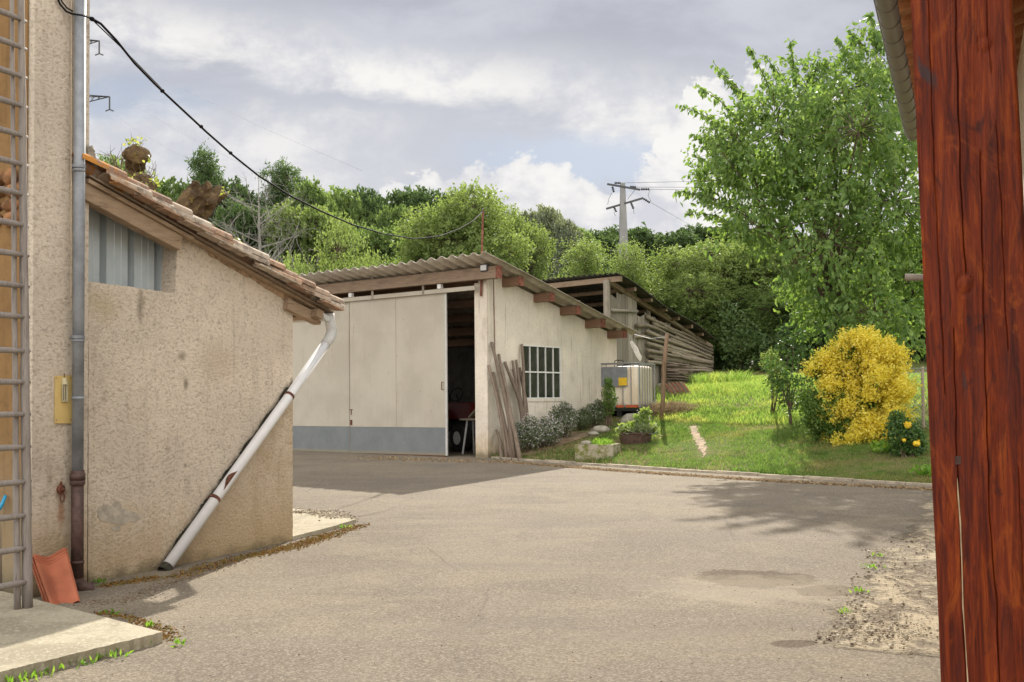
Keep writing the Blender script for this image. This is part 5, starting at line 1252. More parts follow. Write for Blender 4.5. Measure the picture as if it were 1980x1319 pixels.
# lattice pylon far behind the farmhouse
py_ = 130.0; pc_ = P(112, 400, py_); pb2 = V3(pc_[0], pc_[1], H(pc_[0], pc_[1]))
pyl = thing('lattice_pylon', 'tall steel lattice pylon whose arm tips show beside the farmhouse corner', 'pylon', pb2)
ztop = P(112, 20, py_)[2]; b = MB(); hw = lambda z: 3.2 - 2.5 * (z - pb2[2]) / (ztop - pb2[2])
zz = list(np.linspace(pb2[2], ztop, 14))
for (sx, sy) in ((-1, -1), (1, -1), (1, 1), (-1, 1)):
    b.tube([V3(pb2[0] + sx * hw(z), pb2[1] + sy * hw(z), z) for z in zz], .12, 5)
for za, zc2 in zip(zz[:-1], zz[1:]):
    cs = [(-1, -1), (1, -1), (1, 1), (-1, 1)]
    for k in range(4):
        a, c = cs[k], cs[(k + 1) % 4]
        b.tube([V3(pb2[0] + a[0] * hw(za), pb2[1] + a[1] * hw(za), za), V3(pb2[0] + c[0] * hw(zc2), pb2[1] + c[1] * hw(zc2), zc2)], .06, 4); b.tube([V3(pb2[0] + c[0] * hw(za), pb2[1] + c[1] * hw(za), za), V3(pb2[0] + a[0] * hw(zc2), pb2[1] + a[1] * hw(zc2), zc2)], .06, 4)
b.build('tower', M['steel_dark'], pyl)
for (tx, ty, bd) in ((192, 79, 95), (212, 187, 100)):
    tip = P(tx, ty, py_)
    for sgn in (1, -1):
        b = MB(); tp2 = V3(pb2[0] + sgn * (tip[0] - pb2[0]), tip[1], tip[2]); zb1, zb2 = tip[2] + .25, tip[2] - 1.3
        r1 = V3(pb2[0] + sgn * .8, tip[1] - .7, zb1); r2 = V3(pb2[0] + sgn * .8, tip[1] + .7, zb1); r3 = V3(pb2[0] + sgn * .8, tip[1], zb2)
        for r_ in (r1, r2, r3): b.tube([r_, tp2], .07, 4)
        for k in range(1, 7):
            f = k / 7; f2_ = (k + .5) / 7; b.tube([r1 + (tp2 - r1) * f, r3 + (tp2 - r3) * f2_], .04, 4); b.tube([r3 + (tp2 - r3) * f, r2 + (tp2 - r2) * f2_], .04, 4)
        b.build('cross_arm', M['steel_dark'], pyl)
        b = MB(); b.tube([tp2, tp2 - ZUP * 1.65], .10, 6); b.tube([tp2 - ZUP * 1.65 - V3(.5, 0, .15), tp2 - ZUP * 1.6, tp2 - ZUP * 1.65 + V3(.5, 0, -.15)], .08, 5); b.build('insulator', M['steel_dark'], pyl)
for i, (a, c, lab) in enumerate([((212, 214), (420, 330), 'high voltage wire falling from the lower pylon arm towards the wood'), ((192, 84), (700, 330), 'high voltage wire falling from the upper pylon arm towards the wood'), ((100, 100), (520, 345), 'faint high voltage wire between the two others in the sky')]):
    pa = P(*a, py_); pc2 = P(*c, 110); hang('high_voltage_wire', lab, [pa, pa * .7 + pc2 * .3 - ZUP * .6, pa * .35 + pc2 * .65 - ZUP * .6, pc2], .014, plain('wire_grey', (.40, .40, .43), .6, .05), 'wire', 'high voltage wires', 4)

# ------------------------------------------------------------------ trees
def rand_in(R, n, shell=.0):
    v = R.normal(size=(n, 3)); v /= np.linalg.norm(v, axis=1, keepdims=True); r = R.uniform(shell ** 3, 1, n) ** (1 / 3); return v * r[:, None]
def clump_tree(name, label, cat, base, clumps, leaf_len, leaf_w, mat, barkm, trunk_r, seed, per_twig=14, twigs=60, droop=0., hang_=0., grp=None, twig_len=.6, fork=.35, shell=.45, shoots=None, spread=.12, leafdir=None, fold=.25):
    """clumps: list of (centre, radii, twig share) in world coordinates"""
    R = np.random.default_rng(seed); t_ = thing(name, label, cat, base, grp); base = np.asarray(base, float)
    ctr = np.mean([c[0] for c in clumps], axis=0); fp = base + (ctr - base) * fork; fp[:2] = base[:2] + (ctr - base)[:2] * fork * .5
    b = MB(); b.tube([base - ZUP * .2, base + (fp - base) * .5 + V3(*(R.normal(size=2) * .05), 0), fp], [trunk_r * 1.15, trunk_r * .9, trunk_r * .75], 10)
    Pl = []; Dl = []
    for (c, rad, share) in clumps:
        c = np.asarray(c, float); rad = np.asarray(rad, float); dist = np.linalg.norm(c - fp)
        m1 = fp + (c - fp) * .5 + R.normal(size=3) * dist * .07; m1[2] += dist * .04; rb0 = trunk_r * .42 * (0.6 + .4 * share)
        b.tube([fp, fp * .5 + m1 * .5 + R.normal(size=3) * .03, m1, c], [rb0, rb0 * .8, rb0 * .6, rb0 * .3], 6, False)
        nt_ = int(twigs * share); off = rand_in(R, nt_, shell) * rad; ends_ = c + off
        outd = off / np.maximum(.05, np.linalg.norm(off, axis=1, keepdims=True))
        dirs = outd * .8 + R.normal(size=(nt_, 3)) * .45 + V3(0, 0, .15 - hang_ * .5); dirs /= np.linalg.norm(dirs, axis=1, keepdims=True)
        L = twig_len * R.uniform(.5, 1.3, nt_)
        for k in range(0, nt_, 3):
            b.tube([c + off[k] * .15, c + off[k] * .6 + R.normal(size=3) * .04, ends_[k] + dirs[k] * L[k] * .5], [rb0 * .22, rb0 * .12, .004], 3, False)
        f = R.uniform(0, 1, (nt_, per_twig)); pp_ = ends_[:, None, :] + dirs[:, None, :] * (f * L[:, None])[:, :, None] + R.normal(size=(nt_, per_twig, 3)) * spread * L[:, None, None]
        pp_[:, :, 2] -= droop * (f ** 2) * L[:, None]
        dd = dirs[:, None, :] * .5 + R.normal(size=(nt_, per_twig, 3)) * .8; dd[:, :, 2] -= hang_
        Pl.append(pp_.reshape(-1, 3)); Dl.append(dd.reshape(-1, 3))
    if shoots:
        for (a, c, n_) in shoots:
            a = np.asarray(a, float); c = np.asarray(c, float); mid = (a + c) / 2 + V3(0, 0, .12 * np.linalg.norm(c - a)); f = R.uniform(.0, 1, n_)[:, None]
            q = a * (1 - f) ** 2 + 2 * mid * f * (1 - f) + c * f ** 2; b.tube([a, (a + mid) / 2 * .5 + mid * .5 * 1.0 if False else (a * .25 + mid * .5 + c * .25), c], [.018, .012, .004], 4, False)
            Pl.append(q + R.normal(size=(n_, 3)) * .035); dd = R.normal(size=(n_, 3)) * .6; dd[:, 2] -= max(hang_, .5); Dl.append(dd)
    b.build('trunk', barkm, t_, True)
    Pp = np.concatenate(Pl); D = np.concatenate(Dl); n = len(Pp)
    leaves('crown', Pp, D, leaf_len * R.uniform(.65, 1.25, n), leaf_w * R.uniform(.7, 1.2, n), mat, t_, seed + 1, fold)
    return t_

# cherry tree
cb_ = TY(1612, 24.0)
cl = []
for (px_, py2, r_, dy, sh_) in [(1620, 330, 130, 0, 1.5), (1500, 250, 85, -.6, .9), (1425, 255, 52, -.2, .45), (1400, 325, 52, .5, .45), (1562, 170, 66, .3, .65), (1640, 170, 66, -.4, .7), (1695, 100, 52, .2, .45), (1725, 230, 100, .8, 1.0), (1730, 390, 110, -1.0, 1.2),
                               (1500, 380, 85, .8, .8), (1448, 425, 42, -.8, .32), (1600, 470, 100, -1.2, 1.0), (1735, 520, 95, .5, 1.0), (1690, 610, 80, -1.3, .8), (1590, 560, 70, .4, .5), (1625, 615, 60, -.5, .4), (1540, 330, 85, 1.4, .8), (1850, 280, 120, .3, 1.1), (1850, 480, 120, -.3, 1.1), (1790, 120, 70, .0, .5), (1930, 380, 90, .5, .6), (1400, 300, 40, -.9, .25), (1660, 250, 100, -1.8, .9)]:
    c = P(px_, py2, 24.0 + dy); m_ = r_ * 24 / F; cl.append((c, (m_, m_ * 1.1, m_ * .95), sh_))
def sp_(a, c, n, dy=0): return (P(*a, 24 + dy), P(*c, 24 + dy), n)
shoots = [sp_((1460, 420), (1306, 368), 120), sp_((1440, 440), (1325, 408), 90, .3), sp_((1440, 330), (1340, 330), 70), sp_((1420, 290), (1335, 262), 90, .4), sp_((1430, 270), (1315, 203), 90), sp_((1440, 240), (1345, 165), 80), sp_((1470, 230), (1378, 120), 90, .5), sp_((1500, 200), (1445, 88), 110), sp_((1530, 180), (1475, 105), 60, .4),
          sp_((1540, 170), (1527, 76), 90), sp_((1560, 160), (1590, 120), 50), sp_((1650, 130), (1618, 72), 80), sp_((1680, 100), (1640, 62), 60), sp_((1700, 100), (1682, 22), 100), sp_((1450, 360), (1350, 350), 80, -.4), sp_((1450, 300), (1360, 215), 80, .5), sp_((1480, 450), (1375, 440), 60), sp_((1500, 480), (1390, 455), 60, .5), sp_((1450, 200), (1400, 150), 60), sp_((1620, 120), (1660, 70), 60, .4), sp_((1480, 440), (1360, 385), 90, -.6), sp_((1560, 430), (1440, 470), 70, -.6)]
clump_tree('cherry_tree', 'large cherry tree with drooping leaves standing behind the yellow bush', 'tree', cb_, cl, .165, .080, M['leaf_cherry'], M['bark'], .15, 5, 14, 128, .25, .9, None, .55, .42, .25, shoots, .13)

# archetypes for the wood: built once, copied, scaled
def arche(name, kind, seed):
    R = np.random.default_rng(seed); cl = []
    if kind == 'broad':
        for k in range(20):
            a = R.uniform(0, 2 * math.pi); rr = R.uniform(.6, 3.0); z = R.uniform(2.2, 8.2); rr *= (1 - (abs(z - 5.0) / 5.2) ** 2) ** .5 if abs(z - 5.0) < 5 else .3; r_ = R.uniform(.9, 1.5); cl.append((V3(rr * math.cos(a), rr * math.sin(a), z), (r_, r_, r_ * .85), 1.))
        cl.append((V3(.4, 0, 8.1), (1.5, 1.5, 1.0), 1.2)); cl.append((V3(-1.2, .3, 7.2), (1.3, 1.3, 1.0), 1.)); cl.append((V3(1.7, -.3, 6.8), (1.2, 1.2, 1.0), 1.)); cl.append((V3(0, 0, 5), (1.8, 1.8, 2.2), 1.6))
    elif kind == 'feather':
        for k in range(20):
            a = R.uniform(0, 2 * math.pi); z = R.uniform(.6, 8.6); rr = R.uniform(.2, 1.9) * (1 - z / 11); r_ = R.uniform(.6, 1.1); cl.append((V3(rr * math.cos(a), rr * math.sin(a), z), (r_ * .8, r_ * .8, r_ * 1.2), .8))
    elif kind == 'pine':
        for k in range(26):
            a = R.uniform(0, 2 * math.pi); z = 1.5 + 7.8 * k / 26; rr = (2.1 - 1.7 * k / 26) * R.uniform(.3, 1); cl.append((V3(rr * math.cos(a), rr * math.sin(a), z), (.65, .65, .4), .45))
    elif kind == 'bush':
        for k in range(16):
            a = R.uniform(0, 2 * math.pi); rr = R.uniform(.2, 3.2); z = R.uniform(.8, 5.0) * (1 - rr / 7); r_ = R.uniform(.9, 1.4); cl.append((V3(rr * math.cos(a), rr * math.sin(a), z), (r_, r_, r_ * .8), 1.))
    return cl
kinds = {'broad': dict(ll=.17, lw=.085, tw=165, pt=13, tl=.5), 'broad_far': dict(ll=.26, lw=.15, tw=170, pt=13, tl=.42), 'feather': dict(ll=.15, lw=.055, tw=110, pt=14, tl=.8), 'pine': dict(ll=.22, lw=.06, tw=120, pt=14, tl=.5), 'bush': dict(ll=.15, lw=.07, tw=150, pt=14, tl=.6)}
protos = {}
def make_tree(kind, var, px, ytop, y, width_px, mat, label, cat='tree', grp=None, rot=0., top_off=0, barkm=None, name='tree'):
    """copy of an archetype so that its top reaches the pixel row ytop"""
    g = TY(px, y); ztop = P(px, ytop, y)[2]; hgt = ztop - g[2]; sz = hgt / (5.6 if kind == 'bush' else 9.3); sx = width_px / F * y / 2 / (4.0 if kind == 'bush' else 3.2 if kind != 'feather' else 2.4)
    key = (kind, var)
    if key not in protos:
        kk = kinds[kind]; base_kind = kind.replace('_far', ''); cl = arche('x', base_kind, 40 + var + len(kind))
        t_ = clump_tree(name, label, cat, (0, 0, 0), cl, kk['ll'], kk['lw'], mat, M['bark'], .16, 100 + var, kk['pt'], kk['tw'], .1, .15, grp, kk['tl'], .4, .35)
        protos[key] = t_
    else:
        src = protos[key]; t_ = src.copy(); COL.objects.link(t_)
        for ch_ in [c for c in src.children]:
            c2 = ch_.copy(); COL.objects.link(c2); c2.parent = t_
        t_.name = name
    t_['label'] = label; t_['category'] = cat
    if grp: t_['group'] = grp
    t_.location = tuple(g); t_.rotation_euler = (0, 0, rot); t_.scale = (sx, sx, sz)
    for ch_ in t_.children:
        slot = ch_.material_slots[0]; slot.link = 'OBJECT'; slot.material = mat if ch_.name.startswith('crown') else (barkm or M['bark'])
    return t_
GW = 'trees of the hillside wood'; GO = 'light green trees behind the sheds'
LT, MD, DK = M['leaf_light'], M['leaf_mid'], M['leaf_dark']
trees = [
 ('bush', 0, 560, 455, 33, 190, LT, 'bright green bushy tree above the lower end of the lean-to roof', GO, 0.),
 ('bush', 1, 665, 435, 36, 210, LT, 'bright green spreading tree above the corrugated workshop roof', GO, 1.3),
 ('bush', 0, 745, 462, 34, 130, LT, 'small bright bushy tree in the sag of the cable', GO, 2.0),
 ('broad', 0, 905, 362, 40, 210, LT, 'tall light green tree behind the rusty roof mast', GO, .5),
 ('broad', 1, 830, 415, 41, 150, MD, 'green tree left of the mast under the cable end', GO, 2.1),
 ('broad', 0, 985, 400, 43, 130, LT, 'light green tree right of the mast', GO, 3.0),
 ('feather', 0, 1035, 448, 44, 110, LT, 'thin light tree in front of the silver poplar', GO, 0.),
 ('feather', 1, 1130, 478, 47, 150, LT, 'feathery light tree above the dark barn roof peak', GO, 1.),
 ('feather', 0, 1215, 478, 46, 140, LT, 'feathery light tree in front of the concrete pole', GO, 2.),
 ('feather', 1, 1300, 520, 47, 110, LT, 'low feathery tree beyond the barn roof slope', GO, 2.6),
 ('broad', 1, 1375, 462, 46, 190, LT, 'tall willow like tree right of the barn roof', GO, .3),
 ('broad', 0, 1475, 448, 47, 170, LT, 'broad light tree behind the left edge of the cherry', GO, 1.9),
 ('broad', 1, 1440, 560, 45, 190, MD, 'darker round tree overhanging the end of the lawn', GO, 2.9),
 ('broad', 0, 1560, 540, 44, 180, MD, 'green tree behind the shiny leaved sapling', GO, .9),
 ('broad', 1, 1680, 560, 43, 180, DK, 'dark tree behind the yellow bush', GO, 1.6),
 ('broad', 0, 1800, 500, 43, 220, DK, 'dark tree behind the wire fence', GO, .4),
 ('broad', 1, 1920, 460, 40, 240, MD, 'tree hidden behind the timber post', GO, 2.2),
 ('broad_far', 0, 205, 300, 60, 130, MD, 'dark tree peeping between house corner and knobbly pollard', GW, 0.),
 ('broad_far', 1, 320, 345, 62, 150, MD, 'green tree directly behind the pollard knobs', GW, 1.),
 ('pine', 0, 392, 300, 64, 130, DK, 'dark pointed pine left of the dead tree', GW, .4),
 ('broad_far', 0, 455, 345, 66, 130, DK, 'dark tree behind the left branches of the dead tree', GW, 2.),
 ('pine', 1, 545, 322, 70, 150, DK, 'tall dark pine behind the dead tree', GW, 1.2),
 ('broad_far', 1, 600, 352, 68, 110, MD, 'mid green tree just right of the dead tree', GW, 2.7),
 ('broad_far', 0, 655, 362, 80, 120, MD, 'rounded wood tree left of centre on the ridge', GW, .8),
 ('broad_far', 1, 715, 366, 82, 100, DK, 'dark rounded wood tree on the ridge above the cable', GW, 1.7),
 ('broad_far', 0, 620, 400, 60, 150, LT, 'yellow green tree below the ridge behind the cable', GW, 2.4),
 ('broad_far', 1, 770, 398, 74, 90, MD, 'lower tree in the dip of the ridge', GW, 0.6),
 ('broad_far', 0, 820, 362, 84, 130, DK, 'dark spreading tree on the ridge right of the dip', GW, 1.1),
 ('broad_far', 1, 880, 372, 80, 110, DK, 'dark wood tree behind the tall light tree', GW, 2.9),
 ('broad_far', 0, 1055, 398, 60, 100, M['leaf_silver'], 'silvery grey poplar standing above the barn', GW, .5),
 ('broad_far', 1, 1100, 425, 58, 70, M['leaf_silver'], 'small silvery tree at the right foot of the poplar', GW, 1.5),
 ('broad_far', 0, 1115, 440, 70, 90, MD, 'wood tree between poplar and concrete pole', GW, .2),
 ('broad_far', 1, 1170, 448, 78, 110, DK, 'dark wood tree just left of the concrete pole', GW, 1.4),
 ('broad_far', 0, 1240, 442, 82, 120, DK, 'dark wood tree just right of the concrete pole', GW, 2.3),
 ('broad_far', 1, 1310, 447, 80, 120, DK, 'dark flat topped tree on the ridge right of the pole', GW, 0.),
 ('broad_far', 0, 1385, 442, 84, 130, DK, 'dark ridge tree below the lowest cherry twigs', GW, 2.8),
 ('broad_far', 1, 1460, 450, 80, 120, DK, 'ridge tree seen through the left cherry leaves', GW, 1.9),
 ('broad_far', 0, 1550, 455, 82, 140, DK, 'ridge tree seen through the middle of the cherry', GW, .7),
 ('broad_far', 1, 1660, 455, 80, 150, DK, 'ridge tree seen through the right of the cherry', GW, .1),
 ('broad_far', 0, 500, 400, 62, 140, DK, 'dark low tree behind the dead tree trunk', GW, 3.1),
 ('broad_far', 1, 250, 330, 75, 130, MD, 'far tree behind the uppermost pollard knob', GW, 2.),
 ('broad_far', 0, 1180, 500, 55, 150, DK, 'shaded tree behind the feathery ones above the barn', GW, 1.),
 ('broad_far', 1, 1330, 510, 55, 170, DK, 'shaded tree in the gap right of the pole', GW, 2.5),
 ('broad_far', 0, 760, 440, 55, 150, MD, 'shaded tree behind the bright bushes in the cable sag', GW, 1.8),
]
for (k, v, px_, yt, y, wpx, mt_, lab, gr, rot) in trees:
    make_tree(k, v, px_, yt, y, wpx * (1.22 if k != 'pine' else 1.5), mt_, lab, 'tree', gr, rot, name='pine_tree' if k == 'pine' else 'broadleaf_tree')

# woodland floor growth far off: one leafy mass nobody could count
R = np.random.default_rng(77); n = 60000; yy = R.uniform(46, 110, n); xx = yy * R.uniform(-.55, .62, n)
tz_ = terr(xx, yy); t_d = ktd(xx, yy); hgt = np.abs(R.normal(size=n)) * 1.2 * (1 + .6 * np.sin(xx * .5) * np.sin(yy * .4)) + (np.clip(yy - 60, 0, 40)) * R.uniform(0, .05, n)
keep = t_d > 6; Pp = np.stack([xx, yy, tz_ + hgt], 1)[keep]
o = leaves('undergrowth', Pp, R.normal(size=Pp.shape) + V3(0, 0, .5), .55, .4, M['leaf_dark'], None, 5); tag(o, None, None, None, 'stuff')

# hedge-like dark mass below the trees at the end of the lawn
R = np.random.default_rng(78); n = 30000; u = R.uniform(0, 1, n); px_ = 1395 + u * 560; yy = R.uniform(41, 45, n); xx = (px_ - 990) / F * yy
zz_ = terr(xx, yy) + R.uniform(0, 1, n) ** .8 * (2.2 + .8 * np.sin(xx * 1.7)); Pp = np.stack([xx, yy, zz_], 1)
keep = ~((px_ < 1500) & (R.uniform(0, 1, n) < .75)); Pp = Pp[keep]
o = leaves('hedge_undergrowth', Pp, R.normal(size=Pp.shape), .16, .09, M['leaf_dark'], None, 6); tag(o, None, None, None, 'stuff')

# dead tree
dg = TY(505, 55); dt = thing('dead_tree', 'bare grey dead tree with spreading twigs on the wooded slope', 'tree', dg)
b = MB(); R = random.Random(12); top_ = P(500, 345, 55)
def twig(p, d, L, r, lev):
    pts_ = [p]; dd = np.array(d)
    for k in range(4): dd = nrm(dd + V3(R.gauss(0, .16), R.gauss(0, .16), R.gauss(0, .12))); pts_.append(pts_[-1] + dd * L / 4)
    b.tube(pts_, [r, r * .85, r * .7, r * .55, r * .35], 5 if lev < 2 else 3, False)
    if lev < 4:
        for k in range(4 if lev < 2 else 3):
            q = pts_[R.choice([1, 2, 3, 4])]; nd = nrm(dd * .6 + V3(R.gauss(0, .6), R.gauss(0, .6), R.gauss(.05, .4))); twig(q, nd, L * R.uniform(.45, .68), r * .5, lev + 1)
b.tube([dg - ZUP * .3, dg + (top_ - dg) * .45 + V3(.1, 0, 0), dg + (top_ - dg) * .75, top_], [.20, .13, .06, .015], 8, False)
for k in range(22):
    f = .30 + .62 * k / 22; a = R.uniform(0, 6.28); L = 3.6 * (1.15 - f * .7); twig(dg + (top_ - dg) * f, V3(math.cos(a) * 1.2, math.sin(a) * .8, R.uniform(0, .7)), L, .075 * (1.2 - f), 1)
b.build('trunk', M['bark_grey'], dt)

# pollarded plane tree behind the lean-to
pg = TY(330, 16.5); pt = thing('pollard_tree', 'pollarded plane tree with knobbly fists rising behind the tiled roof', 'tree', pg)
b = MB(); YP = 15.5
def limb(pts_, rr): b.tube([P(x, y, YP + d) for x, y, d in pts_], rr, 12)
base_ = P(330, 640, YP)
b.tube([pg, base_ * .5 + pg * .5, P(320, 560, YP)], [.34, .28, .24], 12)
limb([(320, 565, 0), (300, 470, .1), (283, 400, .1), (276, 360, .1)], [.22, .15, .12, .13]); limb([(285, 420, .1), (268, 360, .3), (262, 322, .3), (262, 290, .3)], [.12, .11, .11, .14])
limb([(300, 560, 0), (330, 450, -.1), (354, 405, -.1), (374, 372, -.1)], [.22, .17, .15, .11]); limb([(325, 560, -.1), (355, 450, .0), (378, 410, .0), (396, 378, .0)], [.2, .15, .13, .09]); limb([(345, 480, .1), (330, 430, .3), (325, 405, .3)], [.1, .09, .06])
limb([(365, 440, 0), (398, 412, .1), (420, 375, .1)], [.12, .09, .07]); limb([(372, 435, -.3), (405, 440, -.35), (425, 460, -.35), (437, 490, -.35)], [.09, .075, .065, .05])
R = random.Random(9)
for (x, y, r_) in ((262, 300, .17), (247, 298, .09), (277, 300, .12), (268, 318, .11), (256, 318, .11), (275, 352, .14), (287, 362, .12), (266, 350, .1), (374, 366, .09), (379, 356, .065), (364, 374, .075), (398, 368, .08), (403, 358, .06), (393, 378, .08), (420, 368, .075), (428, 378, .065), (416, 383, .08), (408, 392, .08), (385, 395, .09)):
    b.ell(P(x, y, YP + R.uniform(-.1, .2)), r_, r_, r_ * .9, 10, 8, .13, rg=R)
po_ = b.build('trunk', M['bark_plane'], pt, True)
rm = po_.modifiers.new('fuse', 'REMESH'); rm.mode = 'VOXEL'; rm.voxel_size = .022; rm.use_smooth_shade = True
tx = bpy.data.textures.new('lumps', 'CLOUDS'); tx.noise_scale = .07; tx.noise_depth = 3
dm = po_.modifiers.new('lumps', 'DISPLACE'); dm.texture = tx; dm.strength = .085; dm.mid_level = .5; dm.texture_coords = 'LOCAL'
Rn = np.random.default_rng(3); Pl = []
for (x, y, s_, n) in ((260, 272, 6, 26), (285, 306, 5, 8), (258, 345, 9, 30), (298, 350, 8, 30), (300, 385, 7, 18), (432, 372, 5, 8), (455, 462, 8, 12)):
    for k in range(n): Pl.append(P(x + Rn.normal() * s_, y + Rn.normal() * s_ * .7, YP + Rn.normal() * .15))
Pl = np.array(Pl); leaves('young_leaves', Pl, Rn.normal(size=Pl.shape), .06, .055, leafmat('leaf_plane', (.13, .17, .05), (.20, .23, .08), (.27, .28, .11), .5), pt, 4)
b = MB()
for k in range(26):
    x, y = R.choice(((262, 285), (275, 350), (240, 350), (290, 350))); a = P(x, y + 8, YP); b.tube([a, a + V3(R.gauss(0, .1), 0, R.uniform(.1, .3))], [.006, .002], 3, False)
b.build('young_shoots', M['twig'], pt)
# bare thin twigs just behind
tgp = TY(232, 24); bt = thing('bare_sapling', 'thin leafless branching twigs left of the uppermost pollard knob', 'tree', tgp); b = MB(); R = random.Random(44)
b.tube([tgp, P(232, 400, 24), P(228, 320, 24)], [.08, .05, .02], 5, False)
for (x, y) in ((213, 292), (236, 296), (222, 300), (300, 325), (290, 330), (245, 310)): q = P(x, y, 24); b.tube([P(232 if x < 260 else 275, 375, 24), P((x + 232 + (40 if x > 260 else 0)) / 2, y + 30, 24), q], [.03, .018, .006], 4, False); [b.tube([q - V3(0, 0, .3 * R.random()), q + V3(R.gauss(0, .2), 0, R.uniform(-.1, .25))], [.008, .003], 3, False) for _ in range(5)]
b.build('twigs', M['bark'], bt)

# ------------------------------------------------------------------ yellow bush
yb = T(1668, 868, 12); YB = yb[1] + .95
def ellipsoid_bush(parts, n_total, seed, R=None):
    R = np.random.default_rng(seed); Pl = []; Dl = []; tot = sum(p[4] for p in parts)
    for (x, y, rx, ry, wgt, dy) in parts:
        c = P(x, y, YB + dy); s_ = F / (YB + dy); n = int(n_total * 1.7 * wgt / tot / 9); nc_ = max(5, int(rx * ry / 90)); cc_ = rand_in(R, nc_, .55) * V3(rx / s_, rx / s_ * .9, ry / s_) * .92; o = cc_[R.integers(0, nc_, n)] + rand_in(R, n, .3) * R.uniform(.09, .17, (n, 1)); tw = c + o; od = o / np.maximum(.02, np.linalg.norm(o, axis=1, keepdims=True)); d_ = od + V3(0, 0, .5) + R.normal(size=(n, 3)) * .35
        d_ /= np.linalg.norm(d_, axis=1, keepdims=True); f = R.uniform(0, 1, (n, 9)); pp_ = tw[:, None] + d_[:, None] * (f * .17)[:, :, None] + R.normal(size=(n, 9, 3)) * .018
        Pl.append(pp_.reshape(-1, 3)); Dl.append((d_[:, None] * .5 + R.normal(size=(n, 9, 3)) * .7).reshape(-1, 3))
    return np.concatenate(Pl), np.concatenate(Dl)
ybt = thing('yellow_bush', 'big rounded bush of golden yellow leaves with green parts on its left', 'bush', yb)
ya = [(1680, 765, 75, 95, 3, 0), (1665, 690, 45, 42, 1, 0), (1715, 720, 38, 60, 1, .1), (1640, 830, 55, 38, 1, -.15), (1690, 840, 50, 35, 1, -.2), (1730, 770, 32, 50, .7, .1), (1625, 760, 26, 50, .6, -.1), (1610, 690, 22, 20, .35, 0), (1585, 712, 22, 26, .35, .1), (1645, 670, 16, 20, .2, 0), (1665, 655, 10, 10, .12, 0)]
Pp, D = ellipsoid_bush(ya, 30000, 3); leaves('golden_leaves', Pp, D, .055, .032, M['leaf_yellow'], ybt, 3)
yg = [(1590, 765, 34, 75, 1.2, .15), (1625, 700, 30, 45, .7, .25), (1610, 800, 35, 35, .6, .1), (1650, 760, 40, 60, .5, .3), (1640, 665, 12, 14, .15, .2), (1590, 830, 22, 22, .3, 0)]
Pp, D = ellipsoid_bush(yg, 14000, 4); leaves('green_leaves', Pp, D, .06, .032, M['leaf_green_bush'], ybt, 4)
b = MB(); R = random.Random(2); yc_ = V3(yb[0], YB, H(yb[0], YB))
for k in range(26): a = R.uniform(0, 6.28); b.tube([yc_ + V3(math.cos(a) * .1, math.sin(a) * .1 + .2, -.1), yc_ + V3(math.cos(a) * .2, math.sin(a) * .2 + .2, .6), yc_ + V3(math.cos(a) * .35, math.sin(a) * .3 + .2, R.uniform(.9, 1.4))], [.022, .014, .006], 5, False)
b.build('stems', M['bark'], ybt)

# generic small plant
def plant(name, label, cat, base, parts, mat, ll, lw, n, seed, stem=True, flower=None, nf=0, grp=None, up=.3, stemmat=None, fl=.05, fw_=.045):
    t_ = thing(name, label, cat, base, grp); R = np.random.default_rng(seed); Pl = []; tot = sum(p[3] for p in parts)
    for (c, r, rz, wgt) in parts:
        m_ = int(n * wgt / tot); Pl.append(np.asarray(c) + rand_in(R, m_, .3) * V3(r, r, rz))
    Pp = np.concatenate(Pl); D = R.normal(size=Pp.shape) * .7 + V3(0, 0, up); leaves('foliage', Pp, D, ll * R.uniform(.7, 1.2, len(Pp)), lw, mat, t_, seed)
    if stem:
        b = MB()
        for k in range(10):
            c = parts[k % len(parts)][0]; q = np.asarray(c) + R.normal(size=3) * parts[k % len(parts)][1] * .4; b.tube([np.asarray(base) + V3(R.normal() * .04, R.normal() * .04, -.05), (np.asarray(base) + q) / 2 + R.normal(size=3) * .03, q], [.012, .009, .004], 4, False)
        b.build('stems', stemmat or M['twig'], t_)
    if flower:
        idx = R.choice(len(Pp), nf); Pf = Pp[idx] + R.normal(size=(nf, 3)) * .03 + V3(0, 0, .03); leaves('blossoms', Pf, R.normal(size=Pf.shape) + V3(0, 0, .4), fl, fw_, flower, t_, seed + 3)
    return t_
def wbase(px_, off):        # ground point in front of the window wall
    s_ = along(C0 + NW * off, WD, px_); q = C0 + NW * off + WD * s_; return V3(q[0], q[1], H(q[0], q[1]))
def Rm(p, dx, dz, dy=0): return p + V3(dx, dy, dz)
specs = [(1022, .7, .55, .72, 'grey green shrub with pale blossom at the foot of the stakes', 1400), (1054, .8, .6, .62, 'pale blossoming shrub below the window', 1500), (1090, .65, .5, .78, 'grey green blossoming shrub right of the window', 1200), (1126, .55, .34, .5, 'dark green shrub low against the right part of the wall', 150), (1152, .65, .38, .62, 'dark leafy shrub in front of the tank', 300)]
for i, (px_, off, r_, h_, lab, nf) in enumerate(specs):
    g_ = wbase(px_, off)
    parts = [(Rm(g_, 0, h_ * .45), r_ * .62, h_ * .42, 3), (Rm(g_, -.25 * r_, h_ * .62), r_ * .4, h_ * .3, 1.2), (Rm(g_, .3 * r_, h_ * .6), r_ * .38, h_ * .28, 1.2), (Rm(g_, 0.05, h_ * .85), r_ * .3, h_ * .2, .7)]
    plant('flowering_shrub', lab, 'shrub', g_, parts, M['leaf_hebe'], .055, .02, 3300, 200 + i, True, M['flower_pale'], int(nf * .95), 'shrubs along the workshop wall', fl=.034, fw_=.028)
g_ = wbase(1172, .95); bxp = T(1176, 820, 18); g_ = V3(P(1176, 800, 24.8)[0], 24.8, H(P(1176, 800, 24.8)[0], 24.8))
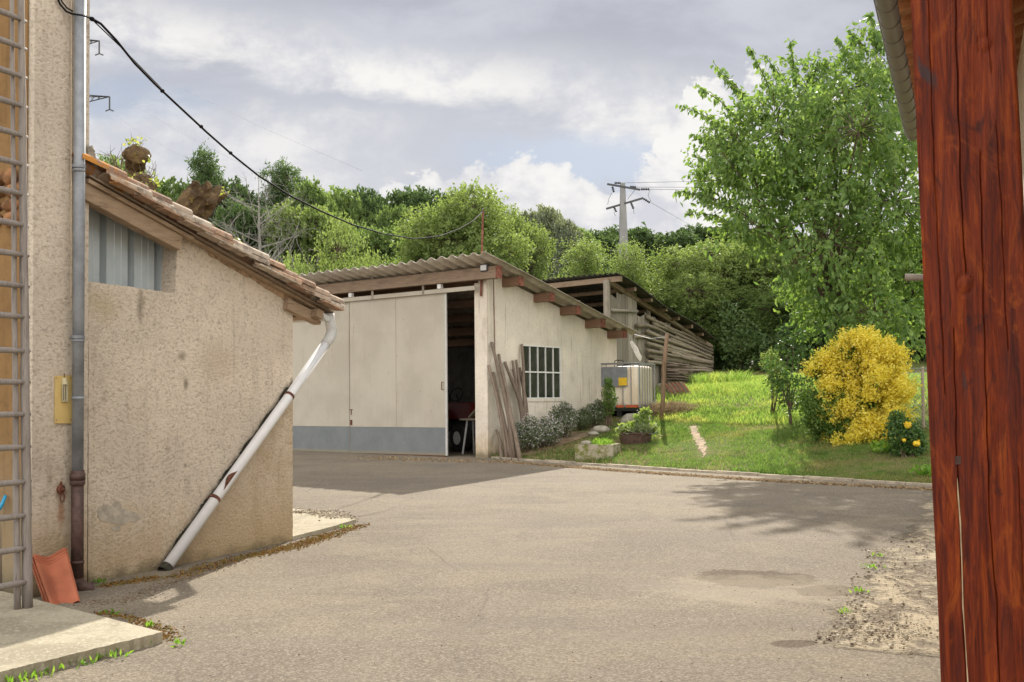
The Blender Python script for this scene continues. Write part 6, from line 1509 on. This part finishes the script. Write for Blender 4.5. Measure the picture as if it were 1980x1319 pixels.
plant('young_conifer', 'narrow bright green young conifer standing before the grey tank plate', 'tree', g_, [(P(1176, 742, 24.8), .10, .15, .6), (P(1177, 758, 24.8), .17, .18, 1), (P(1178, 776, 24.8), .2, .2, 1.3), (P(1174, 792, 24.8), .17, .2, 1)], M['leaf_green_bush'], .06, .03, 1300, 31, up=.8)

# stone trough
tq = T(1112, 891, 12); tz0 = tq[2] - .05
axT = nrm(V3(K1[0] - K0[0], K1[1] - K0[1], 0)); 
pA_ = tq; pB_ = P(1152, 893, tq[1] - .2); u1 = nrm(V3(.93, -.28, 0)); u2 = V3(-u1[1], u1[0], 0)
trough = thing('stone_trough', 'low mossy stone trough filled with soil and weeds at the kerb', 'trough', down(tq, tz0))
s_pm = F / tq[1]; LX = 60 / s_pm; LY = .75; hT = 36 / s_pm
def TP(u, v, z): return down(tq, tz0) + u1 * u + u2 * v + ZUP * z
LXm = LX * 1.25
b = MB(); th_ = .07
for (ua, ub, va, vb_) in ((0, LXm, 0, th_), (0, LXm, LY - th_, LY), (0, th_, th_, LY - th_), (LXm - th_, LXm, th_, LY - th_)):
    b.hexa([TP(ua, va, 0), TP(ub, va, 0), TP(ub, vb_, 0), TP(ua, vb_, 0)], [TP(ua, va, hT), TP(ub, va, hT), TP(ub, vb_, hT), TP(ua, vb_, hT)])
b.build('basin', M['moss_stone'], trough)
b = MB(); b.hexa([TP(th_ + .003, th_ + .003, .02), TP(LXm - th_ - .003, th_ + .003, .02), TP(LXm - th_ - .003, LY - th_ - .003, .02), TP(th_ + .003, LY - th_ - .003, .02)], [TP(th_ + .003, th_ + .003, hT - .04), TP(LXm - th_ - .003, th_ + .003, hT - .04), TP(LXm - th_ - .003, LY - th_ - .003, hT - .04), TP(th_ + .003, LY - th_ - .003, hT - .04)]); b.build('soil', M['soil'], trough)
gc = TP(LXm * .6, LY * .5, hT)
plant('trough_weeds', 'pale green weeds growing in the mossy stone trough', 'plant', TP(LXm * .6, LY * .5, hT - .04), [(gc, .26, .09, 1)], M['weed'], .07, .014, 500, 51, False, up=1.2)
# stones
for i, (x, y, r_, lab) in enumerate([(1162, 832, .16, 'grey rounded stone between the shrubs and the trough'), (1147, 838, .10, 'small grey stone left of the rounded one'), (1215, 814, .16, 'slanted grey slab of stone behind the planter'), (1127, 858, .08, 'little dark stone lying on the trough edge')]):
    q = T(x, y + 4, 14) if i != 3 else TP(.2, .1, hT); b = MB(); b.ell(q + ZUP * r_ * .35, r_ * 1.3, r_, r_ * (.6 if i != 2 else 1.1), 12, 8, .12, rg=random.Random(i), az=(.3, 0, 1) if i == 2 else (0, 0, 1)); o = b.build('stone', M['stone'], None, True); tag(o, lab, 'stone')
# planter tub
pq = T(1232, 861, 14); sp2 = F / pq[1]; rt = 33 / sp2; hp_ = 27 / sp2; pc = pq + V3(0, rt * .8, 0); pc = V3(pc[0], pc[1], pq[2] - .03)
tub = thing('planter_tub', 'round dark brown tub planter on the grass in front of the tank', 'planter', pc)
b = MB(); b.tube([pc, pc + ZUP * hp_ * .5, pc + ZUP * hp_ * .92, pc + ZUP * hp_ * .92, pc + ZUP * hp_, pc + ZUP * hp_, pc + ZUP * hp_ * .85], [rt * .8, rt * .93, rt * .98, rt * 1.04, rt * 1.04, rt * .93, rt * .92], 28, False); b.build('tub', plain('tub_brown', (.085, .05, .038), .7, .3, 14, .3), tub)
b = MB(); b.tube([pc + ZUP * hp_ * .6, pc + ZUP * hp_ * .88], [rt * .9, rt * .9], 24); b.build('soil', M['soil'], tub)
R = random.Random(6); parts = []
for (x, y, r_) in ((1240, 812, .16), (1225, 828, .2), (1250, 828, .18), (1235, 838, .24), (1205, 832, .12), (1262, 832, .10), (1248, 800, .09)): parts.append((P(x, y, pc[1] + R.uniform(-.1, .1)), r_, r_ * .8, 1))
plant('potted_plant', 'light green leafy plant spilling over the dark round tub', 'plant', pc + ZUP * hp_ * .9, parts, leafmat('leaf_pot', (.12, .19, .05), (.19, .27, .08), (.30, .36, .16), .45), .10, .055, 1500, 61, True, M['flower_pale'], 120)
pl_ = P(1262, 830, pc[1] - .1); b = []
Pp = np.array([P(1222 + 40 * rng.random(), 845 - 10 * rng.random(), pc[1] - .2) for _ in range(60)]); Dd_ = np.random.default_rng(5).normal(size=Pp.shape) * V3(.7, .4, .5) + V3(0, -.2, .5)
leaves('strap_leaves', Pp, Dd_, .33, .028, M['leaf_silver'], bpy.data.objects['potted_plant'], 6)

# shiny sapling
sg = T(1527, 822, 14); sgY = sg[1]; cl = []
for (x, y, r_) in ((1528, 668, 24), (1512, 700, 26), (1545, 700, 26), (1535, 740, 30), (1515, 750, 24), (1555, 745, 18), (1525, 780, 16), (1500, 720, 18), (1535, 650, 14)): cl.append((P(x, y, sgY + rng.uniform(-.2, .2)), (r_ * sgY / F,) * 3, 1))
clump_tree('shiny_sapling', 'slim multi stemmed sapling with dark shiny leaves left of the yellow bush', 'tree', sg, cl, .085, .045, M['leaf_shiny'], M['bark'], .035, 81, 7, 20, .05, .2, None, .22, .25, .2)
# light green undershoots near it
g_ = T(1500, 690, 20)
plant('light_sprig', 'bright green low sprig at the left of the shiny sapling', 'plant', T(1497, 800, 14), [(P(1490, 700, sgY + .6), .22, .3, 1), (P(1505, 735, sgY + .6), .25, .35, 1), (P(1540, 770, sgY + .7), .3, .2, .8)], M['leaf_light'], .09, .035, 1100, 83)
# rose bush
rg2 = T(1752, 885, 12); ry_ = rg2[1] + .2
plant('rose_bush', 'small rose bush with three yellow blooms in front of the wire fence', 'bush', rg2, [(P(1745, 840, ry_), .30, .26, 1.4), (P(1768, 852, ry_), .2, .22, 1), (P(1735, 815, ry_), .16, .18, .5), (P(1755, 870, ry_), .3, .12, .8)], M['leaf_shiny'], .065, .042, 2600, 91)
b = MB(); R = random.Random(7)
for (x, y) in ((1755, 823), (1772, 858), (1748, 852)):
    r_ = .06 if y != 852 else .03; c = P(x, y, ry_ - .32); b.ell(c, r_, r_, r_ * .8, 10, 6, .12, rg=R)
    for k in range(14): a = R.uniform(0, 6.28); e_ = R.uniform(-.6, .9); dv = V3(math.cos(a) * math.cos(e_), math.sin(a) * math.cos(e_), math.sin(e_)); sd = nrm(np.cross(dv, ZUP)); b.add([c + dv * r_ * .7 - sd * r_ * .5, c + dv * r_ * .7 + sd * r_ * .5, c + dv * r_ * 1.25 + sd * r_ * .4 + ZUP * .01, c + dv * r_ * 1.25 - sd * r_ * .4 + ZUP * .01], [(0, 1, 2, 3)])
b.build('blooms', M['petal_yellow'], bpy.data.objects['rose_bush'])
plant('hosta', 'small bright green broad leaved plant at the foot of the yellow bush', 'plant', T(1705, 880, 12), [(T(1705, 875, 12) + ZUP * .07, .22, .07, 1)], M['weed'], .14, .07, 70, 93, False)
plant('kerb_weed', 'bright green weed by the kerb near the timber post', 'plant', T(1795, 925, 12), [(T(1790, 920, 12) + ZUP * .07, .22, .08, 1)], M['weed'], .10, .05, 90, 94, False)

# wire fence with its low wall
fy0 = T(1790, 893, 12); fyY = 20.1
wf0 = P(1778, 832, fyY); fdir = nrm(V3(.985, -.17, 0)); fl0 = V3(P(1740, 800, fyY + .3)[0], fyY + .3, 0)
lw_ = MB(); a = V3(P(1766, 860, fyY)[0], fyY, 0); c = a + V3(4.0, -1.2, 0); zt2 = P(1790, 834, fyY - .1)[2]
lw_.prism([down(a, H(a[0], a[1]) - .4), down(c, H(a[0], a[1]) - .6), down(c, zt2), down(a, zt2)], (0.02, .16, 0)); lo = lw_.build('low_wall', mk('mossy_wall', lambda t: pbsdf(t, t.mix(t.ss(t.noise(t.pos(), 3, 6), .4, .62), (.46, .41, .24), (.30, .29, .10)), .95, None, .1))); tag(lo, 'low mossy yellowish concrete wall under the wire fence', 'wall')
fn_ = thing('wire_fence', 'chain link fence on concrete posts behind the yellow bush', 'fence', down(a, zt2)); zt3 = P(1780, 712, fyY)[2]
f0 = a + V3(-.9, .37, 0); f1 = c + V3(0, .1, 0); Lf = np.linalg.norm(f1 - f0); fd = (f1 - f0) / Lf; b = MB(); hh_ = zt3 - zt2; cell = .075; k = -hh_
while k < Lf:
    for sgn in (1, -1):
        s0_, s1_ = (k, k + hh_) if sgn > 0 else (k + hh_, k); z0_, z1_ = zt2 + .02, zt3
        sa, sb = s0_, s1_; za, zb_ = z0_, z1_
        # clip
        def cl_(s, so, z, zo):
            if s < 0: f_ = (0 - s) / (so - s); return 0, z + (zo - z) * f_
            if s > Lf: f_ = (Lf - s) / (so - s); return Lf, z + (zo - z) * f_
            return s, z
        (sa2, za2), (sb2, zb2) = cl_(sa, sb, za, zb_), cl_(sb, sa, zb_, za)
        if abs(sa2 - sb2) > .02: b.tube([f0 + fd * sa2 + ZUP * za2, f0 + fd * sb2 + ZUP * zb2], .0034, 3, False)
    k += cell
b.build('mesh_panel', M['galv'], fn_)
for x_ in (1784, 1960):
    b = MB(); q = V3(P(x_, 700, fyY - (x_ - 1766) * .0029 + .1)[0], fyY - (x_ - 1766) * .0029 + .12, 0); b.tube([down(q, H(q[0], q[1]) - .2), down(q, zt3 + .03)], .028, 6); b.build('fence_post', wood('fpost', (.45, .36, .26), (.38, .30, .21), (.2, .15, .1)), fn_)
b = MB(); b.tube([f0 + ZUP * zt3, f1 + ZUP * zt3], .005, 4); b.build('top_wire', M['galv'], fn_)

# ------------------------------------------------------------------ grass and other ground cover
R = np.random.default_rng(9)
def scatter(n, tmin, tmax, pxmin=930, pxmax=2000, ymax=40):
    s_ = R.uniform(-6, KL + 30, n * 3); t_ = R.uniform(tmin, tmax, n * 3); x = K0[0] + kd[0] * s_ + kn[0] * t_; y = K0[1] + kd[1] * s_ + kn[1] * t_
    px_ = 990 + F * x / np.maximum(y, 1); ok = (px_ > pxmin) & (px_ < pxmax) & (y > 8) & (y < ymax)
    a_ = (x - C0[0]) * (-ND[0]) + (y - C0[1]) * (-ND[1]); c_ = (x - C0[0]) * (-NW[0]) + (y - C0[1]) * (-NW[1]); ok &= ~((c_ > -.05) & (a_ > -.3) & (a_ < SFAR + .3))
    x, y = x[ok][:n], y[ok][:n]; return x, y
path_pts = [T(x, y, 12) for x, y in ((1340, 824), (1344, 838), (1350, 850), (1358, 866), (1361, 884))]
def off_path(x, y, w_=.13):
    d_ = np.full(len(x), 9.)
    for p0_, p1_ in zip(path_pts[:-1], path_pts[1:]):
        v_ = (p1_ - p0_)[:2]; L2 = v_ @ v_; tt_ = np.clip(((x - p0_[0]) * v_[0] + (y - p0_[1]) * v_[1]) / L2, 0, 1); d_ = np.minimum(d_, np.hypot(x - p0_[0] - v_[0] * tt_, y - p0_[1] - v_[1] * tt_))
    return d_ > w_ * (.35 + .9 * R.uniform(0, 1, len(x)))
x, y = scatter(150000, .08, 6.5); keep = off_path(x, y) & ~((x < 2.2) & (ktd(x, y) < 2.6) & (R.uniform(0, 1, len(x)) < .5)) & (R.uniform(0, 1, len(x)) < .45 + .55 * np.clip(np.sin(x * 1.9 + 1) * np.sin(y * 2.3) + .9, 0, 1)); x, y = x[keep], y[keep]
o = blades('lawn_grass', np.stack([x, y, terr(x, y) - .01], 1), R.uniform(.03, .085, len(x)) * (1 + .5 * np.sin(x * 1.3) * np.sin(y)), R.uniform(.008, .016, len(x)), M['grass_lawn'], 3, .5); tag(o, None, None, None, 'stuff')
x, y = scatter(100000, 4.5, 17); px_ = 990 + F * x / y; keep = (px_ > 1270); x, y = x[keep], y[keep]
o = blades('meadow_grass', np.stack([x, y, terr(x, y) - .02], 1), R.uniform(.07, .20, len(x)) * (1 + .4 * np.sin(x * .9) * np.sin(y * .8)), R.uniform(.010, .020, len(x)), M['grass_meadow'], 4, .45); tag(o, None, None, None, 'stuff')
x, y = scatter(9000, .05, 2.0, 940, 1250); o = blades('dry_grass', np.stack([x, y, terr(x, y)], 1), R.uniform(.03, .09, len(x)), R.uniform(.008, .014, len(x)), M['dry_grass'], 8, 1.1); tag(o, None, None, None, 'stuff')
# tall weeds by the barn
x = R.normal(size=2200) * .7 + T(1375, 745, 20)[0]; y = R.normal(size=2200) * .5 + T(1375, 745, 20)[1] + .2; px_ = 990 + F * x / y; k_ = (px_ > 1335) & (px_ < 1450); x, y = x[k_], y[k_]
o = blades('tall_weeds', np.stack([x, y, terr(x, y)], 1), R.uniform(.15, .5, len(x)), R.uniform(.015, .03, len(x)), M['grass_meadow'], 9, .5); tag(o, None, None, None, 'stuff')
# heap of dry cuttings right of the pole
q = T(1300, 800, 15); n = 5000; v_ = rand_in(R, n) * V3(.75, .6, .28); o = leaves('grass_cuttings', q + V3(.0, .3, .02) + np.abs(v_) * np.sign(v_) * V3(1, 1, 1), R.normal(size=(n, 3)) * V3(1, 1, .3), .16, .012, M['dry_grass'], None, 12); tag(o, None, None, None, 'stuff')
# worn path
b = MB(); wd_ = [.14, .09, .10, .06, .03]
R = random.Random(3); tt2 = np.linspace(0, 4, 33); pp2 = [path_pts[min(3, int(t))] * (1 - (t - min(3, int(t)))) + path_pts[min(3, int(t)) + 1] * (t - min(3, int(t))) for t in tt2]; ww2 = np.interp(tt2, range(5), wd_)
L_ = [p + V3(-w__ + R.uniform(-.045, .045), 0, 0) for p, w__ in zip(pp2, ww2)]; R_ = [p + V3(w__ + R.uniform(-.045, .045), 0, 0) for p, w__ in zip(pp2, ww2)]
L_ = [V3(p[0], p[1], H(p[0], p[1]) + .006) for p in L_]; R_ = [V3(p[0], p[1], H(p[0], p[1]) + .006) for p in R_]
b.add(L_ + R_, [(i, i + 1, i + 34, i + 33) for i in range(32)]); o = b.build('worn_path', M['path_earth']); struct(o)
# bare earth bed along the wall
b = MB()
def bed(u, v): q = C0 + NW * (.02 + v * 1.15 * (1 - .3 * abs(u - .4))) + WD * (.1 + u * (SFAR - .2)); return V3(q[0], q[1], H(q[0], q[1]) + .012)
b.grid(bed, 40, 6); struct(b.build('earth_bed', M['soil']))

# moss, weeds and litter along edges: many tiny flakes
def along_px(pts_, n, w_, seed, up=.01):
    R = np.random.default_rng(seed); Q = [G(*p) for p in pts_]; seg_ = [np.linalg.norm((b_ - a)[:2]) for a, b_ in zip(Q[:-1], Q[1:])]; tot = sum(seg_); out = []
    for a, b_, L in zip(Q[:-1], Q[1:], seg_):
        m_ = int(n * L / tot); f = R.uniform(0, 1, m_)[:, None]; p = a + (b_ - a) * f + np.concatenate([R.normal(size=(m_, 2)) * w_, np.zeros((m_, 1))], 1); p[:, 2] = SL * p[:, 1] + up; out.append(p)
    return np.concatenate(out)
edges_ = [([(190, 1186), (250, 1196), (318, 1222), (322, 1240)], 1000, .03), ([(318, 1232), (200, 1262), (80, 1298), (0, 1322)], 2200, .022), ([(330, 1120), (420, 1092), (500, 1073), (566, 1056), (640, 1035), (700, 1016)], 4200, .05), ([(480, 1075), (560, 1062), (640, 1035)], 1800, .05), ([(200, 1135), (300, 1118)], 900, .04), ([(566, 1000), (620, 1000), (680, 1010)], 600, .06)]
Pp = np.concatenate([along_px(p, int(n * .55), w_ * 1.3, i + 1, .006) for i, (p, n, w_) in enumerate(edges_)])
o = leaves('moss_litter', Pp, np.random.default_rng(2).normal(size=Pp.shape) * V3(1, 1, .3), .022, .016, M['moss_flakes'], None, 3); tag(o, None, None, None, 'stuff')
Pp = np.concatenate([along_px([(700, 886), (800, 889), (900, 893), (950, 895)], 500, .25, 15, .012), along_px([(960, 893), (1200, 912), (1500, 932), (1800, 948)], 5000, .05, 16, .012)])
o = leaves('kerb_litter', Pp, np.random.default_rng(2).normal(size=Pp.shape) * V3(1, 1, .3), .05, .03, M['dry_grass'], None, 3); tag(o, None, None, None, 'stuff')
wl = []
for (x_, y_, n_, s_) in ((345, 1205 + 45, 14, .02), (215, 1270, 40, .05), (150, 1285, 50, .06), (40, 1318, 60, .08), (812, 1215 + 0, 0, 1), (290, 1214, 14, .02), (192, 1130, 30, .04), (68, 1150, 30, .04), (210, 1190, 10, .03), (90, 1302, 30, .05), (1665, 1147, 20, .03), (1640, 1190, 10, .03), (580, 1003, 30, .06), (620, 1004, 30, .08), (670, 1010, 20, .05), (660, 1022, 20, .05), (1680, 1100, 14, .04), (1700, 1078, 10, .03), (270, 1252, 20, .05)):
    q = G(x_, y_)
    for k in range(n_): wl.append(q + V3(rng.gauss(0, s_), rng.gauss(0, s_), .01))
wl = np.array(wl); o = leaves('edge_weeds', wl, np.random.default_rng(8).normal(size=wl.shape) * .5 + V3(0, 0, .8), .045, .014, M['weed'], None, 5); tag(o, None, None, None, 'stuff')
# straws and a leaf
b = MB()
for (a, c) in (((230, 1263), (252, 1252)), ((230, 1166), (246, 1163))): b.tube([G(*a, .02), G(*c, .015)], .003, 4)
o = b.build('straw', M['dry_grass']); tag(o, None, None, None, 'stuff')
# gravel on the dirt verge and stray grit on the yard
R = random.Random(55); Rn = np.random.default_rng(55)
def stones(name, centres, sizes, mat):
    n = len(centres); base_v = np.array([[0, 0, 1], [.9, 0, .2], [.28, .85, .15], [-.72, .53, .2], [-.72, -.53, .1], [.28, -.85, .2], [0, 0, -.6]]); base_f = np.array([[0, 1, 2], [0, 2, 3], [0, 3, 4], [0, 4, 5], [0, 5, 1], [6, 2, 1], [6, 3, 2], [6, 4, 3], [6, 5, 4], [6, 1, 5]])
    ang = Rn.uniform(0, 6.28, n); ca_, sa_ = np.cos(ang), np.sin(ang); v = base_v[None] * Rn.uniform(.6, 1.3, (n, 7, 1)) * sizes[:, None, None]; x = v[..., 0] * ca_[:, None] - v[..., 1] * sa_[:, None]; y = v[..., 0] * sa_[:, None] + v[..., 1] * ca_[:, None]; v = np.stack([x, y, v[..., 2] * .7], -1) + centres[:, None]
    f = (base_f[None] + (np.arange(n) * 7)[:, None, None]).ravel(); return numesh(name, v.reshape(-1, 3), f, 3, mat)
M['gravel'] = mk('gravel', lambda t: pbsdf(t, t.ramp(t.rnd(), [(0, (.13, .10, .075)), (.4, (.30, .245, .18)), (.8, (.48, .42, .32)), (1, (.62, .58, .5))]), .95, None, .1))
gp = np.concatenate([along_px([(1790, 1040), (1750, 1090), (1760, 1140), (1730, 1200), (1680, 1240)], 900, .2, 61, .012), along_px([(1640, 1236), (1700, 1232), (1760, 1215)], 600, .14, 62, .012), along_px([(1700, 1060), (1670, 1130), (1650, 1190), (1610, 1238)], 350, .06, 63, .010)])
o = stones('gravel', gp, Rn.uniform(.003, .014, len(gp)) * (Rn.uniform(0, 1, len(gp)) ** 1.5 + .4), M['gravel']); tag(o, None, None, None, 'stuff')
n = 900; yy_ = Rn.uniform(4.5, 20, n); xx_ = yy_ * Rn.uniform(-.42, .4, n); gc2 = np.stack([xx_, yy_, SL * yy_ + .006], 1)
okk = ((gc2 - A1) @ NL > .3) | (yy_ > 12); gc2 = gc2[okk]; o = stones('grit', gc2, Rn.uniform(.003, .008, len(gc2)), M['gravel']); tag(o, None, None, None, 'stuff')
gp = along_px([(566, 997), (620, 998), (660, 1008)], 500, .10, 65, .05); o = stones('pad_rubble', gp, Rn.uniform(.006, .02, len(gp)), M['gravel']); tag(o, None, None, None, 'stuff')
gp = along_px([(160, 1172), (250, 1160), (350, 1120), (460, 1085)], 900, .06, 66, .006); o = stones('wall_foot_rubble', gp, Rn.uniform(.003, .009, len(gp)), M['soil']); tag(o, None, None, None, 'stuff')
